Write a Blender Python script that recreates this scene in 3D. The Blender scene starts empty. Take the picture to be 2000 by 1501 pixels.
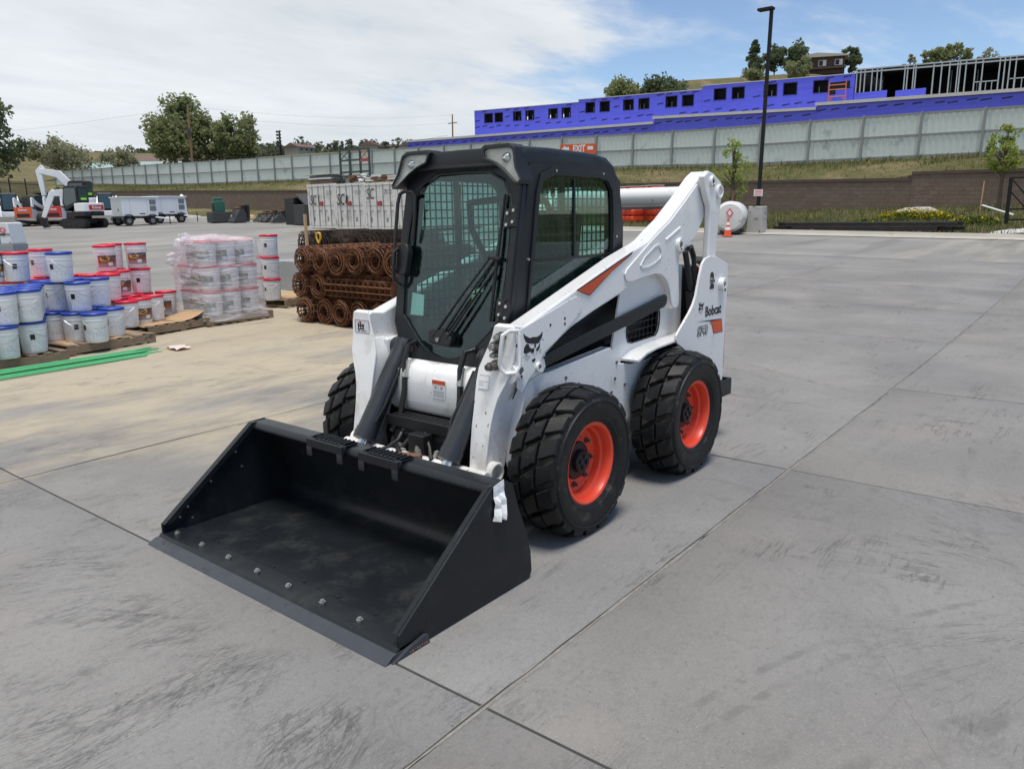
import bpy, bmesh, math, random
from mathutils import Vector, Matrix
R = math.radians
random.seed(7)
SC = bpy.context.scene
COL = SC.collection

# ------------------------------------------------------------------ camera
cam_d = bpy.data.cameras.new('camera'); cam = bpy.data.objects.new('camera', cam_d); COL.objects.link(cam)
cr = Vector((-0.62727, 0.77860, -0.01715)); cf = Vector((-0.75717, -0.61507, -0.21975))
cr = (cr - cf * cr.dot(cf)).normalized(); cf.normalize(); cu = cr.cross(cf)
CAM = Vector((3.9323, 3.0381, 1.7275))
cam.matrix_world = Matrix(((cr.x, cu.x, -cf.x, CAM.x), (cr.y, cu.y, -cf.y, CAM.y), (cr.z, cu.z, -cf.z, CAM.z), (0, 0, 0, 1)))
cam_d.sensor_width = 36; cam_d.lens = 27.057; cam_d.clip_end = 3000; cam_d.clip_start = 0.05
SC.camera = cam
SC.render.resolution_x = 1024; SC.render.resolution_y = 768
SC.view_settings.view_transform = 'Standard'; SC.view_settings.look = 'None'
SC.view_settings.exposure = 0.55; SC.view_settings.gamma = 1.0
SC.cycles.max_bounces = 6; SC.cycles.diffuse_bounces = 3; SC.cycles.glossy_bounces = 3; SC.cycles.transparent_max_bounces = 20

# ------------------------------------------------------------------ sky and sun
SUN_DIR = Vector((0.12, 0.16, 0.97)).normalized()      # towards the sun
world = bpy.data.worlds.new('World'); SC.world = world; world.use_nodes = True; world.cycles.sampling_method = 'MANUAL'; world.cycles.sample_map_resolution = 512
def build_world():
    nt = world.node_tree; N = nt.nodes; L = nt.links; N.clear()
    out = N.new('ShaderNodeOutputWorld'); bg = N.new('ShaderNodeBackground'); bg.inputs[1].default_value = 0.100
    sky = N.new('ShaderNodeTexSky'); sky.sky_type = 'NISHITA'; sky.sun_disc = False
    sky.sun_elevation = math.asin(SUN_DIR.z); sky.sun_rotation = math.atan2(SUN_DIR.x, SUN_DIR.y)
    sky.altitude = 1600; sky.air_density = 1.0; sky.dust_density = 0.25; sky.ozone_density = 1.4
    tc = N.new('ShaderNodeTexCoord'); sep = N.new('ShaderNodeSeparateXYZ'); L.new(tc.outputs['Generated'], sep.inputs[0])
    def M(op, a, b=None, c=None, clamp=False):
        n = N.new('ShaderNodeMath'); n.operation = op; n.use_clamp = clamp
        for i, v in enumerate((a, b, c)):
            if v is None: continue
            if isinstance(v, (int, float)): n.inputs[i].default_value = v
            else: L.new(v, n.inputs[i])
        return n.outputs[0]
    zc = M('ADD', M('MAXIMUM', sep.outputs['Z'], 0.0), 0.10)
    u = M('DIVIDE', sep.outputs['X'], zc); v = M('DIVIDE', sep.outputs['Y'], zc)
    cmb = N.new('ShaderNodeCombineXYZ'); L.new(u, cmb.inputs[0]); L.new(v, cmb.inputs[1])
    mp = N.new('ShaderNodeMapping'); mp.inputs['Rotation'].default_value = (0, 0, R(38)); mp.inputs['Scale'].default_value = (0.55, 1.0, 1); mp.inputs['Location'].default_value = (1.7, 0.6, 0)
    L.new(cmb.outputs[0], mp.inputs[0])
    def noise(sc, det, rough, dist):
        n = N.new('ShaderNodeTexNoise'); n.inputs['Scale'].default_value = sc; n.inputs['Detail'].default_value = det
        n.inputs['Roughness'].default_value = rough; n.inputs['Distortion'].default_value = dist
        L.new(mp.outputs[0], n.inputs['Vector']); return n.outputs[0]
    n1 = noise(0.75, 5, 0.58, 0.5); n2 = noise(3.2, 5, 0.62, 0.3); n3 = noise(0.42, 2, 0.5, 0.2)
    # the cloud deck is closed towards one side of the sky and breaks up towards the other
    side = M('ADD', M('MULTIPLY', sep.outputs['X'], -0.63), M('MULTIPLY', sep.outputs['Y'], 0.777))
    cov = M('ADD', M('MULTIPLY', side, -0.50), 0.165)
    low = M('MULTIPLY', M('SUBTRACT', 0.16, sep.outputs['Z']), 0.38)
    d = M('ADD', M('ADD', M('ADD', n1, M('MULTIPLY', M('SUBTRACT', n2, 0.5), 0.28)), cov), low)
    mr = N.new('ShaderNodeMapRange'); mr.interpolation_type = 'SMOOTHSTEP'
    mr.inputs['From Min'].default_value = 0.46; mr.inputs['From Max'].default_value = 0.70; L.new(d, mr.inputs['Value'])
    shade = M('ADD', M('MULTIPLY', n3, 1.0), M('MULTIPLY', n2, 0.45))
    cr_ = N.new('ShaderNodeValToRGB'); L.new(shade, cr_.inputs[0])
    e = cr_.color_ramp.elements; e[0].position = 0.50; e[0].color = (4.35, 4.68, 4.98, 1); e[1].position = 0.92; e[1].color = (6.35, 6.5, 6.6, 1)
    mix = N.new('ShaderNodeMixRGB'); L.new(M('MULTIPLY', mr.outputs[0], 0.93), mix.inputs[0]); L.new(sky.outputs[0], mix.inputs[1]); L.new(cr_.outputs[0], mix.inputs[2])
    L.new(mix.outputs[0], bg.inputs[0]); L.new(bg.outputs[0], out.inputs[0])
build_world()
sun_d = bpy.data.lights.new('sun', 'SUN'); sun_d.energy = 2.5; sun_d.angle = R(22); sun_d.color = (1.0, 0.955, 0.88)
sun = bpy.data.objects.new('sun', sun_d); COL.objects.link(sun)
sun.rotation_euler = SUN_DIR.to_track_quat('Z', 'Y').to_euler()

# ------------------------------------------------------------------ helpers
def tag(o, label=None, cat=None, group=None, kind=None):
    if label: o['label'] = label
    if cat: o['category'] = cat
    if group: o['group'] = group
    if kind: o['kind'] = kind
    return o
def empty(name, loc=(0, 0, 0), rz=0.0, label=None, cat=None, group=None, parent=None):
    o = bpy.data.objects.new(name, None); COL.objects.link(o); o.location = loc; o.rotation_euler = (0, 0, rz); o.empty_display_size = 0.1
    if parent: o.parent = parent
    return tag(o, label, cat, group)
def copy_tree(o, parent=None):
    c = o.copy(); COL.objects.link(c); c.parent = parent
    for ch in list(o.children): copy_tree(ch, c)
    return c
class MB:
    def __init__(s): s.v = []; s.f = []
    def add(s, vs, fs):
        b = len(s.v); s.v += [tuple(p) for p in vs]; s.f += [tuple(b + i for i in f) for f in fs]; return s
    def box(s, c, d, m=None):
        x, y, z = d[0] / 2, d[1] / 2, d[2] / 2
        vs = [Vector((a * x, b * y, e * z)) for e in (-1, 1) for b in (-1, 1) for a in (-1, 1)]
        if m: vs = [m @ p for p in vs]
        c = Vector(c)
        return s.add([p + c for p in vs], [(0, 2, 3, 1), (4, 5, 7, 6), (0, 1, 5, 4), (2, 6, 7, 3), (0, 4, 6, 2), (1, 3, 7, 5)])
    def bx(s, x0, x1, y0, y1, z0, z1): return s.box(((x0 + x1) / 2, (y0 + y1) / 2, (z0 + z1) / 2), (abs(x1 - x0), abs(y1 - y0), abs(z1 - z0)))
    def ext(s, pts, vec):                      # polygon in space extruded along vec
        n = len(pts); vec = Vector(vec); a = [Vector(p) for p in pts]; b = [p + vec for p in a]
        return s.add(a + b, [tuple(range(n))[::-1], tuple(range(n, 2 * n))] + [(i, (i + 1) % n, n + (i + 1) % n, n + i) for i in range(n)])
    def py(s, xz, y0, y1): return s.ext([(p[0], y0, p[1]) for p in xz], (0, y1 - y0, 0))
    def px(s, yz, x0, x1): return s.ext([(x0, p[0], p[1]) for p in yz], (x1 - x0, 0, 0))
    def pz(s, xy, z0, z1): return s.ext([(p[0], p[1], z0) for p in xy], (0, 0, z1 - z0))
    def ring(s, outer, inner, vec):            # plate with a hole; same number of points
        n = len(outer); vec = Vector(vec); o = [Vector(p) for p in outer]; i_ = [Vector(p) for p in inner]
        vs = o + i_ + [p + vec for p in o] + [p + vec for p in i_]; fs = []
        for k in range(n):
            j = (k + 1) % n
            fs += [(k, j, n + j, n + k), (2 * n + k, 3 * n + k, 3 * n + j, 2 * n + j), (k, 2 * n + k, 2 * n + j, j), (n + k, n + j, 3 * n + j, 3 * n + k)]
        return s.add(vs, fs)
    def cyl(s, p0, p1, r0, r1=None, n=16, caps=True):
        p0 = Vector(p0); p1 = Vector(p1); r1 = r0 if r1 is None else r1
        q = (p1 - p0).to_track_quat('Z', 'Y'); a = []; b = []
        for k in range(n):
            t = 2 * math.pi * k / n; d = q @ Vector((math.cos(t), math.sin(t), 0)); a.append(p0 + d * r0); b.append(p1 + d * r1)
        fs = [(k, (k + 1) % n, n + (k + 1) % n, n + k) for k in range(n)]
        if caps: fs += [tuple(range(n))[::-1], tuple(range(n, 2 * n))]
        return s.add(a + b, fs)
    def tube(s, path, r, n=8, closed=False):
        P = [Vector(p) for p in path]; m = len(P); vs = []; up = None
        for i, p in enumerate(P):
            if closed: t = (P[(i + 1) % m] - P[i - 1])
            else: t = (P[min(i + 1, m - 1)] - P[max(i - 1, 0)])
            t.normalize()
            if up is None: up = t.orthogonal().normalized()
            up = (up - t * up.dot(t)).normalized(); w = t.cross(up)
            rr = r[i] if isinstance(r, (list, tuple)) else r
            vs += [p + (up * math.cos(2 * math.pi * k / n) + w * math.sin(2 * math.pi * k / n)) * rr for k in range(n)]
        fs = []
        for i in range(m if closed else m - 1):
            j = (i + 1) % m
            fs += [(i * n + k, i * n + (k + 1) % n, j * n + (k + 1) % n, j * n + k) for k in range(n)]
        if not closed: fs += [tuple(range(n))[::-1], tuple(range((m - 1) * n, m * n))]
        return s.add(vs, fs)
    def lathe(s, prof, c=(0, 0, 0), axis='z', n=32, a0=0.0, a1=2 * math.pi):   # prof: (radius, height)
        full = abs(a1 - a0 - 2 * math.pi) < 1e-6; m = n if full else n + 1; k = len(prof); vs = []
        for i in range(m):
            t = a0 + (a1 - a0) * i / n; ct, st = math.cos(t), math.sin(t)
            for r, h in prof:
                p = (r * ct, r * st, h) if axis == 'z' else ((r * ct, h, r * st) if axis == 'y' else (h, r * ct, r * st))
                vs.append((c[0] + p[0], c[1] + p[1], c[2] + p[2]))
        fs = []
        for i in range(n):
            j = (i + 1) % m
            fs += [(i * k + a, i * k + a + 1, j * k + a + 1, j * k + a) for a in range(k - 1)]
        return s.add(vs, fs)
    def sheet(s, grid):                        # grid of points rows x cols
        r = len(grid); c = len(grid[0])
        return s.add([p for row in grid for p in row], [(i * c + j, i * c + j + 1, (i + 1) * c + j + 1, (i + 1) * c + j) for i in range(r - 1) for j in range(c - 1)])
    def mesh(s, name, mat, smooth=35, flip=True):
        me = bpy.data.meshes.new(name); me.from_pydata(s.v, [], s.f)
        if flip:
            bm = bmesh.new(); bm.from_mesh(me); bmesh.ops.recalc_face_normals(bm, faces=bm.faces); bm.to_mesh(me); bm.free()
        if smooth:
            me.polygons.foreach_set('use_smooth', [True] * len(me.polygons)); me.set_sharp_from_angle(angle=R(smooth))
        me.materials.append(mat); me.update(); return me
    def build(s, name, mat, parent=None, bevel=0, smooth=35, loc=None, rot=None, flip=True, seg=2):
        o = bpy.data.objects.new(name, s.mesh(name, mat, smooth, flip)); COL.objects.link(o)
        if parent: o.parent = parent
        if loc: o.location = loc
        if rot: o.rotation_euler = rot
        if bevel:
            b = o.modifiers.new('bevel', 'BEVEL'); b.width = bevel; b.segments = seg; b.limit_method = 'ANGLE'; b.angle_limit = R(40); b.harden_normals = True
        return o
def link(name, me, parent=None, loc=None, rot=None, scale=None):
    o = bpy.data.objects.new(name, me); COL.objects.link(o)
    if parent: o.parent = parent
    if loc: o.location = loc
    if rot: o.rotation_euler = rot
    if scale: o.scale = scale
    return o
def rounded(pts, r, seg=4):
    """round the corners of a 2D polygon"""
    n = len(pts); out = []
    for i in range(n):
        p = Vector(pts[i]); a = Vector(pts[i - 1]) - p; b = Vector(pts[(i + 1) % n]) - p
        d = min(r, a.length * .45, b.length * .45); p0 = p + a.normalized() * d; p1 = p + b.normalized() * d
        for k in range(seg + 1):
            t = k / seg; q = p0 * (1 - t) ** 2 + p * 2 * t * (1 - t) + p1 * t * t; out.append((q.x, q.y))
    return out
def text_mesh(body, size, mat, bold=0.0, sx=1.0, depth=0.0015, shear=0.0, bend=None):
    c = bpy.data.curves.new('lettering', 'FONT'); c.body = body; c.size = size; c.extrude = depth; c.offset = bold; c.align_x = 'CENTER'; c.align_y = 'CENTER'; c.shear = shear; c.resolution_u = 3
    o = bpy.data.objects.new('lettering', c); COL.objects.link(o); bpy.context.view_layer.update()
    me = bpy.data.meshes.new_from_object(o.evaluated_get(bpy.context.evaluated_depsgraph_get()))
    bpy.data.objects.remove(o); bpy.data.curves.remove(c)
    for v in me.vertices:
        v.co.x *= sx
        if bend:
            a = v.co.x / bend; r = bend + 0.001 + v.co.z; v.co = (r * math.sin(a), -r * math.cos(a), v.co.y)
    me.materials.clear(); me.materials.append(mat); return me
# axes for lettering on faces: local x -> text direction, local y -> up, z -> normal
def face_rot(xdir, ydir):
    x = Vector(xdir).normalized(); y = Vector(ydir).normalized(); z = x.cross(y)
    return Matrix((x, y, z)).transposed().to_euler()

# ------------------------------------------------------------------ materials
def newmat(name):
    m = bpy.data.materials.new(name); m.use_nodes = True; nt = m.node_tree
    return m, nt, nt.nodes['Principled BSDF']
class NT:
    def __init__(s, nt): s.nt = nt
    def n(s, t, **k):
        n = s.nt.nodes.new('ShaderNode' + t)
        for a, b in k.items(): setattr(n, a, b)
        return n
    def l(s, a, b): s.nt.links.new(a, b)
    def val(s, sock, v):
        if isinstance(v, (int, float)): sock.default_value = v
        elif isinstance(v, (tuple, list)): sock.default_value = tuple(v) if len(v) != 3 or len(sock.default_value) == 3 else (*v, 1)
        else: s.l(v, sock)
    def math(s, op, a, b=0.0, clamp=False):
        n = s.n('Math', operation=op, use_clamp=clamp); s.val(n.inputs[0], a); s.val(n.inputs[1], b); return n.outputs[0]
    def noise(s, vec, scale, det=4, rough=0.55, dist=0.0):
        n = s.n('TexNoise'); s.val(n.inputs['Scale'], scale); n.inputs['Detail'].default_value = det; n.inputs['Roughness'].default_value = rough; n.inputs['Distortion'].default_value = dist
        if vec is not None: s.l(vec, n.inputs['Vector'])
        return n.outputs[0]
    def ramp(s, f, a, b, ca=(0, 0, 0), cb=(1, 1, 1)):
        n = s.n('MapRange', interpolation_type='SMOOTHSTEP'); s.val(n.inputs[0], f); n.inputs[1].default_value = a; n.inputs[2].default_value = b; return n.outputs[0]
    def mix(s, f, a, b, mode='MIX'):
        n = s.n('MixRGB', blend_type=mode); s.val(n.inputs[0], f); s.val(n.inputs[1], a); s.val(n.inputs[2], b); return n.outputs[0]
    def map(s, vec, scale=(1, 1, 1), rot=(0, 0, 0), loc=(0, 0, 0)):
        n = s.n('Mapping'); n.inputs['Scale'].default_value = scale; n.inputs['Rotation'].default_value = rot; n.inputs['Location'].default_value = loc; s.l(vec, n.inputs[0]); return n.outputs[0]
    def bump(s, h, strength, dist=0.02):
        n = s.n('Bump'); n.inputs['Strength'].default_value = strength; n.inputs['Distance'].default_value = dist; s.l(h, n.inputs['Height']); return n.outputs[0]
def pmat(name, col, rough=0.5, metal=0.0, var=0.12, scale=6.0, bump=0.0, bscale=60.0, dirt=None, dscale=9.0, dthr=(0.56, 0.70), coat=0.0, spec=0.5, rvar=0.12, world=False):
    m, nt, p = newmat(name); T = NT(nt)
    if world: vec = T.n('NewGeometry').outputs['Position']
    else:
        tc = T.n('TexCoord'); oi = T.n('ObjectInfo'); ad = T.n('VectorMath', operation='ADD'); T.l(tc.outputs['Object'], ad.inputs[0]); T.l(oi.outputs['Location'], ad.inputs[1]); vec = ad.outputs[0]
    n1 = T.noise(vec, scale, 5)
    c = T.mix(n1, tuple(max(0, x * (1 - var)) for x in col), tuple(min(1, x * (1 + var)) for x in col))
    rg = T.math('ADD', T.math('MULTIPLY', T.math('SUBTRACT', T.noise(vec, scale * 2.3, 4), 0.5), rvar * 2), rough, clamp=True)
    if dirt:
        nd = T.noise(vec, dscale, 7, 0.65); f = T.ramp(nd, *dthr); c = T.mix(f, c, dirt); rg = T.math('ADD', rg, T.math('MULTIPLY', f, 0.25), clamp=True)
    T.l(c, p.inputs['Base Color']); T.l(rg, p.inputs['Roughness']); p.inputs['Metallic'].default_value = metal
    p.inputs['Specular IOR Level'].default_value = spec
    if coat: p.inputs['Coat Weight'].default_value = coat; p.inputs['Coat Roughness'].default_value = 0.12
    if bump: T.l(T.bump(T.noise(vec, bscale, 4), bump), p.inputs['Normal'])
    return m
MT = {}
def white_paint():
    m, nt, p = newmat('white_paint'); T = NT(nt); g = T.n('NewGeometry').outputs['Position']
    n1 = T.noise(g, 2.5, 5); c = T.mix(n1, (.74, .74, .735), (.82, .815, .80))
    # road grime, thicker low down where the wheels throw it, and stone chips
    z = T.n('SeparateXYZ'); T.l(g, z.inputs[0])
    low = T.ramp(z.outputs[2], 0.95, 0.25)
    f = T.math('MULTIPLY', T.ramp(T.math('ADD', T.noise(T.map(g, (1, 1, .6)), 7, 6, .70), T.math('MULTIPLY', low, .13)), .54, .76), .55)
    c = T.mix(f, c, (.42, .38, .32))
    ch = T.ramp(T.math('ADD', T.noise(T.map(g, (1, 1, .55)), 48, 2, .5), T.math('MULTIPLY', low, .06)), .722, .745)
    c = T.mix(T.math('MULTIPLY', ch, .85), c, (.06, .055, .05))
    T.l(c, p.inputs['Base Color']); T.l(T.math('ADD', T.math('MULTIPLY', f, .5), .26), p.inputs['Roughness']); p.inputs['Coat Weight'].default_value = .25
    T.l(T.bump(T.noise(g, 180, 2), .03, .004), p.inputs['Normal'])
    return m
MT['white'] = white_paint()
MT['bucket'] = pmat('bucket_steel', (.017, .020, .024), .36, .0, .35, 5, .05, 220, dirt=(.075, .074, .068), dscale=11, dthr=(.62, .82), spec=.3, world=True)
def bucket_mat():
    m, nt, p = newmat('bucket_black_steel'); T = NT(nt); g = T.n('NewGeometry').outputs['Position']; sp = T.n('SeparateXYZ'); T.l(g, sp.inputs[0])
    c = T.mix(T.noise(g, 4, 4), (.007, .009, .011), (.014, .017, .020))
    flo = T.ramp(sp.outputs[2], .30, .05)                                  # dust lies on the floor sheet
    du = T.math('MULTIPLY', T.ramp(T.noise(g, 5, 6, .72), .45, .75), T.math('ADD', T.math('MULTIPLY', flo, .13), .04)); c = T.mix(du, c, (.115, .108, .098))
    sc = T.ramp(T.noise(T.map(g, (2.2, 70, 20), (0, 0, R(9))), 1.0, 3, .6), .66, .72); c = T.mix(T.math('MULTIPLY', T.math('MULTIPLY', sc, T.ramp(T.noise(g, 2.4, 3), .46, .62)), .55), c, (.17, .17, .17))
    rs = T.ramp(T.noise(g, 16, 5, .7), .70, .76); c = T.mix(T.math('MULTIPLY', rs, .5), c, (.12, .06, .035))
    T.l(c, p.inputs['Base Color']); p.inputs['Specular IOR Level'].default_value = .32; T.l(T.math('ADD', T.math('MULTIPLY', du, .8), T.math('ADD', T.math('MULTIPLY', T.noise(g, 7, 3), .16), .26)), p.inputs['Roughness'])
    T.l(T.bump(T.noise(g, 3.0, 3), .10, .03), p.inputs['Normal']); return m
MT['bucket'] = bucket_mat()
MT['edge'] = pmat('edge_steel', (.040, .045, .056), .42, .1, .25, 9, .05, 150, dirt=(.03, .03, .033), dscale=16, world=True)
MT['cab'] = pmat('cab_charcoal', (.013, .0155, .0185), .44, .0, .25, 6, .04, 300, dirt=(.05, .05, .047), dscale=11, dthr=(.62, .82), spec=.35, world=True)
MT['black'] = pmat('black_plastic', (.008, .0085, .0095), .5, .0, .2, 9, .03, 200)
MT['hose'] = pmat('black_rubber_hose', (.011, .011, .012), .42, .0, .2, 30)
MT['cyl'] = pmat('cylinder_grey_paint', (.021, .024, .028), .40, .0, .3, 7, .03, 200, dirt=(.17, .08, .05), dscale=5.5, dthr=(.66, .76), world=True)
MT['chrome'] = pmat('bright_steel', (.72, .72, .70), .25, 1.0, .1, 30)
MT['zinc'] = pmat('zinc_bolt', (.50, .50, .48), .38, .9, .1, 60)
MT['castiron'] = pmat('worn_steel', (.16, .15, .135), .45, .6, .4, 40)
MT['rim'] = pmat('orange_red_wheel_paint', (.80, .068, .028), .42, .0, .12, 8, .02, 200, dirt=(.34, .12, .08), dscale=14, dthr=(.55, .80), coat=.1)
MT['red'] = pmat('tailgate_red', (.62, .035, .03), .4, .0, .1, 8)
MT['orange'] = pmat('orange_decal', (.60, .075, .02), .4, .0, .35, 4)
MT['decal'] = pmat('black_decal', (.010, .010, .011), .45, .0, .1, 8)
MT['paper'] = pmat('white_print', (.74, .745, .75), .55, .0, .06, 12, .02, 60)
MT['paperink'] = pmat('grey_print', (.30, .30, .31), .6, .0, .3, 60)
def tyre_mat():
    m, nt, p = newmat('tyre_rubber'); T = NT(nt); tc = T.n('TexCoord'); oi = T.n('ObjectInfo'); ad = T.n('VectorMath', operation='ADD'); T.l(tc.outputs['Object'], ad.inputs[0]); T.l(oi.outputs['Location'], ad.inputs[1]); v = ad.outputs[0]
    c = T.mix(T.noise(v, 9, 4), (.006, .0063, .007), (.015, .015, .0155))
    f = T.ramp(T.noise(v, 14, 5, .7), .54, .72); c = T.mix(T.math('MULTIPLY', f, .60), c, (.10, .088, .066))
    p.inputs['Specular IOR Level'].default_value = .28; T.l(c, p.inputs['Base Color']); T.l(T.math('ADD', T.math('MULTIPLY', f, .3), .50), p.inputs['Roughness']); T.l(T.bump(T.noise(v, 120, 4), .12, .01), p.inputs['Normal']); return m
MT['tyre'] = tyre_mat()
MT['tyredirt'] = pmat('groove_dirt_rubber', (.030, .026, .02), .85, .0, .6, 22)
def glass_mat(name, tint, refl=1.0, rough=0.02, alpha=.9):
    m, nt, p = newmat(name); T = NT(nt); nt.nodes.remove(p); out = nt.nodes['Material Output']
    tr = T.n('BsdfTransparent'); tr.inputs[0].default_value = (*tint, 1); gl = T.n('BsdfGlossy'); gl.inputs['Roughness'].default_value = rough; gl.inputs['Color'].default_value = (.9, .97, 1, 1)
    df = T.n('BsdfDiffuse'); g = T.n('NewGeometry').outputs['Position']; df.inputs[0].default_value = (.35, .36, .34, 1)
    dust = T.math('MULTIPLY', T.ramp(T.noise(T.map(g, (1, 1, .35)), 9, 4, .7), .46, .8), .05)
    lw = T.n('LayerWeight'); lw.inputs[0].default_value = .5; fr = T.math('ADD', T.math('MULTIPLY', T.math('POWER', lw.outputs['Facing'], 4.0), .55), .045)
    m1 = T.n('MixShader'); T.l(dust, m1.inputs[0]); T.l(tr.outputs[0], m1.inputs[1]); T.l(df.outputs[0], m1.inputs[2])
    m2 = T.n('MixShader'); T.l(T.math('MULTIPLY', fr, refl, True), m2.inputs[0]); T.l(m1.outputs[0], m2.inputs[1]); T.l(gl.outputs[0], m2.inputs[2]); T.l(m2.outputs[0], out.inputs[0]); return m
MT['glass'] = glass_mat('tinted_cab_glass', (.70, .86, .83), 1.0)
MT['lens'] = glass_mat('lamp_lens', (.92, .92, .90), 1.2, .08)
MT['reflector'] = pmat('lamp_reflector', (.60, .595, .56), .35, .15, .35, 22)

# ------------------------------------------------------------------ the yard surface
FH = Vector((-0.7762, -0.6305))
def gh(x, y):
    s = (x - CAM.x) * FH.x + (y - CAM.y) * FH.y
    if s < 7: return 0.0
    if s < 13: return .0272 / 12 * (s - 7) ** 2
    return .0272 * (s - 10)
def concrete_mat():
    m, nt, p = newmat('concrete'); T = NT(nt); g = T.n('NewGeometry').outputs['Position']
    sp = T.n('SeparateXYZ'); T.l(g, sp.inputs[0]); X, Y = sp.outputs[0], sp.outputs[1]
    oi = T.n('ObjectInfo')
    c = T.mix(T.ramp(T.noise(g, .55, 4, .6), .3, .7), (.180, .174, .165), (.255, .247, .234))
    c = T.mix(T.math('MULTIPLY', oi.outputs['Random'], .2), c, (.265, .256, .24))
    # broom streaks and fine grain
    c = T.mix(T.math('MULTIPLY', T.ramp(T.noise(T.map(g, (3, 55, 1), (0, 0, R(-32))), 1.0, 2), .42, .66), .10), c, (.205, .197, .184))
    c = T.mix(T.math('MULTIPLY', T.ramp(T.noise(g, 26, 3, .7), .5, .72), .35), c, (.135, .129, .121))
    c = T.mix(T.math('MULTIPLY', T.ramp(T.noise(g, 150, 2, .6), .50, .70), .30), c, (.11, .105, .098)); c = T.mix(T.math('MULTIPLY', T.ramp(T.noise(T.map(g, (1, 1, 1), (0, 0, 0), (3, 1, 0)), 110, 2, .6), .54, .74), .30), c, (.37, .355, .33))
    # pinkish and greenish blotches
    c = T.mix(T.math('MULTIPLY', T.ramp(T.noise(g, .9, 4), .54, .72), .30), c, (.32, .265, .24))
    # tan dirt tracked out from the stored goods
    a = T.math('SUBTRACT', T.math('ADD', T.math('MULTIPLY', Y, -.16), T.math('MULTIPLY', T.math('MINIMUM', X, 0.0), .05)), T.math('MULTIPLY', T.math('MAXIMUM', T.math('SUBTRACT', X, .8), 0.0), .22))
    tan = T.ramp(T.math('ADD', a, T.math('MULTIPLY', T.math('SUBTRACT', T.noise(T.map(g, (.5, 1.1, 1), (0, 0, R(20))), 1.0, 6, .66), .5), 2.3)), .12, .85)
    c = T.mix(T.math('MULTIPLY', tan, .78), c, (.47, .395, .275))
    c = T.mix(T.math('MULTIPLY', T.math('MULTIPLY', tan, T.ramp(T.noise(T.map(g, (.8, 2.4, 1), (0, 0, R(12))), 1.2, 5, .65), .56, .68)), .55), c, (.19, .175, .15))
    far = T.ramp(T.math('ADD', X, T.math('MULTIPLY', T.noise(g, .4, 5), 4)), -12.5, -19.5)
    c = T.mix(T.math('MULTIPLY', T.math('MULTIPLY', far, T.ramp(T.noise(T.map(g, (1, .12, 1)), .9, 4), .45, .62)), .22), c, (.40, .34, .26))
    # dark skid and scuff marks: warped thin streaks, in patches
    dk = None; front = T.ramp(T.math('ADD', X, T.math('MULTIPLY', T.math('SUBTRACT', T.noise(g, .8, 2), .5), 2.0)), 1.3, 2.4); brk = T.ramp(T.noise(g, 3.3, 3, .6), .44, .60)
    for (rz, sx, sy, lx, w, pt, ps) in ((R(-30), .55, 5.5, 0.0, .022, (.42, .60), .75), (R(-8), 1.7, 9.0, 7.3, .022, (.40, .58), 1.1), (R(-62), 1.3, 7.0, 3.1, .018, (.46, .62), .6), (R(-40), 2.6, 13.0, 11.7, .026, (.38, .60), .45)):
        n = T.noise(T.map(g, (sx, sy, 1), (0, 0, rz), (lx, lx * .7, 0)), 1.0, 4, .62, 1.6)
        line = T.ramp(T.math('ABSOLUTE', T.math('SUBTRACT', n, .5)), w, 0.0)
        pm = T.ramp(T.noise(T.map(g, (1, 1, 1), (0, 0, 0), (lx * 3, 0, 0)), ps, 3), *pt)
        q = T.math('MULTIPLY', T.math('MULTIPLY', line, brk), pm); q = T.math('MULTIPLY', q, T.math('ADD', T.math('MULTIPLY', front, .8), .2)) if sx > 1 else q; dk = q if dk is None else T.math('MAXIMUM', dk, q)
    c = T.mix(T.math('MULTIPLY', dk, .62), c, (.07, .066, .062))
    bl = T.ramp(T.noise(T.map(g, (.7, 1.6, 1), (0, 0, R(-30))), 1.1, 4, .6), .60, .78)
    c = T.mix(T.math('MULTIPLY', bl, .20), c, (.145, .138, .130))
    # curved tyre marks left by turning machines, broken up by wear
    wear = T.ramp(T.noise(g, 2.2, 4, .65), .44, .66); tread = T.ramp(T.noise(T.map(g, (9, 9, 1)), 1.0, 2), .38, .56); arcs = None
    for (ax, ay, r_, w_, k_) in ((2.9, 5.6, 3.4, .10, .9), (2.6, 5.9, 3.95, .06, .8), (-2.0, 6.0, 3.6, .13, .8), (-1.5, 6.4, 4.6, .11, .7), (6.5, -3.5, 4.1, .12, .9), (6.1, -3.9, 3.7, .08, .8), (-7.5, 0.5, 4.8, .16, .8), (-7.0, 1.4, 6.6, .14, .8), (9.5, 5.0, 7.6, .13, .8), (-4, -9, 5.6, .16, .6), (4.2, 9.0, 7.0, .14, .9), (-12, 4.5, 9.2, .16, .9)):
        dn = T.n('VectorMath', operation='DISTANCE'); T.l(g, dn.inputs[0]); dn.inputs[1].default_value = (ax, ay, 0)
        q = T.math('MULTIPLY', T.ramp(T.math('ABSOLUTE', T.math('SUBTRACT', T.math('ABSOLUTE', T.math('SUBTRACT', dn.outputs['Value'], r_)), w_ * .9)), w_ * .45, w_ * .12), k_); arcs = q if arcs is None else T.math('MAXIMUM', arcs, q)
    c = T.mix(T.math('MULTIPLY', T.math('MULTIPLY', arcs, T.math('MULTIPLY', wear, tread)), .48), c, (.085, .08, .075))
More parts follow.
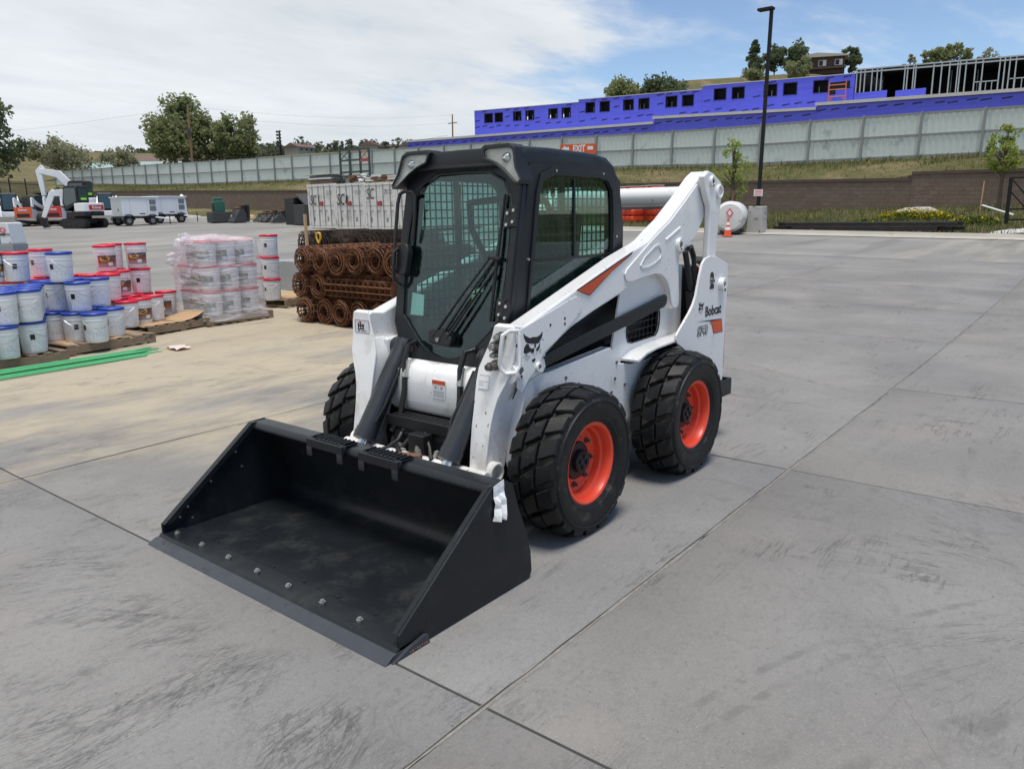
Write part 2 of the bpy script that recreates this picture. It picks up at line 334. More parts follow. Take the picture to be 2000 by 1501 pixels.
    # fans of scrape marks where buckets were dragged back
    for (ax, ay, x0, lim, sd) in ((1.55, -.15, 2.25, 2.6, 0.0), (1.75, .75, 2.25, 2.2, 5.0), (-.2, 3.4, -9, 1.9, 9.0)):
        dx, dy = T.math('SUBTRACT', X, ax), T.math('SUBTRACT', Y, ay); an = T.math('ARCTAN2', dy, dx); rd = T.math('SQRT', T.math('ADD', T.math('MULTIPLY', dx, dx), T.math('MULTIPLY', dy, dy)))
        cb = T.n('CombineXYZ'); T.l(T.math('ADD', T.math('MULTIPLY', an, 7.0), sd), cb.inputs[0]); T.l(T.math('MULTIPLY', rd, .8), cb.inputs[1])
        n = T.noise(cb.outputs[0], 1.6, 4, .7, .5); ln_ = T.ramp(T.math('ABSOLUTE', T.math('SUBTRACT', n, .5)), .028, .0)
        fade = T.math('MULTIPLY', T.ramp(rd, lim, lim * .45), T.ramp(X, x0, x0 + .25)); br = T.ramp(T.noise(g, 1.6, 3), .40, .58)
        c = T.mix(T.math('MULTIPLY', T.math('MULTIPLY', ln_, fade), T.math('MULTIPLY', br, .55)), c, (.07, .067, .064))
    vo = T.n('TexVoronoi'); vo.inputs['Scale'].default_value = 9; T.l(g, vo.inputs['Vector'])
    c = T.mix(T.math('MULTIPLY', T.ramp(vo.outputs['Distance'], .055, .03), .6), c, (.08, .075, .07))
    T.l(c, p.inputs['Base Color']); p.inputs['Roughness'].default_value = .86; p.inputs['Specular IOR Level'].default_value = .3
    h = T.noise(g, 90, 3, .7)
    T.l(T.bump(h, .07, .006), p.inputs['Normal']); return m
def asphalt_mat():
    m, nt, p = newmat('yard_asphalt'); T = NT(nt); g = T.n('NewGeometry').outputs['Position']
    c = T.mix(T.ramp(T.noise(g, .25, 6, .6), .3, .7), (.205, .198, .185), (.275, .265, .247))
    c = T.mix(T.math('MULTIPLY', T.ramp(T.noise(T.map(g, (.08, .7, 1), (0, 0, R(-25))), 1.0, 5), .5, .7), .5), c, (.40, .36, .29))
    c = T.mix(T.math('MULTIPLY', T.ramp(T.noise(T.map(g, (.15, 1.2, 1), (0, 0, R(-40))), .8, 5), .55, .7), .5), c, (.13, .13, .128))
    c = T.mix(T.math('MULTIPLY', T.ramp(T.noise(g, 30, 3, .7), .5, .75), .3), c, (.15, .15, .145))
    T.l(c, p.inputs['Base Color']); p.inputs['Roughness'].default_value = .9; p.inputs['Specular IOR Level'].default_value = .25
    T.l(T.bump(T.noise(g, 60, 4, .7), .2, .01), p.inputs['Normal']); return m
MT['concrete'] = concrete_mat(); MT['asphalt'] = asphalt_mat()
MT['joint'] = pmat('joint_filler', (.045, .043, .04), .9, .0, .5, 8, world=True)
def grass_mat(name, a, b, d):
    m, nt, p = newmat(name); T = NT(nt); g = T.n('NewGeometry').outputs['Position']
    c = T.mix(T.ramp(T.noise(g, 1.2, 6, .7), .35, .65), a, b); c = T.mix(T.ramp(T.noise(T.map(g, (1, .4, 1)), .5, 6, .7), .48, .68), c, d)
    c = T.mix(T.math('MULTIPLY', T.ramp(T.noise(g, 9, 4, .7), .5, .7), .6), c, tuple(x * .45 for x in a))
    T.l(c, p.inputs['Base Color']); p.inputs['Roughness'].default_value = .95; p.inputs['Specular IOR Level'].default_value = .1
    T.l(T.bump(T.noise(g, 7, 6, .75), .9, .25), p.inputs['Normal']); return m
MT['berm'] = grass_mat('rough_grass_ground', (.115, .125, .05), (.18, .165, .075), (.29, .23, .13))
MT['hill'] = grass_mat('dry_hill_grass', (.13, .13, .06), (.20, .165, .085), (.27, .205, .115))
MT['dirt'] = pmat('kerb_dirt', (.33, .28, .21), .95, .0, .3, 1.5, .3, 20, world=True)

def slab_field():
    th = R(.653)
    g = empty('yard_pavement'); g.rotation_euler = (0, 0, th); tag(g, 'grey concrete slab yard the loader stands on', None, None, 'structure')
    xs = [8.2, 5.14, 2.138, -1.03, -3.94, -6.93, -9.93, -12.93, -15.93, -18.93]; ys = [-11.06, -6.91, -2.76, 1.392, 5.54, 9.7]
    ct, st = math.cos(th), math.sin(th)
    for i in range(len(xs) - 1):
        for j in range(len(ys) - 1):
            x1, x0 = xs[i], xs[i + 1]; y0, y1 = ys[j], ys[j + 1]; gx = .0048; gy = .0048
            cx, cy = (x0 + x1) / 2, (y0 + y1) / 2; mb = MB(); n = 4; grid = []
            for a in range(n + 1):
                row = []
                for b in range(n + 1):
                    x = x0 + gx + (x1 - x0 - 2 * gx) * a / n; y = y0 + gy + (y1 - y0 - 2 * gy) * b / n
                    row.append((x - cx, y - cy, gh(x * ct - y * st, x * st + y * ct) + .004))
                grid.append(row)
            mb.sheet(grid)
            rim = [grid[0][b] for b in range(n + 1)] + [grid[a][n] for a in range(1, n + 1)] + [grid[n][b] for b in range(n - 1, -1, -1)] + [grid[a][0] for a in range(n - 1, 0, -1)]
            k = len(rim); mb.add(rim + [(p[0], p[1], p[2] - .06) for p in rim], [(q, (q + 1) % k, k + (q + 1) % k, k + q) for q in range(k)])
            bmq = mb.build('concrete_slab', MT['concrete'], g, smooth=20, loc=(cx, cy, 0))
    return g
pavement = slab_field()
def strip(name, pts, w, mat, dz, rn=None):
    a, b = [], []
    for i, p in enumerate(pts):
        t = (Vector(pts[min(i + 1, len(pts) - 1)]) - Vector(pts[max(i - 1, 0)])).normalized(); ww = w * (rn.uniform(.4, 1.3) if rn else 1); z = gh(*p) + dz
        a.append((p[0] - t.y * ww, p[1] + t.x * ww, z)); b.append((p[0] + t.y * ww, p[1] - t.x * ww, z))
    return MB().sheet([a, b]).build(name, mat, smooth=0)
def joints():
    th = R(.653); ct, st = math.cos(th), math.sin(th); rot = lambda x, y: (x * ct - y * st, x * st + y * ct); rn = random.Random(41)
    for x in (5.14, 2.138, -1.03, -3.94, -6.93, -9.93, -12.93, -15.93): o = strip('joint_filler', [rot(x, -11 + .5 * k) for k in range(42)], .012, MT['joint'], .0015); o.parent = pavement; o.rotation_euler = (0, 0, -th)
    for y in (-6.91, -2.76, 5.54): o = strip('joint_filler', [rot(8 - .5 * k, y) for k in range(54)], .012, MT['joint'], .0015); o.parent = pavement; o.rotation_euler = (0, 0, -th)
    o = strip('sand_filled_joint', [rot(8 - .12 * k, 1.392 + rn.uniform(-.003, .003)) for k in range(220)], .011, MT['jointsand'], .0052, rn); o.parent = pavement; o.rotation_euler = (0, 0, -th)
    o = strip('joint_filler', [rot(8 - .12 * k, 1.386 + rn.uniform(-.003, .003)) for k in range(220)], .0032, MT['joint'], .0062, rn); o.parent = pavement; o.rotation_euler = (0, 0, -th)
    for pts in (CRACK, CRACK2):
        q = []
        for a, b in zip(pts, pts[1:]):
            for k in range(6): q.append((a[0] + (b[0] - a[0]) * k / 6 + rn.uniform(-.008, .008), a[1] + (b[1] - a[1]) * k / 6 + rn.uniform(-.008, .008)))
        o = strip('crack', q, .0012, MT['jointsand'], .0052, rn); o.parent = pavement; o.rotation_euler = (0, 0, -th)
CRACK = [(0.692, 2.316), (0.929, 2.462), (1.144, 2.568), (1.305, 2.655), (1.46, 2.745), (1.555, 2.796)]
CRACK2 = [(1.144, 2.568), (1.208, 2.562), (1.335, 2.546), (1.428, 2.53), (1.46, 2.522)]
MT['jointsand'] = pmat('sandy_joint', (.225, .212, .19), .95, .0, .45, 30, .3, 40, world=True)
joints()
for o in [q for q in pavement.children if q.name.startswith('concrete_slab')]:      # merged corners so that the slab edges can be rounded
    bm = bmesh.new(); bm.from_mesh(o.data); bmesh.ops.remove_doubles(bm, verts=bm.verts, dist=1e-4); bm.to_mesh(o.data); bm.free()
    b = o.modifiers.new('bevel', 'BEVEL'); b.width = .004; b.segments = 1; b.limit_method = 'ANGLE'; b.angle_limit = R(50)

def lerp_tab(tab, v):
    if v <= tab[0][0]: return tab[0][1]
    for a, b in zip(tab, tab[1:]):
        if v <= b[0]: return a[1] + (b[1] - a[1]) * (v - a[0]) / (b[0] - a[0])
    return tab[-1][1]
FB = [(-400, 11.0), (-140, 7.2), (-117, 6.2), (-106, 5.97), (-89.5, 5.31), (-78, 5.05), (-56.7, 4.8), (-24.5, 4.35), (-15.6, 4.07), (-2, 4.0), (60, 3.7)]       # ground at the fence (x = -43)
WT = [(-400, 8.0), (-120, 5.4), (-96, 4.9), (-83.7, 4.62), (-68, 4.14), (-53, 3.75), (-15.3, 3.14), (-6.47, 2.97), (-6.46, 3.26), (60, 2.6)]            # wall top (x = -40)
WF = [(-400, 6.4), (-110, 3.8), (-84, 2.9), (-73, 2.48), (-59, 2.1), (-53, 1.98), (-30, 1.5), (-15.2, 1.28), (-10.9, 1.44), (-3.6, 1.52), (60, 1.4)]    # wall foot
def kerb_x(y): return -28.8 if y > -26 else -28.8 - (y + 26) * -.12 if y > -60 else -34.0
def ground_sheet():
    mb = MB()                                   # the yard beneath and beyond the slabs
    ys = [-400, -260, -180, -140, -110, -90, -75, -62, -52, -44, -38, -32, -26, -21] + [-18 + 1.5 * k for k in range(22)] + [20, 35, 60, 120]
    us = [0, .15, .3, .45, .52] + [.54 + .46 * k / 30 for k in range(31)]
    grid = []
    for y in ys:
        x1 = kerb_x(y); row = []
        for u in us:
            x = 60 + (x1 - 60) * u; s_h = gh(x, y) - .035
            if y > 20 or x > 20: s_h -= .02
            row.append((x, y, min(s_h, 6.0)))
        grid.append(row)
    mb.sheet(grid); o = mb.build('ground', MT['asphalt'], smooth=60); tag(o, 'grey dusty asphalt yard reaching back to the wall', None, None, 'structure')
    mb = MB(); grid = []                        # grass verge from the kerb to the wall foot
    yy = [-400, -200, -120] + [-100 + 2.0 * k for k in range(81)]
    rnd = random.Random(3)
    for y in yy:
        x0 = kerb_x(y); z0 = gh(x0, y) + .03; z1 = lerp_tab(WF, y); row = []
        for k in range(9):
            t = k / 8; x = x0 + (-40.1 - x0) * t; z = z0 + (z1 - z0) * (t ** 1.15)
            if y < -60: z = max(z, gh(x, y) - .02) if k == 0 else min(z, lerp_tab(WF, y))
            row.append((x, y, z + (rnd.uniform(-.09, .09) if 0 < k < 8 else (0 if k else -.02))))
        grid.append(row)
    o = mb.sheet(grid).build('grass_verge', MT['berm'], smooth=60); tag(o, 'rough grass verge below the block wall', None, None, 'structure')
    mb = MB(); grid = []                        # bank above the wall and the land behind the fence
    for y in yy:
        a = lerp_tab(WT, y) - .05; b = lerp_tab(FB, y); row = []
        for x, z in ((-40.12, a), (-40.8, a + (b - a) * .35), (-42, a + (b - a) * .8), (-43, b), (-46, b + .4), (-60, b + 2.4), (-78, b + 4.5)):
            row.append((x, y, z + (rnd.uniform(-.07, .07) if -43 < x < -40.2 else 0)))
        q = max(0, min(1, (y + 75) / 30)); row += [(-150, y, b + 12.0 + 3 * q), (-300, y, b + 21), (-600, y, b + 24)]
        grid.append(row)
    o = mb.sheet(grid).build('grass_bank', MT['berm'], smooth=60); tag(o, 'grassy bank between the block wall and the fence', None, None, 'structure')
ground_sheet()
# kerb along the verge
mb = MB(); seg = []
for y in [14 - 2 * k for k in range(24)]:
    seg.append(y)
grid = []
for y in seg:
    x = kerb_x(y); z = gh(x, y)
    grid.append([(x + .75, y, z - .03), (x + .70, y, z + .004), (x + .10, y, z + .03), (x + .04, y, z + .14), (x - .12, y, z + .145), (x - .14, y, z - .1)])
MT['kerb'] = pmat('kerb_concrete', (.42, .39, .34), .9, .0, .2, 1.2, .1, 40, dirt=(.36, .29, .2), dscale=1.4, world=True)
tag(mb.sheet(grid).build('kerb', MT['kerb'], smooth=30), 'pale concrete kerb edging the grass verge', None, None, 'structure')

# ================================================================== the skid-steer loader
LD = empty('skid_steer_loader', (0, 0, 0), 0, 'white skid-steer loader with black cab, orange wheels and black bucket', 'loader')
def lp(name, mb, mat, parent=None, **k): return mb.build(name, MT[mat] if isinstance(mat, str) else mat, parent or LD, **k)

# ---- wheels: wheel (hub mesh) > tyre, rim, tread_block, lug_nut
WZ, WR, WY = .402, .415, .7625            # hub height, tyre radius, tyre centre plane
def tyre_meshes():
    d = {}
    prof = [(.222, .118), (.235, .133), (.262, .143), (.300, .150), (.335, .150), (.362, .143), (.374, .130), (.380, .105), (.381, .05), (.381, -.05), (.380, -.105), (.374, -.130), (.362, -.143), (.335, -.150), (.300, -.150), (.262, -.143), (.235, -.133), (.222, -.118)]
    mb = MB().lathe(prof, axis='y', n=64)
    mb.lathe([(.338, .1495), (.343, .1545), (.349, .1535), (.352, .146)], axis='y', n=64)     # raised band on the sidewall
    mb.lathe([(.244, .135), (.250, .1425), (.256, .1415), (.260, .140)], axis='y', n=64)
    d['tyre'] = mb.mesh('tyre', MT['tyre'], 40)
    d['base'] = MB().lathe([(.3755, .130), (.3815, .105), (.3825, .05), (.3825, -.05), (.3815, -.105), (.3755, -.130)], axis='y', n=64).mesh('tread_base', MT['tyredirt'], 40)
    mb = MB().lathe([(.205, -.118), (.228, -.121), (.231, -.112), (.214, -.10), (.205, -.06), (.188, -.03), (.186, .03), (.205, .062), (.213, .10), (.2315, .113), (.229, .122), (.218, .1245), (.2065, .118), (.198, .098), (.195, .070), (.184, .058), (.182, .034), (.178, .022), (.168, .016), (.06, .014), (.0, .014)], axis='y', n=64)
    d['rim'] = mb.mesh('rim', MT['rim'], 30)
    mb = MB().lathe([(.103, .0), (.105, .030), (.100, .038), (.064, .042), (.062, .066), (.054, .075), (.0, .075)], axis='y', n=32)
    for k in range(4):
        t = R(20 + 90 * k); mb.cyl((.03 * math.cos(t), .073, .03 * math.sin(t)), (.03 * math.cos(t), .084, .03 * math.sin(t)), .013, n=10)
    d['hub'] = mb.mesh('hub', MT['black'], 30)
    d['nut'] = MB().cyl((0, .014, 0), (0, .030, 0), .016, n=6).cyl((0, .030, 0), (0, .046, 0), .008, n=8).mesh('lug_nut', MT['castiron'], 30)
    def block(a0, a1, y0, y1, sk, r0=.372, r1=WR, drop0=0, drop1=0, ch=.006):
        # curved lug between angles a0..a1, across y0..y1, skewed by sk radians, outer edge lowered by drop
        mb = MB(); rows = []; n = 3
        def pt(r, a, y): return (r * math.cos(a), y, r * math.sin(a))
        top = []; mid = []; bot = []
        for i in range(n + 1):
            a = a0 + (a1 - a0) * i / n
            e = ch / WR * (1 if i == 0 else -1 if i == n else 0)
            t_, m_, b_ = [], [], []
            for j, y in enumerate((y0, y1)):
                dr = drop0 if j == 0 else drop1; q = a + sk * j; sg = 1 if j == 0 else -1
                b_.append(pt(r0 - dr, q - e * .5, y)); m_.append(pt(r1 - dr - ch, q, y)); t_.append(pt(r1 - dr * .8, q + e, y + sg * ch))
            top.append(t_); mid.append(m_); bot.append(b_)
        vs = [p for L_ in (bot, mid, top) for row in L_ for p in row]; K = (n + 1) * 2
        def I(l, i, j): return l * K + i * 2 + j
        fs = [(I(2, i, 0), I(2, i, 1), I(2, i + 1, 1), I(2, i + 1, 0)) for i in range(n)]
        for l in (0, 1):
            fs += [(I(l, i, 0), I(l, i + 1, 0), I(l + 1, i + 1, 0), I(l + 1, i, 0)) for i in range(n)] + [(I(l, i, 1), I(l + 1, i, 1), I(l + 1, i + 1, 1), I(l, i + 1, 1)) for i in range(n)]
            fs += [(I(l, 0, 0), I(l + 1, 0, 0), I(l + 1, 0, 1), I(l, 0, 1)), (I(l, n, 0), I(l, n, 1), I(l + 1, n, 1), I(l + 1, n, 0))]
        return mb.add(vs, fs).mesh('tread_block', MT['tyre'], 25)
    NP = 19; p = 2 * math.pi / NP; d['NP'] = NP; d['pitch'] = p
    d['b_mid'] = block(-.385 * p, .385 * p, -.042, .042, .38 * p)
    d['b_out'] = block(-.355 * p, .355 * p, .056, .143, .30 * p, drop1=.030)
    d['b_in'] = block(-.355 * p, .355 * p, -.143, -.056, .30 * p, drop0=.030)
    return d
TM = tyre_meshes()
for (wx, side, spin) in ((.62, 1, .1), (-.62, 1, .23), (.62, -1, .4), (-.62, -1, .05)):
    w = link('wheel', TM['hub'], LD, (wx, WY * side, WZ), (0, spin, 0 if side > 0 else math.pi))
    link('tyre', TM['tyre'], w); link('rim', TM['rim'], w); link('tread_base', TM['base'], w)
    for k in range(8):
        t = 2 * math.pi * k / 8 + .2; link('lug_nut', TM['nut'], w, (.136 * math.cos(t), 0, .136 * math.sin(t)))
    for k in range(TM['NP']):
        a = -k * TM['pitch']
        link('tread_block', TM['b_mid'], w, None, (0, a, 0)); link('tread_block', TM['b_out'], w, None, (0, a - .5 * TM['pitch'], 0)); link('tread_block', TM['b_in'], w, None, (0, a - .45 * TM['pitch'], 0))
    if True:
        lp('axle', MB().cyl((wx, .56 * side, WZ), (wx, .735 * side, WZ), .085, n=20), 'black')

# ---- chassis
mb = MB()
body = [(.86, .30), (.90, .42), (.86, .62), (.80, .80), (.70, .862), (.583, .862), (-.054, .905), (-.11, .80), (-.30, .76), (-1.30, .76), (-1.36, .60), (-1.36, .30), (-1.20, .24), (.70, .24)]
for s in (1, -1): mb.py(body, .515 * s, .585 * s)
lp('side_frame', mb, 'white', bevel=.008)
lp('belly_pan', MB().bx(-1.30, .84, -.51, .51, .22, .60), 'black')
lp('engine_bay', MB().bx(-1.47, -.42, -.48, .48, .60, 1.31).bx(-.42, .52, -.40, .40, .60, .93), 'black', bevel=.02)
# front nose panel, curved back to the cab, with the foot step below it
prof = [(.815, .885), (.870, .860), (.898, .83), (.906, .76), (.908, .66), (.900, .615), (.872, .585), (.82, .57)]
grid = [[(x, y, z) for x, z in prof] for y in (-.36, -.2, 0, .2, .36)]
lp('nose_panel', MB().sheet(grid), 'white', smooth=50)
mb = MB()
for y0, y1 in ((-.27, .25),):
    mb.bx(.90, .915, y0, y1, .50, .585)
    for k in range(6): mb.bx(.905 + .022 * k, .914 + .022 * k, y0, y1, .575, .585)
    for k in range(11): mb.bx(.905, 1.02, y0 + .048 * k + .01, y0 + .048 * k + .022, .572, .583)
    mb.bx(1.018, 1.03, y0, y1, .53, .59)
lp('foot_step', mb, 'black', bevel=.003)
mb = MB().tube([(1.02, -.275, .57), (1.035, -.28, .50), (1.03, -.28, .41), (1.0, -.26, .37)], .010)
mb.tube([(1.02, .25, .57), (1.035, .255, .50), (1.03, .25, .43)], .010); lp('step_bracket', mb, 'black')
# warning plate on the nose
lp('warning_plate', MB().ext([(.910, .0, .70), (.910, .10, .70), (.910, .105, .806), (.910, .003, .806)], (.002, 0, 0)), 'paper')
lp('warning_band', MB().ext([(.9125, .001, .782), (.9125, .1035, .782), (.9125, .1045, .805), (.9125, .004, .805)], (.001, 0, 0)), 'orange')
mb = MB()
for k in range(3): mb.bx(.9122, .9130, .008, .094, .712 + .011 * k, .716 + .011 * k)
mb.bx(.9122, .9130, .050, .0515, .745, .778).bx(.9122, .9130, .008, .095, .7435, .745)
for cy in (.028, .074): mb.bx(.9122, .9130, cy - .008, cy + .008, .755, .770)
lp('warning_print', mb, 'paperink')

MT_RUST = pmat('bare_rusty_steel', (.20, .10, .06), .7, .3, .5, 12)
# ---- quick attach plate behind the bucket and hydraulics in front
mb = MB()
for s in (1, -1): mb.py([(1.16, .10), (1.222, .12), (1.235, .20), (1.318, .43), (1.29, .46), (1.20, .40), (1.12, .36), (1.08, .30)], .30 * s, .47 * s)
mb.cyl((1.10, -.56, .385), (1.10, .56, .385), .035, n=20).bx(1.15, 1.22, -.46, .46, .36, .40)
lp('attach_plate', mb, 'white', bevel=.006)
mb = MB().bx(.92, 1.02, -.22, .22, .30, .50).bx(.96, 1.10, -.02, .10, .40, .53).bx(.90, .95, -.30, .30, .24, .56)
lp('valve_bracket', mb, 'black', bevel=.008)
lp('lock_lever', MB().tube([(1.05, .02, .50), (1.10, .06, .44), (1.15, .11, .42), (1.20, .15, .40)], [.018, .022, .016, .012]), 'castiron')
mb = MB()
for k, (y, z, x) in enumerate(((-.10, .43, 1.06), (-.07, .41, 1.08), (-.04, .40, 1.10), (.16, .44, 1.05))):
    mb.cyl((x, y, z), (x + .05, y + .02, z - .02), .014, n=10).cyl((x + .012, y + .005, z - .005), (x + .02, y + .008, z - .008), .02, n=6)
lp('hydraulic_fitting', mb, 'zinc')
for pts in ([(1.0, -.16, .50), (1.06, -.14, .46), (1.10, -.18, .42), (1.14, -.22, .40), (1.18, -.24, .38)], [(1.0, .18, .50), (1.05, .22, .46), (1.08, .24, .42), (1.13, .24, .38)], [(.98, -.05, .52), (1.06, -.08, .45), (1.12, -.10, .40), (1.19, -.06, .38)]):
    lp('hose', MB().tube(pts, .016, 8), 'hose')

for (pts, r_) in (([(.93, -.20, .50), (1.0, -.24, .46), (1.06, -.20, .42), (1.09, -.12, .44), (1.13, -.05, .41)], .013), ([(.95, .02, .56), (1.03, .05, .52), (1.07, .12, .46), (1.12, .18, .42)], .012), ([(.93, .26, .52), (1.0, .28, .47), (1.06, .25, .41), (1.13, .20, .39)], .014)):
    lp('hose', MB().tube(pts, r_, 8), 'hose')
lp('lock_wedge', MB().box((1.16, .05, .425), (.05, .14, .03), Matrix.Rotation(.35, 3, 'Z')), MT_RUST, bevel=.004)
mb = MB()
for k in range(7): mb.cyl((1.055 + .006 * k, -.150 + .012 * k, .435 - .003 * k), (1.058 + .006 * k, -.145 + .012 * k, .433 - .003 * k), .021, n=12)
lp('return_spring', mb, 'zinc')
# ---- lift arms (left and right) ------------------------------------------------
ARM = [(.925, 1.150), (.90, 1.160), (.813, 1.148), (.603, 1.213), (-.118, 1.440), (-.40, 1.512), (-.46, 1.530), (-.581, 1.592), (-.717, 1.655), (-.929, 1.785), (-1.165, 1.940), (-1.235, 1.972), (-1.30, 1.955), (-1.325, 1.90), (-1.30, 1.771), (-1.259, 1.705), (-1.196, 1.622), (-1.108, 1.535), (-.967, 1.458), (-.872, 1.418), (-.863, 1.329), (-.880, 1.161), (-.885, 1.090), (-.866, 1.064), (-.842, 1.056), (-.815, 1.062), (-.789, 1.081), (-.763, 1.128), (-.748, 1.184), (-.716, 1.236), (-.668, 1.278), (-.611, 1.303), (-.545, 1.313), (-.438, 1.302), (-.265, 1.268), (-.13, 1.222), (.17, 1.148), (.397, 1.083), (.513, 1.032), (.633, .972), (.645, .950), (.632, .900), (.66, .868), (.70, .862), (.78, .850), (.88, .855), (.925, .90), (.938, .96), (.932, 1.10)]
COVER = [(.885, 1.128), (.60, 1.197), (.405, 1.247), (.345, 1.255), (.312, 1.240), (.297, 1.205), (.312, 1.168), (.36, 1.132), (.46, 1.080), (.54, 1.035), (.66, .985), (.70, .94), (.74, .90), (.80, .86), (.86, .80), (.90, .83), (.90, .95), (.905, 1.09)]
BOOM = [(-.171, 1.306), (-.195, 1.293), (-.235, 1.289), (-.438, 1.308), (-.545, 1.316), (-.611, 1.306), (-.668, 1.281), (-.716, 1.239), (-.748, 1.187), (-.763, 1.131), (-.789, 1.084), (-.815, 1.066), (-.842, 1.060), (-.866, 1.068), (-.881, 1.092), (-.877, 1.161), (-.860, 1.329), (-.869, 1.42), (-.965, 1.463), (-1.104, 1.540), (-1.192, 1.626), (-1.255, 1.709), (-1.290, 1.775), (-1.10, 1.885), (-.93, 1.772), (-.72, 1.642), (-.58, 1.577), (-.44, 1.508), (-.18, 1.369), (-.158, 1.342)]
DREL = [(-.331, 1.381), (-.384, 1.432), (-.515, 1.496), (-.572, 1.507), (-.605, 1.486), (-.619, 1.447), (-.60, 1.414), (-.52, 1.380), (-.431, 1.360), (-.354, 1.360)]
LINKO = [(-1.166, 1.972), (-1.25, 1.955), (-1.37, 1.903), (-1.397, 1.865), (-1.394, 1.811), (-1.374, 1.721), (-1.339, 1.479), (-1.305, 1.20), (-1.20, 1.15), (-1.19, 1.30), (-1.197, 1.388), (-1.210, 1.634), (-1.201, 1.734), (-1.154, 1.793), (-1.106, 1.868), (-1.090, 1.936)]
TOWER = [(-1.044, 1.353), (-1.09, 1.385), (-1.17, 1.398), (-1.278, 1.386), (-1.466, 1.326), (-1.474, 1.255), (-1.455, .461), (-1.10, .455), (-1.075, .53), (-1.03, .60), (-.96, .685), (-.864, .758), (-.788, .800), (-.702, .846), (-.684, .870), (-.686, .901), (-.776, .966), (-.868, 1.033), (-.925, 1.085), (-.961, 1.140), (-1.001, 1.255)]
GUS = [(-.20, 1.24), (-.104, .888), (-.078, .83), (-.078, .79), (-.10, .763), (-.14, .762), (-.219, .79), (-.32, .828), (-.956, .850), (-1.02, .90), (-1.02, 1.34), (-.66, 1.36), (-.38, 1.31)]
HOLE = [(-.275, 1.02), (-.300, 1.055), (-.36, 1.075), (-.66, 1.085), (-.70, 1.075), (-.712, 1.04), (-.708, .97), (-.69, .92), (-.655, .892), (-.34, .884), (-.292, .895), (-.270, .94)]
def bigring(mb, outer, hole, y0, y1):
    """plate in the xz plane with one hole, as a keyholed outline"""
    k = min(range(len(outer)), key=lambda i: min((Vector(outer[i]) - Vector(h)).length for h in hole)); h = min(range(len(hole)), key=lambda i: (Vector(outer[k]) - Vector(hole[i])).length)
    def area(p): return sum(p[i - 1][0] * p[i][1] - p[i][0] * p[i - 1][1] for i in range(len(p)))
    hl = hole[h:] + hole[:h]
    if area(outer) * area(hole) > 0: hl = [hl[0]] + hl[1:][::-1]
    pts = outer[:k + 1] + hl + [(hl[0][0] + 1e-4, hl[0][1] + 1e-4), (outer[k][0] + 1e-4, outer[k][1] + 1e-4)] + outer[k + 1:]
    return mb.py(pts, y0, y1)
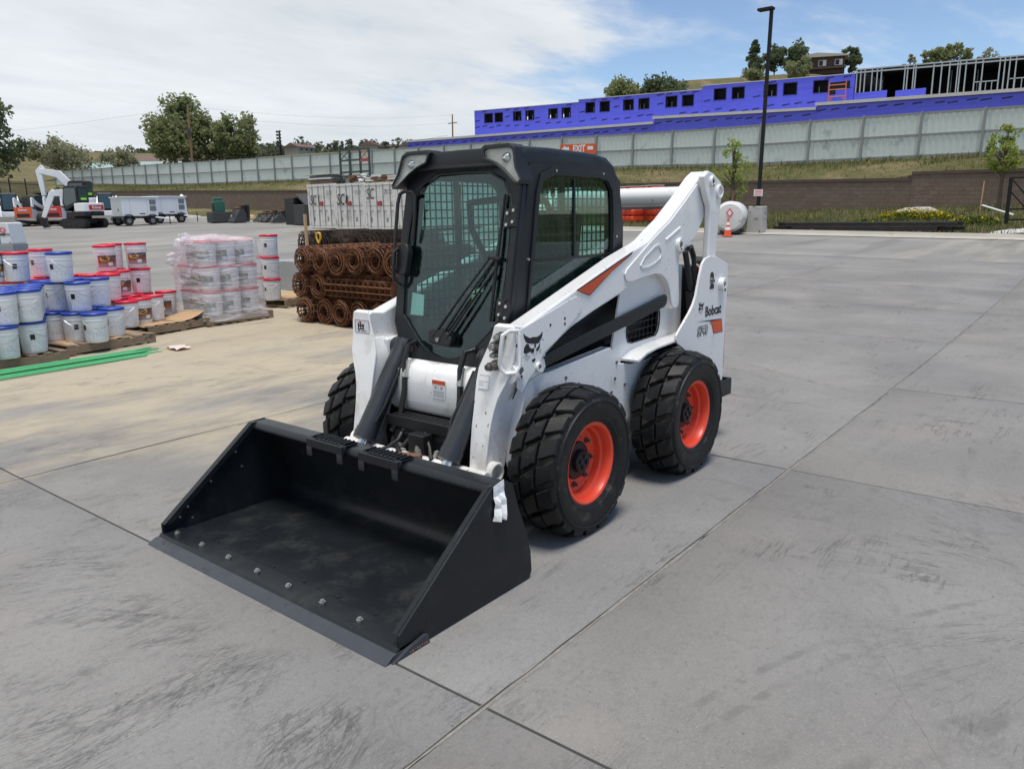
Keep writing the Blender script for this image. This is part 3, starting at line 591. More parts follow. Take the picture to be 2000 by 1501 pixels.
for s in (1, -1):
    arm = lp('lift_arm', MB().py(ARM, .488 * s, .603 * s), 'white', bevel=.014, seg=3)
    lp('arm_side_plate', MB().py(BOOM, .6045 * s, .616 * s), 'white', arm, bevel=.005)
    if s > 0: lp('arm_cover_plate', MB().py(COVER, .6045 * s, .609 * s), 'white', arm, bevel=.004)
    mb = MB(); n = len(DREL); c = Vector((-.48, 1.428)); inn = [((p[0] - c.x) * .86 + c.x, (p[1] - c.y) * .80 + c.y) for p in DREL]
    mb.ring([(p[0], .6165 * s, p[1]) for p in DREL], [(p[0], .6165 * s, p[1]) for p in inn], (0, .006 * s, 0)); lp('pressed_rib', mb, 'white', arm, bevel=.0025)
    lp('pressed_rib', MB().cyl((-.66, .615 * s, 1.525), (-.86, .615 * s, 1.60), .009, n=8), 'white', arm)
    # wide front face of the arm, from the top down to the bucket pivot
    lg = [(1.0, .925, .74, .46, .600), (.93, .955, .705, .425, .603), (.88, .972, .70, .412, .598), (.82, .988, .745, .412, .575), (.75, 1.0, .785, .412, .548), (.68, 1.015, .815, .412, .535), (.58, 1.038, .862, .412, .526), (.46, 1.062, .895, .418, .522), (.40, 1.072, .91, .42, .522), (.345, 1.06, .95, .42, .522)]
    g = [[(xb, yi * s, z), (xf, yi * s, z), (xf, yo * s, z), (xb, yo * s, z), (xb, yi * s, z)] for z, xf, xb, yi, yo in lg]
    mb = MB().sheet(g); mb.f.append((0, 1, 2, 3)); mb.f.append(tuple((len(g) - 1) * 5 + i for i in range(4))); lp('arm_leg', mb, 'white', arm, smooth=45)
    fp = [(.918, 1.166, .505, .600), (.934, 1.152, .490, .622), (.937, 1.10, .476, .630), (.944, 1.02, .440, .628), (.966, .93, .404, .620), (.984, .86, .400, .594), (1.000, .79, .402, .560), (1.014, .72, .404, .542), (1.034, .63, .404, .531), (1.058, .51, .41, .528), (1.080, .40, .42, .527), (1.086, .35, .42, .527)]
    mb = MB(); a = [(x, yi * s, z) for x, z, yi, yo in fp]; b = [(x, yo * s, z) for x, z, yi, yo in fp]
    th = .013; ab = [(x - th, y, z - th * .3) for x, y, z in a]; bb = [(x - th, y, z - th * .3) for x, y, z in b]; n = len(a)
    fs = []
    for i in range(n - 1):
        fs += [(i, i + 1, n + i + 1, n + i), (2 * n + i, 3 * n + i, 3 * n + i + 1, 2 * n + i + 1), (i, 2 * n + i, 2 * n + i + 1, i + 1), (n + i, n + i + 1, 3 * n + i + 1, 3 * n + i)]
    fs += [(0, n, 3 * n, 2 * n), (n - 1, 3 * n - 1, 4 * n - 1, 2 * n - 1)]
    mb.add(a + b + ab + bb, fs); lp('arm_front_plate', mb, 'white', arm, bevel=.004, smooth=50)
    # bosses and pins
    for (x, z, r, w) in ((.898, .925, .042, .034), (.719, .915, .026, .02), (-.846, 1.487, .047, .035)):
        mb = MB().lathe([(r, .0), (r, w * .8), (r * .93, w), (r * .52, w), (r * .50, w * .55), (0, w * .55)], (x, .604, z), 'y', 24)
        if s < 0: mb.v = [(p[0], -p[1], p[2]) for p in mb.v]
        lp('pivot_boss', mb, 'white', arm)
        lp('pivot_pin', MB().cyl((x, (.604 + w * .5) * s, z), (x, (.604 + w * .85) * s, z), r * .40, n=14), 'castiron', arm)
    mb = MB().lathe([(.058, 0), (.058, .036), (.052, .042), (.044, .042), (.042, .0), (.042, -.04), (0, -.04)], (1.018, .522, .392), 'y', 28)
    if s < 0: mb.v = [(p[0], -p[1], p[2]) for p in mb.v]
    lp('bucket_pivot_boss', mb, 'white', arm)
    sl = [(.862, .560, .832), (.880, .566, .838), (.908, .552, .772), (.890, .546, .766)]; lp('slot', MB().ext([(x, (y + .026) * s, z) for x, y, z in sl], (0, .002 * s, 0)), 'decal', arm)
    # lower link bar, rear link and tower
    mb = MB().py([(.655, .965), (.700, .945), (.690, .905), (.640, .895), (-.70, 1.082), (-.735, 1.10), (-.745, 1.145), (-.717, 1.165)], .575 * s, .600 * s)
    lp('control_link', mb, 'cab', bevel=.006)
    rl = lp('rear_link', MB().py(LINKO, .622 * s, .668 * s), 'white', bevel=.012, seg=3)
    for (x, z, r, rh) in ((-1.213, 1.902, .040, .020), (-1.333, 1.835, .050, .037)):
        mb = MB().lathe([(r, .0), (r, .012), (r * .92, .017), (rh, .017), (rh * .95, -.03), (0, -.03)], (x, .667, z), 'y', 28)
        if s < 0: mb.v = [(p[0], -p[1], p[2]) for p in mb.v]
        lp('link_boss', mb, 'white', rl)
        if rh < .03: lp('link_pin', MB().cyl((x, .64 * s, z), (x, .678 * s, z), .015, n=12), 'black', rl)
    tw = lp('rear_upright', MB().py(TOWER, .684 * s, .702 * s), 'white', bevel=.004)
    lp('upright_edge', MB().py([(-1.474, 1.255), (-1.466, 1.326), (-1.278, 1.386), (-1.30, 1.35), (-1.45, 1.30), (-1.455, 1.25), (-1.436, .47), (-1.455, .461)], .50 * s, .6835 * s), 'white', tw, bevel=.004)
    mb = MB().lathe([(.048, .0), (.048, .030), (.044, .036), (.020, .036), (.018, .022), (0, .022)], (-1.355, .700, 1.186), 'y', 26)
    if s < 0: mb.v = [(p[0], -p[1], p[2]) for p in mb.v]
    lp('tower_boss', mb, 'white', tw)
    lp('tower_pin', MB().cyl((-1.355, .715 * s, 1.186), (-1.355, .732 * s, 1.186), .016, n=10), 'castiron', tw)
    mb = MB(); bigring(mb, GUS, HOLE, .548 * s, .560 * s); gp_ = lp('gusset_plate', mb, 'white', smooth=30)
    # ventilation grille in the gusset opening
    mb = MB()
    for k in range(8): mb.cyl((-.30 - .055 * k, .545 * s, .885), (-.30 - .055 * k - .01, .545 * s, 1.085), .0035, n=6)
    for k in range(4): mb.cyl((-.27, .545 * s, .915 + .045 * k), (-.712, .545 * s, .915 + .045 * k + .005), .0035, n=6)
    lp('vent_grille', mb, 'black', gp_)
    inn = [((p[0] + .49) * .95 - .49, (p[1] - .98) * .90 + .98) for p in HOLE]
    lp('vent_frame', MB().ring([(p[0], .5605 * s, p[1]) for p in HOLE], [(p[0], .5605 * s, p[1]) for p in inn], (0, .004 * s, 0)), 'black', gp_)
    lp('engine_shroud', MB().py([(-.26, .87), (-.73, .87), (-.73, 1.10), (-.26, 1.10)], .40 * s, .41 * s), 'castiron', gp_)
    # fender ledge above the rear wheel
    lp('fender_ledge', MB().py([(-.215, .792), (-.32, .826), (-.45, .842), (-.95, .862), (-.97, .880), (-.45, .858), (-.31, .842), (-.21, .808)], .56 * s, .690 * s), 'white', bevel=.003)
    # lift cylinder behind the arm
    lp('lift_cylinder', MB().cyl((-1.05, .655 * s, .78), (-1.0, .645 * s, 1.16), .038, n=18).cyl((-1.0, .645 * s, 1.16), (-.90, .64 * s, 1.44), .02, n=14), 'black')
    lp('hose', MB().tube([(-.93, .645 * s, 1.46), (-1.0, .635 * s, 1.47), (-1.06, .63 * s, 1.40), (-1.05, .64 * s, 1.30), (-1.03, .65 * s, 1.18), (-1.06, .655 * s, 1.0)], .014), 'hose')
    lp('steel_line', MB().tube([(-.95, .62 * s, 1.45), (-1.04, .61 * s, 1.44), (-1.09, .605 * s, 1.38), (-1.12, .60 * s, 1.30)], .012), 'castiron')
    # tilt cylinder in front
    p0 = Vector((.79, .350 * s, .945)); p1 = Vector((1.150, .338 * s, .455)); d = (p1 - p0).normalized()
    tc_ = lp('tilt_cylinder', MB().cyl(p0 - d * .03, p1, .060, n=24).cyl(p1 - d * .06, p1 + d * .004, .064, n=24), 'cyl')
    lp('cylinder_rod', MB().cyl(p1, p1 + d * .17, .026, n=16), 'chrome', tc_)
    lp('cylinder_eye', MB().cyl(p0 + Vector((0, -.066, 0)), p0 + Vector((0, .066, 0)), .052, n=20), 'cyl', tc_)
    lp('cylinder_pin', MB().cyl(p0 + Vector((0, -.090 * 1, 0)), p0 + Vector((0, .09, 0)), .030, n=16), 'castiron', tc_)
    lp('arm_clevis', MB().bx(.70, .86, (.415 if s > 0 else -.49), (.49 if s > 0 else -.415), .86, 1.0), 'white', bevel=.02)
    q = Vector((.012, -.07 * s, .012))
    lp('steel_line', MB().tube([p0 + d * .10 + q, p0 + d * .25 + q, p0 + d * .40 + q * 1.1, p0 + d * .46 + q * .9, p0 + d * .50 + q * .8], .009), 'black', tc_)
    hq = Vector((.03, -.11 * s, -.02))
    lp('hose', MB().tube([p0 + hq + Vector((-.05, 0, .0)), p0 + hq + Vector((-.01, -.01 * s, .06)), p0 + hq + Vector((.05, -.02 * s, .05)), p0 + hq + Vector((.09, -.02 * s, -.04)), p0 + hq + Vector((.10, -.02 * s, -.20)), p0 + hq + Vector((.14, -.015 * s, -.36)), p0 + hq + Vector((.2, .0, -.44))], .017), 'hose')
    lp('hose_ferrule', MB().cyl(p0 + hq + Vector((.075, -.02 * s, -.03)), p0 + hq + Vector((.095, -.02 * s, -.13)), .021, n=12), 'zinc')
lp('cross_tube', MB().cyl((-1.148, -.49, 1.808), (-1.148, .49, 1.808), .066, n=28), 'white')
lp('rear_cross_member', MB().bx(-1.44, -1.36, -.66, .66, .60, 1.05), 'black')
tg = lp('tailgate', MB().px(rounded([(-.66, .50), (.66, .50), (.66, 1.24), (.60, 1.29), (-.60, 1.29), (-.66, 1.24)], .05), -1.58, -1.478), 'red', bevel=.02)
lp('rear_bumper', MB().bx(-1.60, -1.40, -.70, .70, .40, .425).bx(-1.60, -1.575, -.70, .70, .33, .455).py([(-1.60, .455), (-1.38, .455), (-1.38, .44), (-1.46, .33), (-1.60, .33)], .70, .715).py([(-1.60, .455), (-1.38, .455), (-1.38, .44), (-1.46, .33), (-1.60, .33)], -.715, -.70), 'cab', bevel=.004)

# ---- decals on the visible side: head emblem, lettering, stripes
DY = .6093
EMB = [[(.842, 1.111), (.825, 1.096), (.788, 1.079), (.759, 1.081), (.727, 1.077), (.701, 1.083), (.6771, 1.0995), (.678, 1.085), (.686, 1.066), (.702, 1.052), (.708, 1.045), (.728, 1.041), (.759, 1.045), (.791, 1.050), (.811, 1.056), (.828, 1.070), (.838, 1.089)],
       [(.816, 1.052), (.800, 1.048), (.793, 1.034), (.779, 1.022), (.755, 1.021), (.751, 1.009), (.760, .995), (.777, .998), (.784, 1.008), (.806, 1.003), (.826, 1.001), (.843, 1.010), (.838, 1.033), (.825, 1.047)],
       [(.749, 1.043), (.737, 1.041), (.738, 1.022), (.751, 1.021)],
       [(.703, 1.044), (.701, 1.023), (.711, 1.009), (.724, 1.0), (.737, 1.005), (.730, 1.017), (.711, 1.027)],
       [(.772, .961), (.747, .967), (.742, .957), (.754, .946), (.772, .950)]]
WH = [((.815, .997), (.846, .984)), ((.805, .991), (.832, .971)), ((.789, .986), (.819, .963)), ((.703, 1.006), (.689, 1.002)), ((.71, .998), (.692, .990)), ((.755, .99), (.752, .975)), ((.735, .994), (.733, .982))]
def emblem(parent, y, fx=1.0, ox=0.0, oz=0.0, whisk=True):
    mb = MB(); c = Vector((.76, 1.03))
    for poly in EMB: mb.py([((p[0] - c.x) * fx + ox, (p[1] - c.y) * fx + oz) for p in poly], y, y + .0012)
    if whisk:
        for a, b in WH:
            a = Vector(((a[0] - c.x) * fx + ox, (a[1] - c.y) * fx + oz)); b = Vector(((b[0] - c.x) * fx + ox, (b[1] - c.y) * fx + oz)); n = (b - a).orthogonal().normalized() * .0011 * fx
            mb.py([tuple(a + n), tuple(b + n * .4), tuple(b - n * .4), tuple(a - n)], y, y + .0012)
    return lp('head_emblem', mb, 'decal', parent, smooth=0)
ARML = [o for o in LD.children if o.name.startswith('lift_arm')][0]; TWL = [o for o in LD.children if o.name.startswith('rear_upright')][0]
emblem(ARML, DY, 1.0, .76, 1.03); emblem(TWL, .7025, .50, -1.045, 1.048)
FR_ = face_rot((-1, 0, 0), (0, 0, 1))
def fit_text(body, w, h, mat, bold=0.0, shear=0.0):
    me = text_mesh(body, .1, mat, bold, 1.0, .0012, shear); xs = [v.co.x for v in me.vertices]; ys = [v.co.y for v in me.vertices]; cx_, cy_ = (min(xs) + max(xs)) / 2, (min(ys) + max(ys)) / 2; fx_, fy_ = w / (max(xs) - min(xs)), h / (max(ys) - min(ys))
    for v in me.vertices: v.co = ((v.co.x - cx_) * fx_, (v.co.y - cy_) * fy_, v.co.z)
    return me
link('lettering', fit_text('Bobcat', .265, .072, MT['decal'], .0022), TWL, (-1.247, .7032, 1.012), FR_)
link('lettering', text_mesh('S740', .090, MT['decal'], .0042, .94, .0012, .12), TWL, (-1.078, .7032, .880), FR_)
link('lettering', text_mesh('S740', .090, MT['paper'], -.0022, .94, .0012, .12), TWL, (-1.078, .7046, .880), FR_)
link('lettering', fit_text('2', .066, .120, MT['decal'], .006), TWL, (-1.205, .7032, 1.225), FR_)
lp('speed_strip', MB().py([(-1.165, 1.208), (-1.248, 1.206), (-1.248, 1.234), (-1.165, 1.236)], .7046, .7050), 'paper', TWL)
link('lettering', fit_text('SPEED', .078, .022, MT['decal'], .001), TWL, (-1.206, .7062, 1.221), FR_)
lp('decal_stripe', MB().py([(-.987, .956), (-1.172, .938), (-1.215, .932), (-1.23, .90), (-1.262, .837), (-1.423, .832), (-1.395, .932), (-1.20, .945)][::-1], .7024, .7034), 'decal', TWL)
lp('decal_stripe', MB().py([(-1.19, .930), (-1.235, .90), (-1.266, .841), (-1.418, .836), (-1.392, .928)][::-1], .7036, .7042), 'orange', TWL)
lp('decal_stripe', MB().py([(.360, 1.289), (-.262, 1.475), (-.24, 1.455), (-.016, 1.368), (.222, 1.247)], DY, DY + .001), 'decal', ARML)
lp('decal_stripe', MB().py([(.345, 1.287), (.05, 1.370), (-.22, 1.457), (-.016, 1.372), (.225, 1.252)], DY + .0012, DY + .002), 'orange', ARML)
for (x, z) in ((.605, 1.125), (.47, 1.145), (.47, 1.115), (.90, 1.055), (.66, .955)): lp('bolt_hole', MB().cyl((x, .608, z), (x, .6105, z), .008, n=10), 'decal', ARML)
for (x, z) in ((.43, .80), (.30, .74), (-.10, .70), (-.06, .62), (-.12, .80), (-.22, .64)): lp('bolt', MB().cyl((x, .583, z), (x, .592, z), .010, n=8), 'castiron')
# stickers on the front faces of the arms
st = lp('arm_sticker', MB().ext([(.9425, -.605, 1.03), (.9425, -.475, 1.025), (.9415, -.477, 1.105), (.9415, -.605, 1.11)], (.0012, 0, 0)), 'paper')
mb = MB()
for (y0, y1, z0, z1) in ((-.6, -.475, 1.028, 1.030), (-.6, -.475, 1.105, 1.107), (-.6, -.598, 1.03, 1.107), (-.477, -.475, 1.03, 1.107), (-.575, -.520, 1.070, 1.078), (-.575, -.565, 1.058, 1.09), (-.555, -.545, 1.052, 1.09), (-.535, -.523, 1.055, 1.085), (-.58, -.52, 1.05, 1.056), (-.575, -.56, 1.038, 1.046), (-.545, -.50, 1.040, 1.044)):
    mb.bx(.9437, .9445, y0, y1, z0, z1)
lp('sticker_print', mb, 'decal', st); lp('sticker_mark', MB().bx(.9437, .9446, -.562, -.545, 1.09, 1.10), 'red', st)
st = lp('arm_sticker', MB().ext([(.9945, .425, .825), (.9945, .492, .825), (.9775, .490, .897), (.9775, .417, .895)], (.0012, 0, .0003)), 'paper')
mb = MB()
for t in (0, .25, .4, .55, .98):
    x = .9945 - .017 * t + .0016; z = .825 + .071 * t; mb.ext([(x, .424, z), (x, .490 if t in (0, .55, .98) else .46, z), (x - .0005, .490 if t in (0, .55, .98) else .46, z + .002), (x - .0005, .424, z + .002)], (.0006, 0, .0002))
lp('sticker_print', mb, 'paperink', st)
# hydraulic couplers with their guard on the visible arm's front
gu = lp('coupler_guard', MB().tube([(.930, .640, 1.138), (.975, .628, 1.142), (.998, .600, 1.12), (1.000, .588, 1.05), (.998, .576, .97), (.990, .578, .945), (.978, .600, .922), (.950, .640, .925), (.925, .646, .955), (.922, .648, 1.04), (.924, .646, 1.12)], .0115, 10, True).cyl((.93, .60, .915), (.955, .60, .915), .05, n=24), 'white')
for (y, z, r, l) in ((.556, 1.108, .020, .045), (.535, 1.060, .024, .060), (.530, 1.015, .017, .050), (.530, .958, .023, .085)):
    q = lp('hydraulic_coupler', MB().cyl((.935, y, z), (.935 + l, y - .006, z - .004), r, n=18).cyl((.935 + l * .3, y - .002, z - .001), (.935 + l * .55, y - .004, z - .002), r * 1.18, n=18), 'castiron', gu)
    lp('coupler_cap', MB().cyl((.935 + l, y - .006, z - .004), (.935 + l + .018, y - .008, z - .006), r * .72, n=16), 'zinc' if z > .96 else 'castiron', gu)

# ---- bucket
BK = empty('bucket', parent=LD)
shell_in = [(2.085, .034), (1.70, .032), (1.36, .030), (1.315, .036), (1.275, .060), (1.255, .10), (1.262, .16), (1.30, .28), (1.355, .42), (1.375, .470)]
shell_out = [(2.085, .004), (1.70, .003), (1.30, .004), (1.26, .015), (1.240, .040), (1.236, .10), (1.246, .17), (1.285, .29), (1.340, .43), (1.360, .480)]
lp('bucket_shell', MB().py(shell_in + shell_out[::-1], -.930, .930), 'bucket', BK, smooth=50)
lp('bucket_top_beam', MB().py(rounded([(1.360, .470), (1.378, .465), (1.44, .470), (1.505, .500), (1.505, .520), (1.48, .538), (1.395, .541), (1.358, .52)], .025, 4), -.930, .930), 'bucket', BK, smooth=50)
SIDE = [(2.092, .012), (2.092, .096), (1.505, .540), (1.405, .545), (1.362, .520), (1.326, .40), (1.270, .26), (1.236, .14), (1.230, .040), (1.245, .014), (1.27, .006)]
for s in (1, -1):
    sp = lp('bucket_side', MB().py(SIDE, .9305 * s, .945 * s), 'bucket', BK, bevel=.002)
    lp('side_edge_bar', MB().py([(2.085, .10), (2.092, .098), (1.507, .541), (1.475, .541), (1.48, .520), (2.05, .090)], .905 * s, .930 * s), 'bucket', sp, bevel=.002)
    for (x, z) in ((2.0, .115), (1.93, .09), (1.80, .265), (1.63, .395), (1.60, .30), (1.95, .16)): lp('bolt_hole', MB().cyl((x, (.945 if s > 0 else .9045) * s, z), (x, (.9462 if s > 0 else .9030) * s, z), .007, n=10), 'decal' if s > 0 else 'zinc', sp)
lp('base_edge', MB().py([(2.115, .006), (2.12, .020), (2.10, .046), (1.985, .046), (1.975, .036), (2.06, .034)], -.945, .945), 'bucket', BK, bevel=.002)
ce = lp('cutting_edge', MB().py([(2.172, .001), (2.174, .006), (2.130, .030), (2.045, .032), (2.04, .001)], -.948, .948), 'edge', BK, bevel=.0015)
lp('side_cutter', MB().py([(2.150, .002), (2.06, .034), (1.96, .05), (1.945, .045), (1.940, .003)], .9455, .962), 'edge', BK, bevel=.002)
lp('side_cutter', MB().py([(2.150, .002), (2.06, .034), (1.96, .05), (1.945, .045), (1.940, .003)], -.962, -.9455), 'edge', BK, bevel=.002)
mb = MB()
for k in range(8): mb.bx(1.955 + .013 * k, 1.962 + .013 * k, .9622, .9630, .010 + .003 * (k % 3), .020 - .002 * (k % 2))
lp('side_cutter_print', mb, pmat('faded_print', (.30, .15, .11), .7), BK)
for k in range(7):
    y = -.851 + .2515 * k
    b = lp('edge_bolt', MB().cyl((0, 0, 0), (0, 0, .010), .016, n=6), 'zinc', BK, loc=(2.052, y, .0465), rot=(0, 0, k * .7))
    lp('bolt_stud', MB().cyl((0, 0, .010), (0, 0, .018), .009, n=12), 'zinc', b)
for k in range(6): lp('edge_hole', MB().cyl((1.955, -.611 + .252 * k, .030), (1.955, -.611 + .252 * k, .0366), .010, n=14), 'decal', BK)
for y0, y1 in ((-.354, -.055), (.073, .366)):
    mb = MB().bx(1.42, 1.505, y0, y1, .5425, .552)
    for k in range(9): mb.bx(1.425 + .0, 1.50, y0 + .015 + .032 * k, y0 + .024 + .032 * k, .5525, .560)
    for yy in (y0, y1 - .045): mb.py([(1.505, .552), (1.42, .552), (1.42, .545), (1.490, .545), (1.520, .50), (1.520, .455), (1.535, .455), (1.535, .505)], yy, yy + .045)
    mb.bx(1.519, 1.533, y0, y1, .505, .5515)
    lp('bucket_step', mb, 'cab', BK, bevel=.003)
# crumpled paper tag taped on the bucket corner
g = []; rn = random.Random(5)
for i in range(7):
    row = []
    for j in range(5):
        row.append((1.50 - .018 * j + (.012 if i > 4 else 0) + rn.uniform(-.003, .003), .9465 + (.004 + .006 * (i % 2) + .006 * i * (j % 2)) * (1 if i > 2 else .3), .545 - .026 * i + .004 * j + (-.02 * j / 4 if i > 4 else 0)))
    g.append(row)
pt = lp('paper_tag', MB().sheet(g), 'paper', BK, smooth=0); sm = pt.modifiers.new('s', 'SOLIDIFY'); sm.thickness = .001

# ---- cab -----------------------------------------------------------------------
CB = empty('cab', parent=LD)
def fx(z, off=0.0): return .964 - .192 * z + off          # sloping front face
def fpt(y, z, off=0.0): return (fx(z, off), y, z)
NV = Vector((1, 0, .192)).normalized()
for s in (1, -1):
    out = [(.560, 1.985), (.528, 2.035), (.45, 2.045), (-.10, 2.035), (-.27, 1.99), (-.345, 1.90), (-.385, 1.76), (-.41, 1.60), (-.40, .95), (.10, .90), (.66, .90), (.735, 1.10)]
    hole = [(.485, 1.82), (.45, 1.885), (.36, 1.915), (-.12, 1.91), (-.20, 1.895), (-.25, 1.84), (-.262, 1.75), (-.268, 1.62), (-.25, 1.18), (.10, 1.08), (.585, 1.06), (.60, 1.16)]
    cs = lp('cab_side', MB().ring([(x, .425 * s, z) for x, z in out], [(x, .425 * s, z) for x, z in hole], (0, .025 * s, 0)), 'cab', CB, bevel=.008)
    fr = [(.515, 1.83), (.47, 1.925), (.36, 1.960), (-.15, 1.955), (-.235, 1.925), (-.29, 1.84), (-.305, 1.74), (-.312, 1.62), (-.29, 1.14), (.10, 1.04), (.61, 1.02), (.625, 1.14)]
    lp('window_surround', MB().ring([(x, .4505 * s, z) for x, z in fr], [(x, .4505 * s, z) for x, z in hole], (0, .012 * s, 0)), 'cab', cs, bevel=.005)
    lp('window_pane', MB().py(hole, .440 * s, .443 * s), 'glass', cs, smooth=0)
    lp('window_rail', MB().bx(-.262, .55, (.444 if s > 0 else -.458), (.458 if s > 0 else -.444), 1.448, 1.463).bx(.135, .150, (.444 if s > 0 else -.452), (.452 if s > 0 else -.444), 1.463, 1.90), 'black', cs)
    for (x, z) in ((.34, 1.940), (-.145, 1.935), (.60, 1.47), (-.305, 1.56), (.60, 1.15)): lp('bolt', MB().cyl((x, .4505 * s, z), (x, .4665 * s, z), .0075, n=8), 'zinc', cs)
    mb = MB()                                   # steel grid inside the window
    def inside(x, z): return -.262 < x < .60 and 1.05 < z < 1.912
    for k in range(18):
        x = -.245 + .05 * k; mb.bx(x - .0042, x + .0042, (.410 if s > 0 else -.416), (.416 if s > 0 else -.410), 1.06 + max(0, -.2 - x) * 1.5, 1.91)
    for k in range(17):
        z = 1.09 + .05 * k; mb.bx(-.262, min(.60, .60 - (z - 1.2) * .17), (.4095 if s > 0 else -.4165), (.4165 if s > 0 else -.4095), z - .0042, z + .0042)
    mb.bx(.195, .235, (.405 if s > 0 else -.420), (.420 if s > 0 else -.405), 1.06, 1.91)
    mb.bx(-.262, .58, (.405 if s > 0 else -.420), (.420 if s > 0 else -.405), 1.36, 1.395)
    lp('window_grid', mb, 'cab', cs)
# roof: rounded cap with a brow over the door
rs = []
for (x, hw, zc, zb) in ((.640, .40, 2.040, 1.985), (.628, .430, 2.060, 1.97), (.56, .450, 2.068, 1.975), (.35, .452, 2.070, 1.985), (-.05, .450, 2.060, 1.99), (-.22, .445, 2.045, 1.975), (-.315, .435, 2.005, 1.93), (-.365, .42, 1.94, 1.87)):
    row = []
    for (fy, fz) in ((-1.0, 0), (-1.0, .55), (-.97, .80), (-.90, .95), (-.75, 1.0), (0, 1.03), (.75, 1.0), (.90, .95), (.97, .80), (1.0, .55), (1.0, 0)):
        row.append((x, hw * fy, zb + (zc - zb) * fz))
    rs.append(row)
mb = MB().sheet(rs); k = len(rs[0]); mb.f.append(tuple(range(k))); mb.f.append(tuple(range((len(rs) - 1) * k, len(rs) * k)))
lp('cab_roof', mb, 'cab', CB, smooth=45)
lp('roof_brow', MB().ext([fpt(y, z, .01) for y, z in ((-.43, 1.985), (.43, 1.985), (.40, 1.925), (.30, 1.955), (-.30, 1.955), (-.40, 1.925))], (.045, 0, .01)), 'black', CB, bevel=.008)
lp('head_liner', MB().bx(-.34, .57, -.42, .42, 1.955, 1.98), 'black', CB)
# door frame and front glass
GL = [(-.30, 1.890), (-.20, 1.940), (.0, 1.945), (.20, 1.940), (.315, 1.890), (.375, 1.80), (.395, 1.60), (.395, 1.40), (.380, 1.150), (.30, 1.06), (.20, .965), (.12, .925), (.04, .905), (-.04, .905), (-.12, .925), (-.20, .965), (-.30, 1.06), (-.375, 1.130), (-.390, 1.40), (-.388, 1.60), (-.365, 1.80)]
FO = [(-.40, 1.97), (-.22, 1.985), (.0, 1.985), (.22, 1.985), (.40, 1.97), (.445, 1.85), (.450, 1.60), (.450, 1.38), (.445, 1.10), (.40, .985), (.30, .90), (.21, .835), (.10, .805), (-.10, .805), (-.21, .835), (-.30, .90), (-.40, .985), (-.442, 1.08), (-.450, 1.38), (-.450, 1.60), (-.445, 1.85)]
door = lp('door', MB().ring([fpt(y, z, -.03) for y, z in FO], [fpt(y, z, -.03) for y, z in GL], NV * .045), 'cab', CB, bevel=.007)
lp('front_glass', MB().ext([fpt(y, z, .0) for y, z in GL], NV * .004), 'glass', door, smooth=0)
gs = [((y * .985), (z - 1.42) * .985 + 1.42) for y, z in GL]
lp('glass_seal', MB().ring([fpt(y, z, .0145) for y, z in GL], [fpt(y, z, .0145) for y, z in gs], NV * .004), 'black', door)
# front pillar trim with hinges on the visible side, the opposite pillar with its pull bar
lp('pillar_trim', MB().ext([fpt(.405, 1.86, .018), fpt(.447, 1.86, .018), fpt(.447, 1.12, .018), fpt(.412, 1.14, .018)], NV * .014), 'cab', door, bevel=.004)
for (y, z, w, h) in ((.425, 1.70, .045, .12), (.385, 1.685, .04, .10), (.395, 1.215, .06, .10), (.438, 1.20, .03, .09)):
    hb = lp('hinge', MB().ext([fpt(y - w / 2, z - h / 2, .02), fpt(y + w / 2, z - h / 2, .02), fpt(y + w / 2, z + h / 2, .02), fpt(y - w / 2, z + h / 2, .02)], NV * .022), 'black', door, bevel=.006)
    for dz in (-.03, .03): lp('hinge_bolt', MB().cyl(Vector(fpt(y, z + dz, .041)), Vector(fpt(y, z + dz, .041)) + NV * .008, .009, n=10), 'zinc', hb)
lp('pull_bar', MB().tube([fpt(-.395, 1.30, .03), fpt(-.415, 1.34, .075), fpt(-.418, 1.42, .085), fpt(-.425, 1.60, .085), fpt(-.430, 1.78, .085), fpt(-.425, 1.835, .080), fpt(-.395, 1.850, .075), fpt(-.34, 1.845, .065), fpt(-.320, 1.82, .055), fpt(-.318, 1.70, .045), fpt(-.325, 1.56, .035)], .011, 10), 'black', door)
hd = lp('door_latch', MB().ext([fpt(y, z, .018) for y, z in rounded([(-.42, 1.36), (-.335, 1.36), (-.325, 1.50), (-.345, 1.545), (-.405, 1.545), (-.425, 1.50)], .02)], NV * .05), 'black', door, bevel=.012)
lp('latch_handle', MB().tube([fpt(-.405, 1.52, .075), fpt(-.41, 1.50, .10), fpt(-.405, 1.42, .10), fpt(-.395, 1.395, .075)], .010), 'black', hd)
# wiper
wp = lp('wiper_motor', MB().ext([fpt(y, z, .01) for y, z in rounded([(-.10, .985), (.07, .975), (.08, 1.03), (.04, 1.06), (-.06, 1.075), (-.11, 1.06)], .02)], NV * .05), 'black', door, bevel=.012)
lp('wiper_pivot', MB().cyl(Vector(fpt(-.02, 1.02, .05)), Vector(fpt(-.02, 1.02, .072)), .012, n=12), 'zinc', wp)
for (a, b) in (((-.07, 1.03), (.285, 1.485)), ((-.01, 1.03), (.320, 1.48)), ((.04, 1.03), (.335, 1.43))):
    lp('wiper_arm', MB().tube([fpt(a[0], a[1], .055), fpt((a[0] + b[0]) / 2, (a[1] + b[1]) / 2, .05), fpt(b[0], b[1], .03)], [.010, .007, .006], 8), 'black', wp)
lp('wiper_link', MB().tube([fpt(.275, 1.485, .035), fpt(.36, 1.475, .035)], .010, 8), 'black', wp)
lp('wiper_blade', MB().tube([fpt(.335, 1.815, .018), fpt(.330, 1.48, .026), fpt(.318, 1.140, .018)], [.008, .011, .008], 8), 'black', wp)
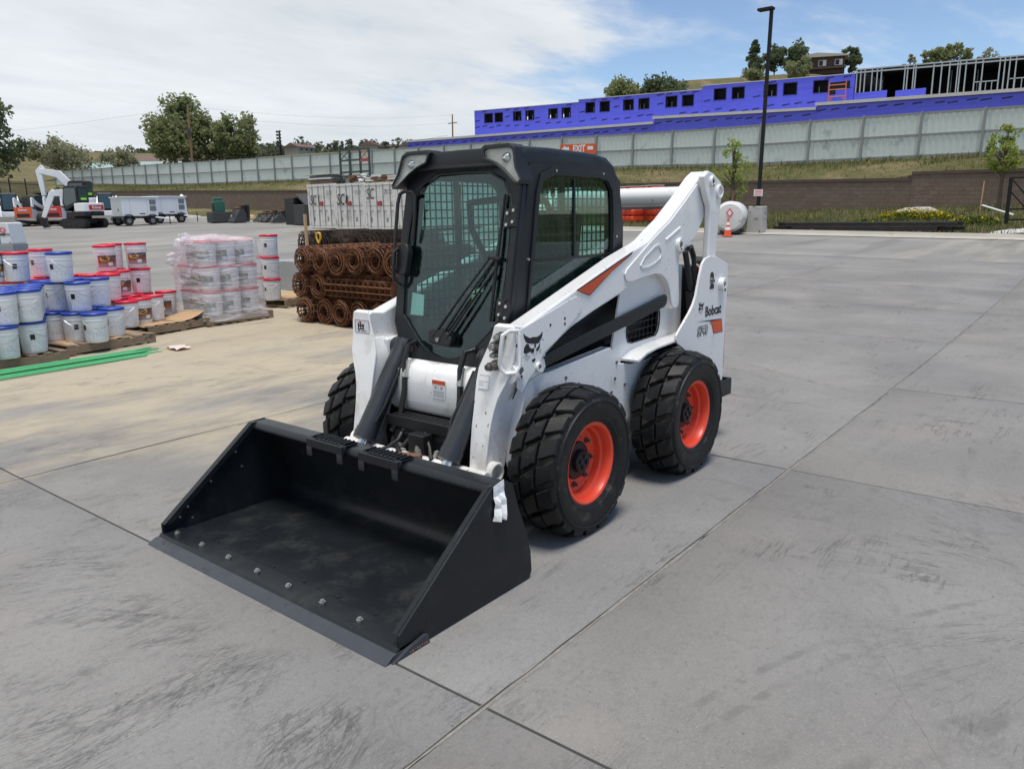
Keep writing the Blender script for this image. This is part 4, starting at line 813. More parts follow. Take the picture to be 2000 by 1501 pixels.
# work lamps on the brow corners
for s in (1, -1):
    hs = [(.193, 2.058), (.214, 2.074), (.384, 2.074), (.425, 2.052), (.452, 1.945), (.492, 1.882), (.478, 1.862), (.440, 1.870), (.352, 1.938), (.290, 1.975), (.215, 2.000)]
    ln = [(.216, 2.040), (.230, 2.052), (.382, 2.053), (.413, 2.036), (.440, 1.945), (.481, 1.884), (.470, 1.872), (.442, 1.880), (.357, 1.947), (.296, 1.983), (.226, 2.008)]
    lm = lp('work_lamp', MB().ring([fpt(y * s, z, -.02) for y, z in hs], [fpt(y * s, z, -.02) for y, z in ln], (.115, 0, .002)), 'black', CB, bevel=.006)
    lp('lamp_reflector', MB().ext([fpt(y * s, z, .060) for y, z in ln], (.008, 0, 0)), 'reflector', lm)
    lp('lamp_bulb', MB().lathe([(.03, 0), (.022, .012), (.008, .02), (.0, .03)], fpt(.36 * s, 2.0, .068), 'x', 18), 'chrome', lm)
    lp('lamp_lens', MB().ext([fpt(y * s, z, .086) for y, z in ln], (.003, 0, .001)), 'lens', lm)
# rear of the cab, seat and controls
lp('rear_panel', MB().ring([(-.395, y, z) for y, z in ((-.43, .95), (.43, .95), (.43, 1.90), (.36, 1.97), (-.36, 1.97), (-.43, 1.90))], [(-.395, y, z) for y, z in ((-.34, 1.42), (.34, 1.42), (.34, 1.82), (.30, 1.87), (-.30, 1.87), (-.34, 1.82))], (.03, 0, 0)), 'cab', CB)
lp('rear_glass', MB().px([(-.34, 1.42), (.34, 1.42), (.34, 1.82), (.30, 1.87), (-.30, 1.87), (-.34, 1.82)], -.385, -.381), 'glass', CB, smooth=0)
lp('cab_floor', MB().bx(-.38, .70, -.42, .42, .905, .93), 'black', CB)
seat = lp('seat', MB().bx(-.12, .30, -.24, .24, 1.10, 1.22), 'black', CB, bevel=.05, seg=3)
lp('backrest', MB().box((-.20, 0, 1.44), (.13, .46, .58), Matrix.Rotation(R(-8), 3, 'Y')), 'black', seat, bevel=.05, seg=3)
lp('seat_box', MB().bx(-.34, .26, -.30, .30, .93, 1.10), 'black', seat)
for s in (1, -1):
    lp('joystick', MB().tube([(.30, .27 * s, 1.12), (.34, .27 * s, 1.26), (.36, .26 * s, 1.34)], [.018, .014, .022]), 'black', CB)
    lp('arm_console', MB().bx(-.05, .34, (.24 if s > 0 else -.36), (.36 if s > 0 else -.24), 1.02, 1.13), 'black', CB, bevel=.02)
lp('seat_bar', MB().tube([(.02, -.34, 1.42), (.16, -.34, 1.62), (.22, -.30, 1.78), (.24, .0, 1.80), (.22, .30, 1.78), (.16, .34, 1.62), (.02, .34, 1.42)], .022), 'black', CB)
lp('info_card', MB().ext([fpt(-.345, 1.13, -.02), fpt(-.235, 1.13, -.02), fpt(-.245, 1.25, -.02), fpt(-.345, 1.26, -.02)], (-.002, 0, 0)), 'paper', CB)
lp('escape_tag', MB().bx(.27, .31, .400, .404, 1.80, 1.86), 'red', CB)

# grease and rust weeping from the pivots
rn = random.Random(77); MT['grease'] = pmat('dark_grease', (.05, .035, .02), .35, .0, .4, 30)
for (x, z, y, r) in ((.898, .900, .6385, .013), (-.846, 1.462, .640, .010), (-1.355, 1.150, .7375, .016), (-1.213, 1.878, .6845, .012)):
    pts = [(x + r * math.cos(t) * rn.uniform(.5, 1), z + r * (1.3 * math.sin(t) if math.sin(t) < 0 else .5 * math.sin(t)) * rn.uniform(.6, 1.1)) for t in [2 * math.pi * k / 11 for k in range(11)]]
    lp('grease_stain', MB().py(pts, y, y + .0008), 'grease')

# ================================================================== stored goods on the yard
MT['wood'] = pmat('weathered_pallet_wood', (.24, .175, .115), .85, .0, .45, 5, .25, 30, dirt=(.11, .09, .07), dscale=5)
MT['pailw'] = pmat('white_pail_plastic', (.84, .845, .85), .38, .0, .05, 4, dirt=(.55, .53, .49), dscale=7, dthr=(.6, .85))
MT['lidblue'] = pmat('blue_lid_plastic', (.014, .055, .36), .4, .0, .15, 5)
MT['lidred'] = pmat('red_lid_plastic', (.66, .018, .05), .4, .0, .15, 5)
MT['yellow'] = pmat('yellow_print', (.80, .52, .02), .5, .0, .08, 10)
MT['card'] = pmat('brown_cardboard', (.46, .30, .165), .85, .0, .2, 6, .1, 50)
MT['wirehandle'] = pmat('pail_wire', (.45, .45, .44), .35, .8, .1, 20)
def print_mat(name, base, ink, sc, thr, y=26):
    m, nt, p = newmat(name); T = NT(nt); v = T.n('TexCoord').outputs['Object']
    rows = T.ramp(T.math('FRACT', T.math('MULTIPLY', T.n('SeparateXYZ').outputs[2] if False else None or _z(T, v), y)), .35, .45)
    w = T.ramp(T.noise(T.map(v, (sc, sc, y * 2)), 1.0, 3, .6), *thr)
    T.l(T.mix(T.math('MULTIPLY', rows, w), base, ink), p.inputs['Base Color']); p.inputs['Roughness'].default_value = .5; return m
def _z(T, v):
    s = T.n('SeparateXYZ'); T.l(v, s.inputs[0]); return s.outputs[2]
MT['smallprint'] = print_mat('pail_small_print', (.76, .77, .78), (.48, .49, .52), 45, (.46, .62), 48)
def grad_mat():
    m, nt, p = newmat('pail_label_art'); T = NT(nt); v = T.n('TexCoord').outputs['Object']; z = _z(T, v)
    c = T.mix(T.ramp(z, .10, .24), (.30, .10, .05), (.035, .045, .055)); c = T.mix(T.math('MULTIPLY', T.ramp(T.noise(v, 14, 3), .5, .6), .6), c, (.50, .17, .08)); c = T.mix(T.ramp(z, .135, .09), c, (.25, .26, .26))
    T.l(c, p.inputs['Base Color']); p.inputs['Roughness'].default_value = .4; return m
MT['art'] = grad_mat()
def teal_mat():
    m, nt, p = newmat('pail_label_teal'); T = NT(nt); v = T.n('TexCoord').outputs['Object']; z = _z(T, v)
    T.l(T.mix(T.ramp(z, .10, .24), (.22, .33, .33), (.03, .09, .10)), p.inputs['Base Color']); p.inputs['Roughness'].default_value = .4; return m
MT['teal'] = teal_mat()
# --- pails
def pr(z): return .1337 + .0133 * min(1, z / .285)
PM = {}
PM['body'] = MB().lathe([(0, .004), (.128, .004), (.134, .012), (.147, .285), (.152, .287), (.152, .297), (.147, .299), (.147, .318), (.153, .320), (.153, .330), (.147, .332), (.148, .352)], n=28).mesh('pail_body', MT['pailw'], 40)
for cn in ('blue', 'red'):
    PM['lid' + cn] = MB().lathe([(.148, .350), (.157, .350), (.159, .356), (.158, .378), (.152, .384), (.144, .384), (.141, .378), (0, .378)], n=28).mesh('pail_lid', MT['lid' + cn], 40)
hb = []
for k in range(17):
    t = math.pi * k / 16; hb.append((.156 * math.cos(t) , -.02 - .150 * math.sin(t), .305 - .115 * math.sin(t)))
hb = [(x, -math.sqrt(max(0.0, .158 ** 2 - x * x)) - .004, .305 - .115 * math.sqrt(max(0, 1 - (x / .158) ** 2))) for x in [-.156 + .312 * k / 16 for k in range(17)]]
PM['handle'] = MB().tube(hb, .0028, 5).mesh('pail_handle', MT['wirehandle'], 40)
def patch(z0, z1, a0, a1, mat, name, off=.0012, n=8):
    g = []
    for k in range(n + 1):
        a = R(a0 + (a1 - a0) * k / n); g.append([((pr(z) + off) * math.sin(a), -(pr(z) + off) * math.cos(a), z) for z in (z0, (z0 + z1) / 2, z1)])
    return MB().sheet(g).mesh(name, mat, 60)
PM['text'] = patch(.03, .235, -62, 62, MT['smallprint'], 'label')
PM['pict'] = patch(.17, .235, -58, -38, MT['decal'], 'pictogram', .002, 4)
PM['art'] = patch(.065, .235, -58, 66, MT['art'], 'label')
PM['artteal'] = patch(.065, .235, -58, 30, MT['teal'], 'label')
ov = []
for k in range(16):
    t = 2 * math.pi * k / 16; a = R(-18 + 27 * math.cos(t)); z = .188 + .034 * math.sin(t); ov.append(((pr(z) + .0028) * math.sin(a), -(pr(z) + .0028) * math.cos(a), z))
PM['oval'] = MB().add(ov, [tuple(range(16))]).mesh('label_badge', MT['yellow'], 0)
PM['whitebox'] = patch(.085, .135, 0, 26, MT['paper'], 'label_box', .0026, 4)
PM['title'] = text_mesh('COLOR HARDENER', .030, MT['decal'], .0008, .86, .0005, bend=.1435)
PAILS = []
CAMA = lambda x, y: math.atan2(CAM.y - y, CAM.x - x)
def pail(x, y, z, colr, lab, turn=0.0):
    rz = CAMA(x, y) + math.pi / 2 + turn
    o = empty('pail', (x, y, z), rz, None, 'pail'); link('pail_body', PM['body'], o); link('pail_lid', PM['lid' + colr], o); link('pail_handle', PM['handle'], o, None, (0, 0, random.uniform(-.9, .9)))
    if lab == 'text':
        l_ = link('label', PM['text'], o); link('pictogram', PM['pict'], l_)
    else:
        l_ = link('label', PM[lab], o); link('label_badge', PM['oval'], l_); link('label_box', PM['whitebox'], l_); link('lettering', PM['title'], l_, (0, 0, .258))
    return o
LAY = .385; Z0 = .150
def G(x, y): return gh(x, y) + .004
# --- pallets
def pallet(x, y, rz, label, sx=1.2, sy=1.05):
    z = G(x, y); o = empty('pallet', (x, y, z), rz, label, 'pallet', 'wooden pallets under the stored goods')
    for k in range(3): MB().bx(-sx / 2, sx / 2, -.019, .019, .022, .112).build('stringer', MT['wood'], o, loc=(0, (k - 1) * (sy / 2 - .02), 0))
    for k in range(7): MB().bx(-.048, .048, -sy / 2, sy / 2, .1125, .132).build('deck_board', MT['wood'], o, loc=(-sx / 2 + .05 + k * (sx - .1) / 6, 0, random.uniform(-.001, .002)))
    for k in range(3): MB().bx(-.048, .048, -sy / 2, sy / 2, .002, .0215).build('base_board', MT['wood'], o, loc=(-sx / 2 + .05 + k * (sx - .1) / 2, 0, 0))
    return o
pallet(.70, -7.62, R(4), 'weathered wooden pallet under the blue-lidded pails at the left edge', 1.15, 1.05)
pallet(-.52, -7.98, R(6), 'wooden pallet under the blue-lidded pails behind the green bars', 1.2, 1.15)
pallet(-1.80, -8.62, R(10), 'wooden pallet with red-lidded pails and a curled cardboard sheet', 1.15, 1.15)
pallet(-2.86, -8.56, R(-1), 'dark wooden pallet under the film-wrapped pails', 1.16, 1.12)
pallet(-4.70, -9.30, R(8), 'wooden pallet holding the three-high red pail stack', 1.25, 1.1)
pallet(-.10, -9.10, R(5), 'wooden pallet at the back under stacked red pails', 1.15, 1.05)
blue = {0: [(.40, -7.30), (.75, -7.17), (.28, -7.62), (.62, -7.50), (1.05, -7.05), (-.38, -7.41), (-.25, -7.70), (-.10, -8.00), (.02, -8.29), (-.74, -7.72), (-.60, -8.03), (-.45, -8.33), (.15, -7.95), (.48, -7.85)],
        1: [(.42, -7.26), (.70, -7.20), (.29, -7.58), (.58, -7.52), (-.35, -7.73), (-.23, -8.03), (-.17, -8.35), (-.74, -8.05), (.14, -7.93), (.46, -7.86), (-.52, -8.33)],
        2: [(-.23, -7.86)]}
red = {0: [(-1.20, -8.28), (-1.48, -8.44), (-1.76, -8.62), (-2.15, -8.98), (-1.08, -8.62), (-1.36, -8.78), (-1.62, -8.95), (-1.85, -9.12), (.10, -8.70), (-.22, -8.82), (-.50, -9.0), (.2, -9.05)],
       1: [(-1.22, -8.80), (-1.47, -8.97), (-1.83, -9.08), (-1.10, -8.50), (.10, -8.66), (-.22, -8.82), (-.48, -9.02), (.22, -9.03)],
       2: [(-1.52, -9.30), (-1.66, -9.05) if False else (-1.28, -8.95), (-1.80, -9.06), (.06, -8.50), (-.40, -8.92), (.32, -8.62)]}
red[1] += [(-.80, -8.98), (-.95, -8.72)]; red[0] += [(-.82, -9.05), (-.88, -8.72)]; red[1].append((-1.55, -9.30)); red[0].append((-1.45, -9.15)); red[2][0] = (-1.52, -9.25)
def stack(tab, colr, labs, turns):
    i = 0
    for lay, ps in tab.items():
        for (x, y) in ps:
            z = G(x, y) + .134 + lay * LAY; o = pail(x, y, z, colr, labs[i % len(labs)], turns[i % len(turns)] + random.uniform(-.5, .5)); o.rotation_euler[0] = random.uniform(-.02, .02); PAILS.append((colr, lay, o)); i += 1
stack(blue, 'blue', ['text'], [.5, -.2, .3, .1, .6, -.4])
stack(red, 'red', ['text', 'art', 'text', 'art', 'art', 'text'], [-.5, .3, .1, -.2, .4])
for lay in range(3):
    x, y = (-4.12, -8.98); o = pail(x, y, G(x, y) + .134 + lay * LAY, 'red', 'text', .3 * lay - .2); o['label'] = 'red-lidded white pail, %s of the free-standing stack beside the wire rolls' % ('bottom', 'middle', 'topmost')[lay]
    x, y = (-4.22, -9.30)
    if lay < 2: o = pail(x, y, G(x, y) + .134 + lay * LAY, 'red', 'text', .6); o['label'] = 'red-lidded pail half hidden behind the wrapped load, %s' % ('lower one', 'upper one')[lay]
ORD = ['leftmost', 'second from left', 'third from left', 'fourth from left', 'fifth from left', 'sixth from left', 'seventh from left', 'eighth from left', 'ninth from left', 'tenth from left', 'eleventh from left', 'twelfth from left', 'thirteenth from left', 'fourteenth from left', 'fifteenth from left', 'sixteenth from left', 'seventeenth from left', 'eighteenth from left']
for colr in ('blue', 'red'):
    for lay in range(3):
        L_ = sorted([o for c_, l_, o in PAILS if c_ == colr and l_ == lay], key=lambda o: (Vector(o.location) - CAM).dot(cr) / (Vector(o.location) - CAM).dot(cf))
        for i, o in enumerate(L_):
            tag(o, '%s-lidded white pail, %s in the %s layer of %s-lidded pails' % (colr, ORD[i] if len(L_) > 1 else 'alone', ('bottom', 'middle', 'top')[lay], colr), 'pail', '%s-lidded pails on the pallets' % colr)
# cardboard sheets
def sheet_obj(name, mat, pts, label, cat, thick=.006):
    o = MB().sheet(pts).build(name, mat, smooth=60); sm = o.modifiers.new('s', 'SOLIDIFY'); sm.thickness = thick; return tag(o, label, cat)
g = []
for i in range(9):
    row = []
    for j in range(7):
        u, v = i / 8, j / 6; x = -1.28 - 1.05 * u; y = -8.02 - .12 * u - .62 * v
        row.append((x, y, G(x, y) + .140 + .16 * max(0, u - .55) ** 2 * 4 * (1 - .5 * v) + .01 * math.sin(5 * u + 3 * v)))
    g.append(row)
sheet_obj('cardboard_sheet', MT['card'], g, 'brown cardboard sheet curling up on the pallet of red-lidded pails', 'cardboard')
g = [[(-.02 - 1.02 * i / 6, -7.42 - .1 * i / 6 - 1.0 * j / 4, G(-.5, -7.9) + .1355 - (.03 if j == 0 else 0) * (i % 2)) for j in range(5)] for i in range(7)]
sheet_obj('cardboard_sheet', MT['card'], g, 'flat worn cardboard sheet beneath the blue-lidded pails', 'cardboard', .003)
g = [[(-4.28 - 1.05 * i / 6, -8.80 - .12 * i / 6 - .9 * j / 4, G(-4.7, -9.3) + .136 + .02 * (i / 6) ** 2) for j in range(5)] for i in range(7)]
sheet_obj('cardboard_sheet', MT['card'], g, 'cardboard sheet on the pallet beside the rusty rolls', 'cardboard', .004)
# --- wrapped load
n_ = 0
for lay in range(3):
    for i in range(3):
        for j in range(3):
            x, y = -2.50 - .325 * i + (.03 if lay == 2 else 0), -8.20 - .315 * j
            if lay == 2 and j == 2: continue
            o = pail(x, y, G(-2.86, -8.56) + .134 + lay * LAY, 'red', 'artteal', -.25 - .12 * i)
            row_ = ('front', 'middle', 'rear')[j]; col_ = ('left', 'centre', 'right')[i]
            tag(o, 'film-wrapped red-lidded pail, %s of the %s row in its %s layer' % (col_, row_, ('bottom', 'middle', 'top')[lay]), 'pail', 'pails inside the stretch film')
def film_mat():
    m, nt, p = newmat('stretch_film'); T = NT(nt); out = nt.nodes['Material Output']; g = T.n('NewGeometry').outputs['Position']
    tr = T.n('BsdfTransparent'); tr.inputs[0].default_value = (.93, .93, .95, 1)
    p.inputs['Base Color'].default_value = (.95, .91, .92, 1); p.inputs['Roughness'].default_value = .3
    st = T.ramp(T.noise(T.map(g, (2.2, 2.2, 30), (R(8), R(6), 0)), 1.0, 5, .6, .8), .42, .66)
    ms = T.n('MixShader'); T.l(T.math('ADD', T.math('MULTIPLY', st, .42), .20), ms.inputs[0]); T.l(tr.outputs[0], ms.inputs[1]); T.l(p.outputs[0], ms.inputs[2]); T.l(ms.outputs[0], out.inputs[0])
    T.l(T.bump(T.noise(T.map(g, (3, 3, 26), (R(8), R(6), 0)), 1.0, 5), .5, .03), p.inputs['Normal']); return m
MT['film'] = film_mat()
rn = random.Random(11); zb = G(-2.86, -8.56); loop = rounded([(-2.30, -8.01), (-3.36, -8.01), (-3.36, -9.03), (-2.30, -9.03)], .15, 5); cx0, cy0 = -2.83, -8.52
g = []
for zi, (z, k, dx) in enumerate(((.05, 1.09, 0), (.13, 1.07, 0), (.20, 1.02, 0), (.32, 1.015, 0), (.47, 1.012, .0), (.54, 1.005, 0), (.66, 1.015, 0), (.84, 1.01, 0), (.92, 1.0, .0), (1.05, .985, .03), (1.20, .985, .04), (1.285, .98, .04), (1.31, .93, .04), (1.335, .70, .04), (1.345, .30, .03), (1.34, .02, .02))):
    row = []
    for (x, y) in loop + loop[:1]:
        w = 1 + .010 * math.sin(37 * x + 23 * y + 9 * z) + .008 * math.sin(71 * x - 40 * y + zi)
        yy = cy0 + (y - cy0) * k * w
        if z > .9 and yy < -8.75: yy = -8.75 + (yy + 8.75) * .35
        row.append((cx0 + (x - cx0) * k * w + dx, yy, zb + z + .012 * math.sin(9 * x + 5 * y) * (1 if z < 1.3 else 2.5)))
    g.append(row)
tag(MB().sheet(g).build('stretch_film', MT['film'], smooth=50), 'clear stretch film wound round the stacked pails, bunched at one corner', 'film')
fm = bpy.data.objects['stretch_film']
g = []; rn = random.Random(3)                     # loose film bunched over the far-left corner
for i in range(10):
    row = []
    for j in range(8):
        t, v = i / 9, j / 7; row.append((-2.29 + .07 * math.sin(9 * v + 4 * t) * .5 + .05 * v * t + rn.uniform(-.012, .012), -8.35 - .55 * t + rn.uniform(-.012, .012), zb + .62 + (.70 - .42 * t) * v + .06 * t + .03 * math.sin(11 * t)))
    g.append(row)
MB().sheet(g).build('film_bunch', MT['film'], fm, smooth=50)
for (x, y, z, r) in ((-2.30, -8.47, 1.30, .09), (-2.25, -8.86, 1.0, .07)):
    mb = MB().lathe([(0, 0), (r, .03), (r * 1.2, .08), (r * .7, .14), (r * .9, .18), (0, .2)], (x, y, zb + z - .1), 'z', 9); mb.v = [(p[0] + rn.uniform(-.025, .025), p[1] + rn.uniform(-.025, .025), p[2] + rn.uniform(-.02, .02)) for p in mb.v]; mb.build('film_knot', MT['film'], fm, smooth=50)
# --- rolls of wire mesh
MT['rust'] = pmat('rusty_wire', (.165, .068, .030), .8, .1, .6, 5, dirt=(.06, .034, .024), dscale=4)
MT['darkwire'] = pmat('weathered_dark_wire', (.085, .06, .045), .75, .3, .4, 9)
def roll_mesh(seed, mat, L_=1.5, turns=6.2, nrad=.205):
    rn = random.Random(seed); mb = MB(); r0 = .075
    def rad(t): return r0 + (nrad - r0) * (t / turns) ** .85
    ph = rn.uniform(0, 6)
    def wob(a, k): return 1 + .014 * math.sin(2 * a + k) + .010 * math.sin(3 * a + 2 * k)
    xs = [L_ * k / 12 for k in range(13)]
    for q, x in enumerate(xs):
        n = int(turns * 18); path = []
        for i in range(n + 1):
            t = turns * i / n; a = 2 * math.pi * t + ph; r = rad(t) * wob(a, seed); path.append((-x + rn.uniform(-.006, .006) + (.02 * math.sin(a * .7) if q == 0 else 0), r * math.cos(a), r * math.sin(a)))
        mb.tube(path, .0075, 3)
    m = int(turns * 13)
    for i in range(m):
        t = turns * (i + .5) / m; a = 2 * math.pi * t + ph; r = (rad(t) + .006) * wob(a, seed); y, z = r * math.cos(a), r * math.sin(a)
        mb.tube([(.015, y, z), (-L_ * .5, y + rn.uniform(-.004, .004), z + rn.uniform(-.004, .004)), (-L_ - .015, y, z)], .006, 3)
    return mb.mesh('wire_mesh_roll', mat, 60, flip=False)
RM = [roll_mesh(k, MT['rust'], turns=6.4 + .7 * k) for k in range(3)]; RD = [roll_mesh(7, MT['darkwire'], nrad=.232), roll_mesh(9, MT['darkwire'], turns=7, nrad=.232)]
rn = random.Random(2); XF = -3.45
def roll(me, x, y, z, rz, label, group): tag(link('wire_mesh_roll', me, None, (x, y, z), (rn.uniform(0, 6), 0, rz)), label, 'wire roll', group)
for k in range(6): roll(RM[k % 3], XF + rn.uniform(-.04, .04), -7.11 + .425 * k, G(XF, -6.5) + .205, R(rn.uniform(-3, 3)), 'rusty wire mesh roll, %s in the bottom row' % ORD[k], 'rolls of rusty wire mesh')
for k in range(2): roll(RM[(k + 1) % 3], XF + rn.uniform(-.04, .04), -7.25 + .42 * k, G(XF, -6.5) + .59, R(rn.uniform(-3, 3)), 'rusty wire mesh roll, end-on, %s in the middle row' % ORD[k], 'rolls of rusty wire mesh')
roll(RM[2], XF - .18, -6.58, G(XF, -6.5) + .595, R(-91), 'rusty wire mesh roll lying crosswise in the middle row', 'rolls of rusty wire mesh')
roll(RM[0], XF - .62, -6.58, G(XF, -6.5) + .595, R(-90), 'rusty wire mesh roll crosswise behind the other crosswise one', 'rolls of rusty wire mesh')
for k in range(6): roll(RM[(k + 2) % 3], XF + rn.uniform(-.06, .03), -7.14 + .422 * k, G(XF, -6.5) + .985 + rn.uniform(-.01, .02), R(rn.uniform(-5, 5)), 'rusty wire mesh roll, %s in the top row' % ORD[k], 'rolls of rusty wire mesh')
for lay in range(3):
    for k in range(0 if lay == 2 else 2, 5):
        roll(RD[k % 2] if lay == 2 else RM[k % 3], -5.05 + rn.uniform(-.05, .05), -9.15 + .46 * k + (.1 if lay == 1 else 0), G(-5.6, -8.5) + .23 + .42 * lay, R(rn.uniform(-4, 4)), '%s wire mesh roll of the rear pile, %s in its %s row' % ('dark grey' if lay == 2 else 'rusty', ORD[k], ('bottom', 'middle', 'top')[lay]), 'rolls in the rear wire pile')
# red marker ribbon, shovel and stake
MT['ribbon'] = pmat('red_ribbon', (.65, .05, .02), .6)
MB().sheet([[(-3.62 + .05 * math.sin(j * 2) + .03 * i, -6.0 + .03 * j, G(XF, -6) + 1.19 + .025 * math.cos(3 * j + i)) for j in range(5)] for i in range(3)]).build('marker_ribbon', MT['ribbon'], smooth=0)
tag(bpy.data.objects['marker_ribbon'], 'small red plastic ribbon tied on the top row of rolls', 'ribbon')
sh = empty('shovel', (-4.30, -7.75, .70), 0, 'yellow D-handled shovel standing among the wire rolls', 'shovel')
MT['shovelyellow'] = pmat('yellow_plastic', (.85, .48, .03), .4)
MB().cyl((0, 0, 0), (.02, -.02, .56), .016, n=10).build('shaft', MT['black'], sh)
MB().tube([(.02, -.02, .55), (.02, -.075, .64), (.02, -.07, .71), (.02, -.02, .725), (.02, .03, .71), (.02, .035, .64), (.02, -.02, .55)], .016, 8).build('grip', MT['shovelyellow'], sh)
MB().sheet([[(-.02 + .03 * abs(j - 2), -.11 + .055 * j, .02 - .07 * i) for j in range(5)] for i in range(4)]).build('blade', MT['castiron'], sh)
MT['stake'] = pmat('pine_stake', (.50, .33, .18), .7, .0, .25, 6)
tag(MB().box((0, 0, .5), (.045, .03, 1.35)).build('wooden_stake', MT['stake'], loc=(-4.06, -7.80, .56), rot=(R(1.5), R(-1), 0)), 'plain wooden stake upright among the wire rolls', 'stake')
# green bars
MT['green'] = pmat('green_epoxy_bar', (.085, .40, .155), .45, .0, .2, 12, .3, 90)
rn = random.Random(4); bz = G(.5, -6.7)
for k in range(14):
    lay = k // 9; i = k % 9; y0 = -7.0 + .050 * i + (.02 if lay else 0) + rn.uniform(-.012, .012); x0 = -.86 + rn.uniform(-.03, .16) + .07 * (i % 3); z = bz + .014 + .026 * lay
    pts = [(x0 + 5.2 * t, y0 + (.36 + .045 * i) * t * .35 + .02 * math.sin(t * 5 + i), z + .004 * math.sin(4 * t + i)) for t in (0, .12, .25, .5, .75, 1)]
    tag(MB().tube(pts, .0115, 8).build('reinforcing_bar', MT['green']), 'green coated steel bar, %s of the bundle' % ('one of the ground layer' if lay == 0 else 'one lying on top'), 'steel bar', 'green bars, %s' % ('ground layer' if lay == 0 else 'upper layer'))
MT['pinkfilm'] = pmat('crumpled_pink_plastic', (.72, .55, .50), .35)
tag(MB().sheet([[(-.98 - .05 * i, -6.82 + .055 * j, G(-1, -6.7) + .010 + .035 * abs(math.sin(i * 2.1 + j * 1.3))) for j in range(6)] for i in range(5)]).build('plastic_scrap', MT['pinkfilm'], smooth=0), 'crumpled pinkish plastic scrap at the end of the green bars', 'litter')
MT['block'] = pmat('cast_concrete', (.30, .31, .31), .9, .0, .15, 3, .1, 40)
tag(MB().bx(-.6, .6, -1.2, .9, 0, .62).build('concrete_block', MT['block'], loc=(-6.35, -10.2, gh(-6.3, -10.2)), bevel=.02), 'big grey concrete block behind the wire rolls', 'block')
# pebbles and litter on the slabs
rn = random.Random(8); MT['pebble'] = pmat('pebble', (.24, .22, .19), .9, .0, .8, 3, world=True); MT['chip'] = pmat('white_chip', (.7, .7, .68), .8)
pm = MB()
for k in range(420):
    x = rn.uniform(-8, 3.2); y = rn.uniform(-7, 4.5)
    if k % 3 == 0: y = 1.40 + .011 * x + rn.gauss(0, .03)
    r = rn.uniform(.002, .0065); 
    vs = [(x + r * a * rn.uniform(.6, 1.2), y + r * b * rn.uniform(.6, 1.2), G(x, y) + .001 + r * c_ * .8) for a, b, c_ in ((1, 0, .4), (0, 1, .4), (-1, 0, .4), (0, -1, .4), (0, 0, 1.1), (0, 0, 0))]
    pm.add(vs, [(0, 1, 4), (1, 2, 4), (2, 3, 4), (3, 0, 4), (1, 0, 5), (2, 1, 5), (3, 2, 5), (0, 3, 5)])
tag(pm.build('gravel_specks', MT['pebble'], smooth=0), 'scattered grit on the concrete', None, None, 'stuff')
# generator at the left edge
MT['gen'] = pmat('generator_white', (.62, .65, .66), .4, .0, .06, 3); MT['genbase'] = pmat('generator_grey', (.26, .27, .28), .5); MT['pinkprint'] = pmat('red_print', (.72, .10, .10), .5)
ge = empty('generator', (-6.45, -29.93, gh(-6.4, -29.9)), math.atan2(.7763, -.6303), 'pale grey enclosed generator at the left edge of the yard', 'generator')
MB().ext([(-1.1, -.45, .36), (1.02, -.45, .36), (.94, -.45, 1.08), (.90, -.45, 1.12), (-1.1, -.45, 1.12)], (0, .9, 0)).build('enclosure', MT['gen'], ge, bevel=.03)
MB().bx(-1.1, 1.04, -.46, .46, 0, .355).build('base_tank', MT['genbase'], ge, bevel=.02)
MB().bx(-1.1, 1.0, -.456, -.4505, .66, .74).build('stripe', MT['genbase'], ge)
bo = MB().bx(.60, .62, -.458, -.4505, .38, 1.08).build('panel_seam', MT['decal'], ge); 
link('lettering', text_mesh('MQ', .24, MT['pinkprint'], .008, 1.2, .002), ge, (.62 + .02, -.462, .85), (R(90), 0, 0)); link('lettering', text_mesh('POWER', .09, MT['decal'], .003, 1.25, .002), ge, (.64, -.462, .69), (R(90), 0, 0))
MB().bx(.93, .99, -.456, -.4505, .40, .44).build('reflector', MT['pinkprint'], ge)

# ================================================================== wall, fence, planting
def brick_mat():
    m, nt, p = newmat('split_face_block'); T = NT(nt); g = T.n('NewGeometry').outputs['Position']; sp = T.n('SeparateXYZ'); T.l(g, sp.inputs[0])
    cb = T.n('CombineXYZ'); T.l(sp.outputs[1], cb.inputs[0]); T.l(T.math('ADD', sp.outputs[2], T.math('MULTIPLY', sp.outputs[1], .03)), cb.inputs[1])
    b = T.n('TexBrick'); T.l(cb.outputs[0], b.inputs['Vector']); b.inputs['Scale'].default_value = 1.0; b.inputs['Brick Width'].default_value = .45; b.inputs['Row Height'].default_value = .2; b.inputs['Mortar Size'].default_value = .014
    b.inputs['Color1'].default_value = (.165, .112, .092, 1); b.inputs['Color2'].default_value = (.20, .152, .12, 1); b.inputs['Mortar'].default_value = (.125, .095, .078, 1)
    c = T.mix(T.math('MULTIPLY', T.ramp(T.noise(g, .8, 6, .6), .4, .7), .6), b.outputs[0], (.15, .125, .085)); c = T.mix(T.math('MULTIPLY', T.ramp(T.noise(g, 5, 4), .5, .7), .5), c, (.20, .155, .13))
    T.l(c, p.inputs['Base Color']); p.inputs['Roughness'].default_value = .95; T.l(T.bump(T.math('ADD', T.noise(g, 14, 4, .7), b.outputs[1]), .6, .05), p.inputs['Normal']); return m
MT['blockwall'] = brick_mat(); MT['wallcap'] = pmat('wall_cap', (.10, .075, .065), .9, .0, .3, 3, world=True)
MT['fence'] = pmat('pale_green_sheet', (.55, .615, .575), .5, .0, .08, .6, dirt=(.36, .42, .39), dscale=.9, world=True); MT['fpost'] = pmat('fence_post_grey', (.235, .245, .255), .6, .0, .12, 2, world=True)
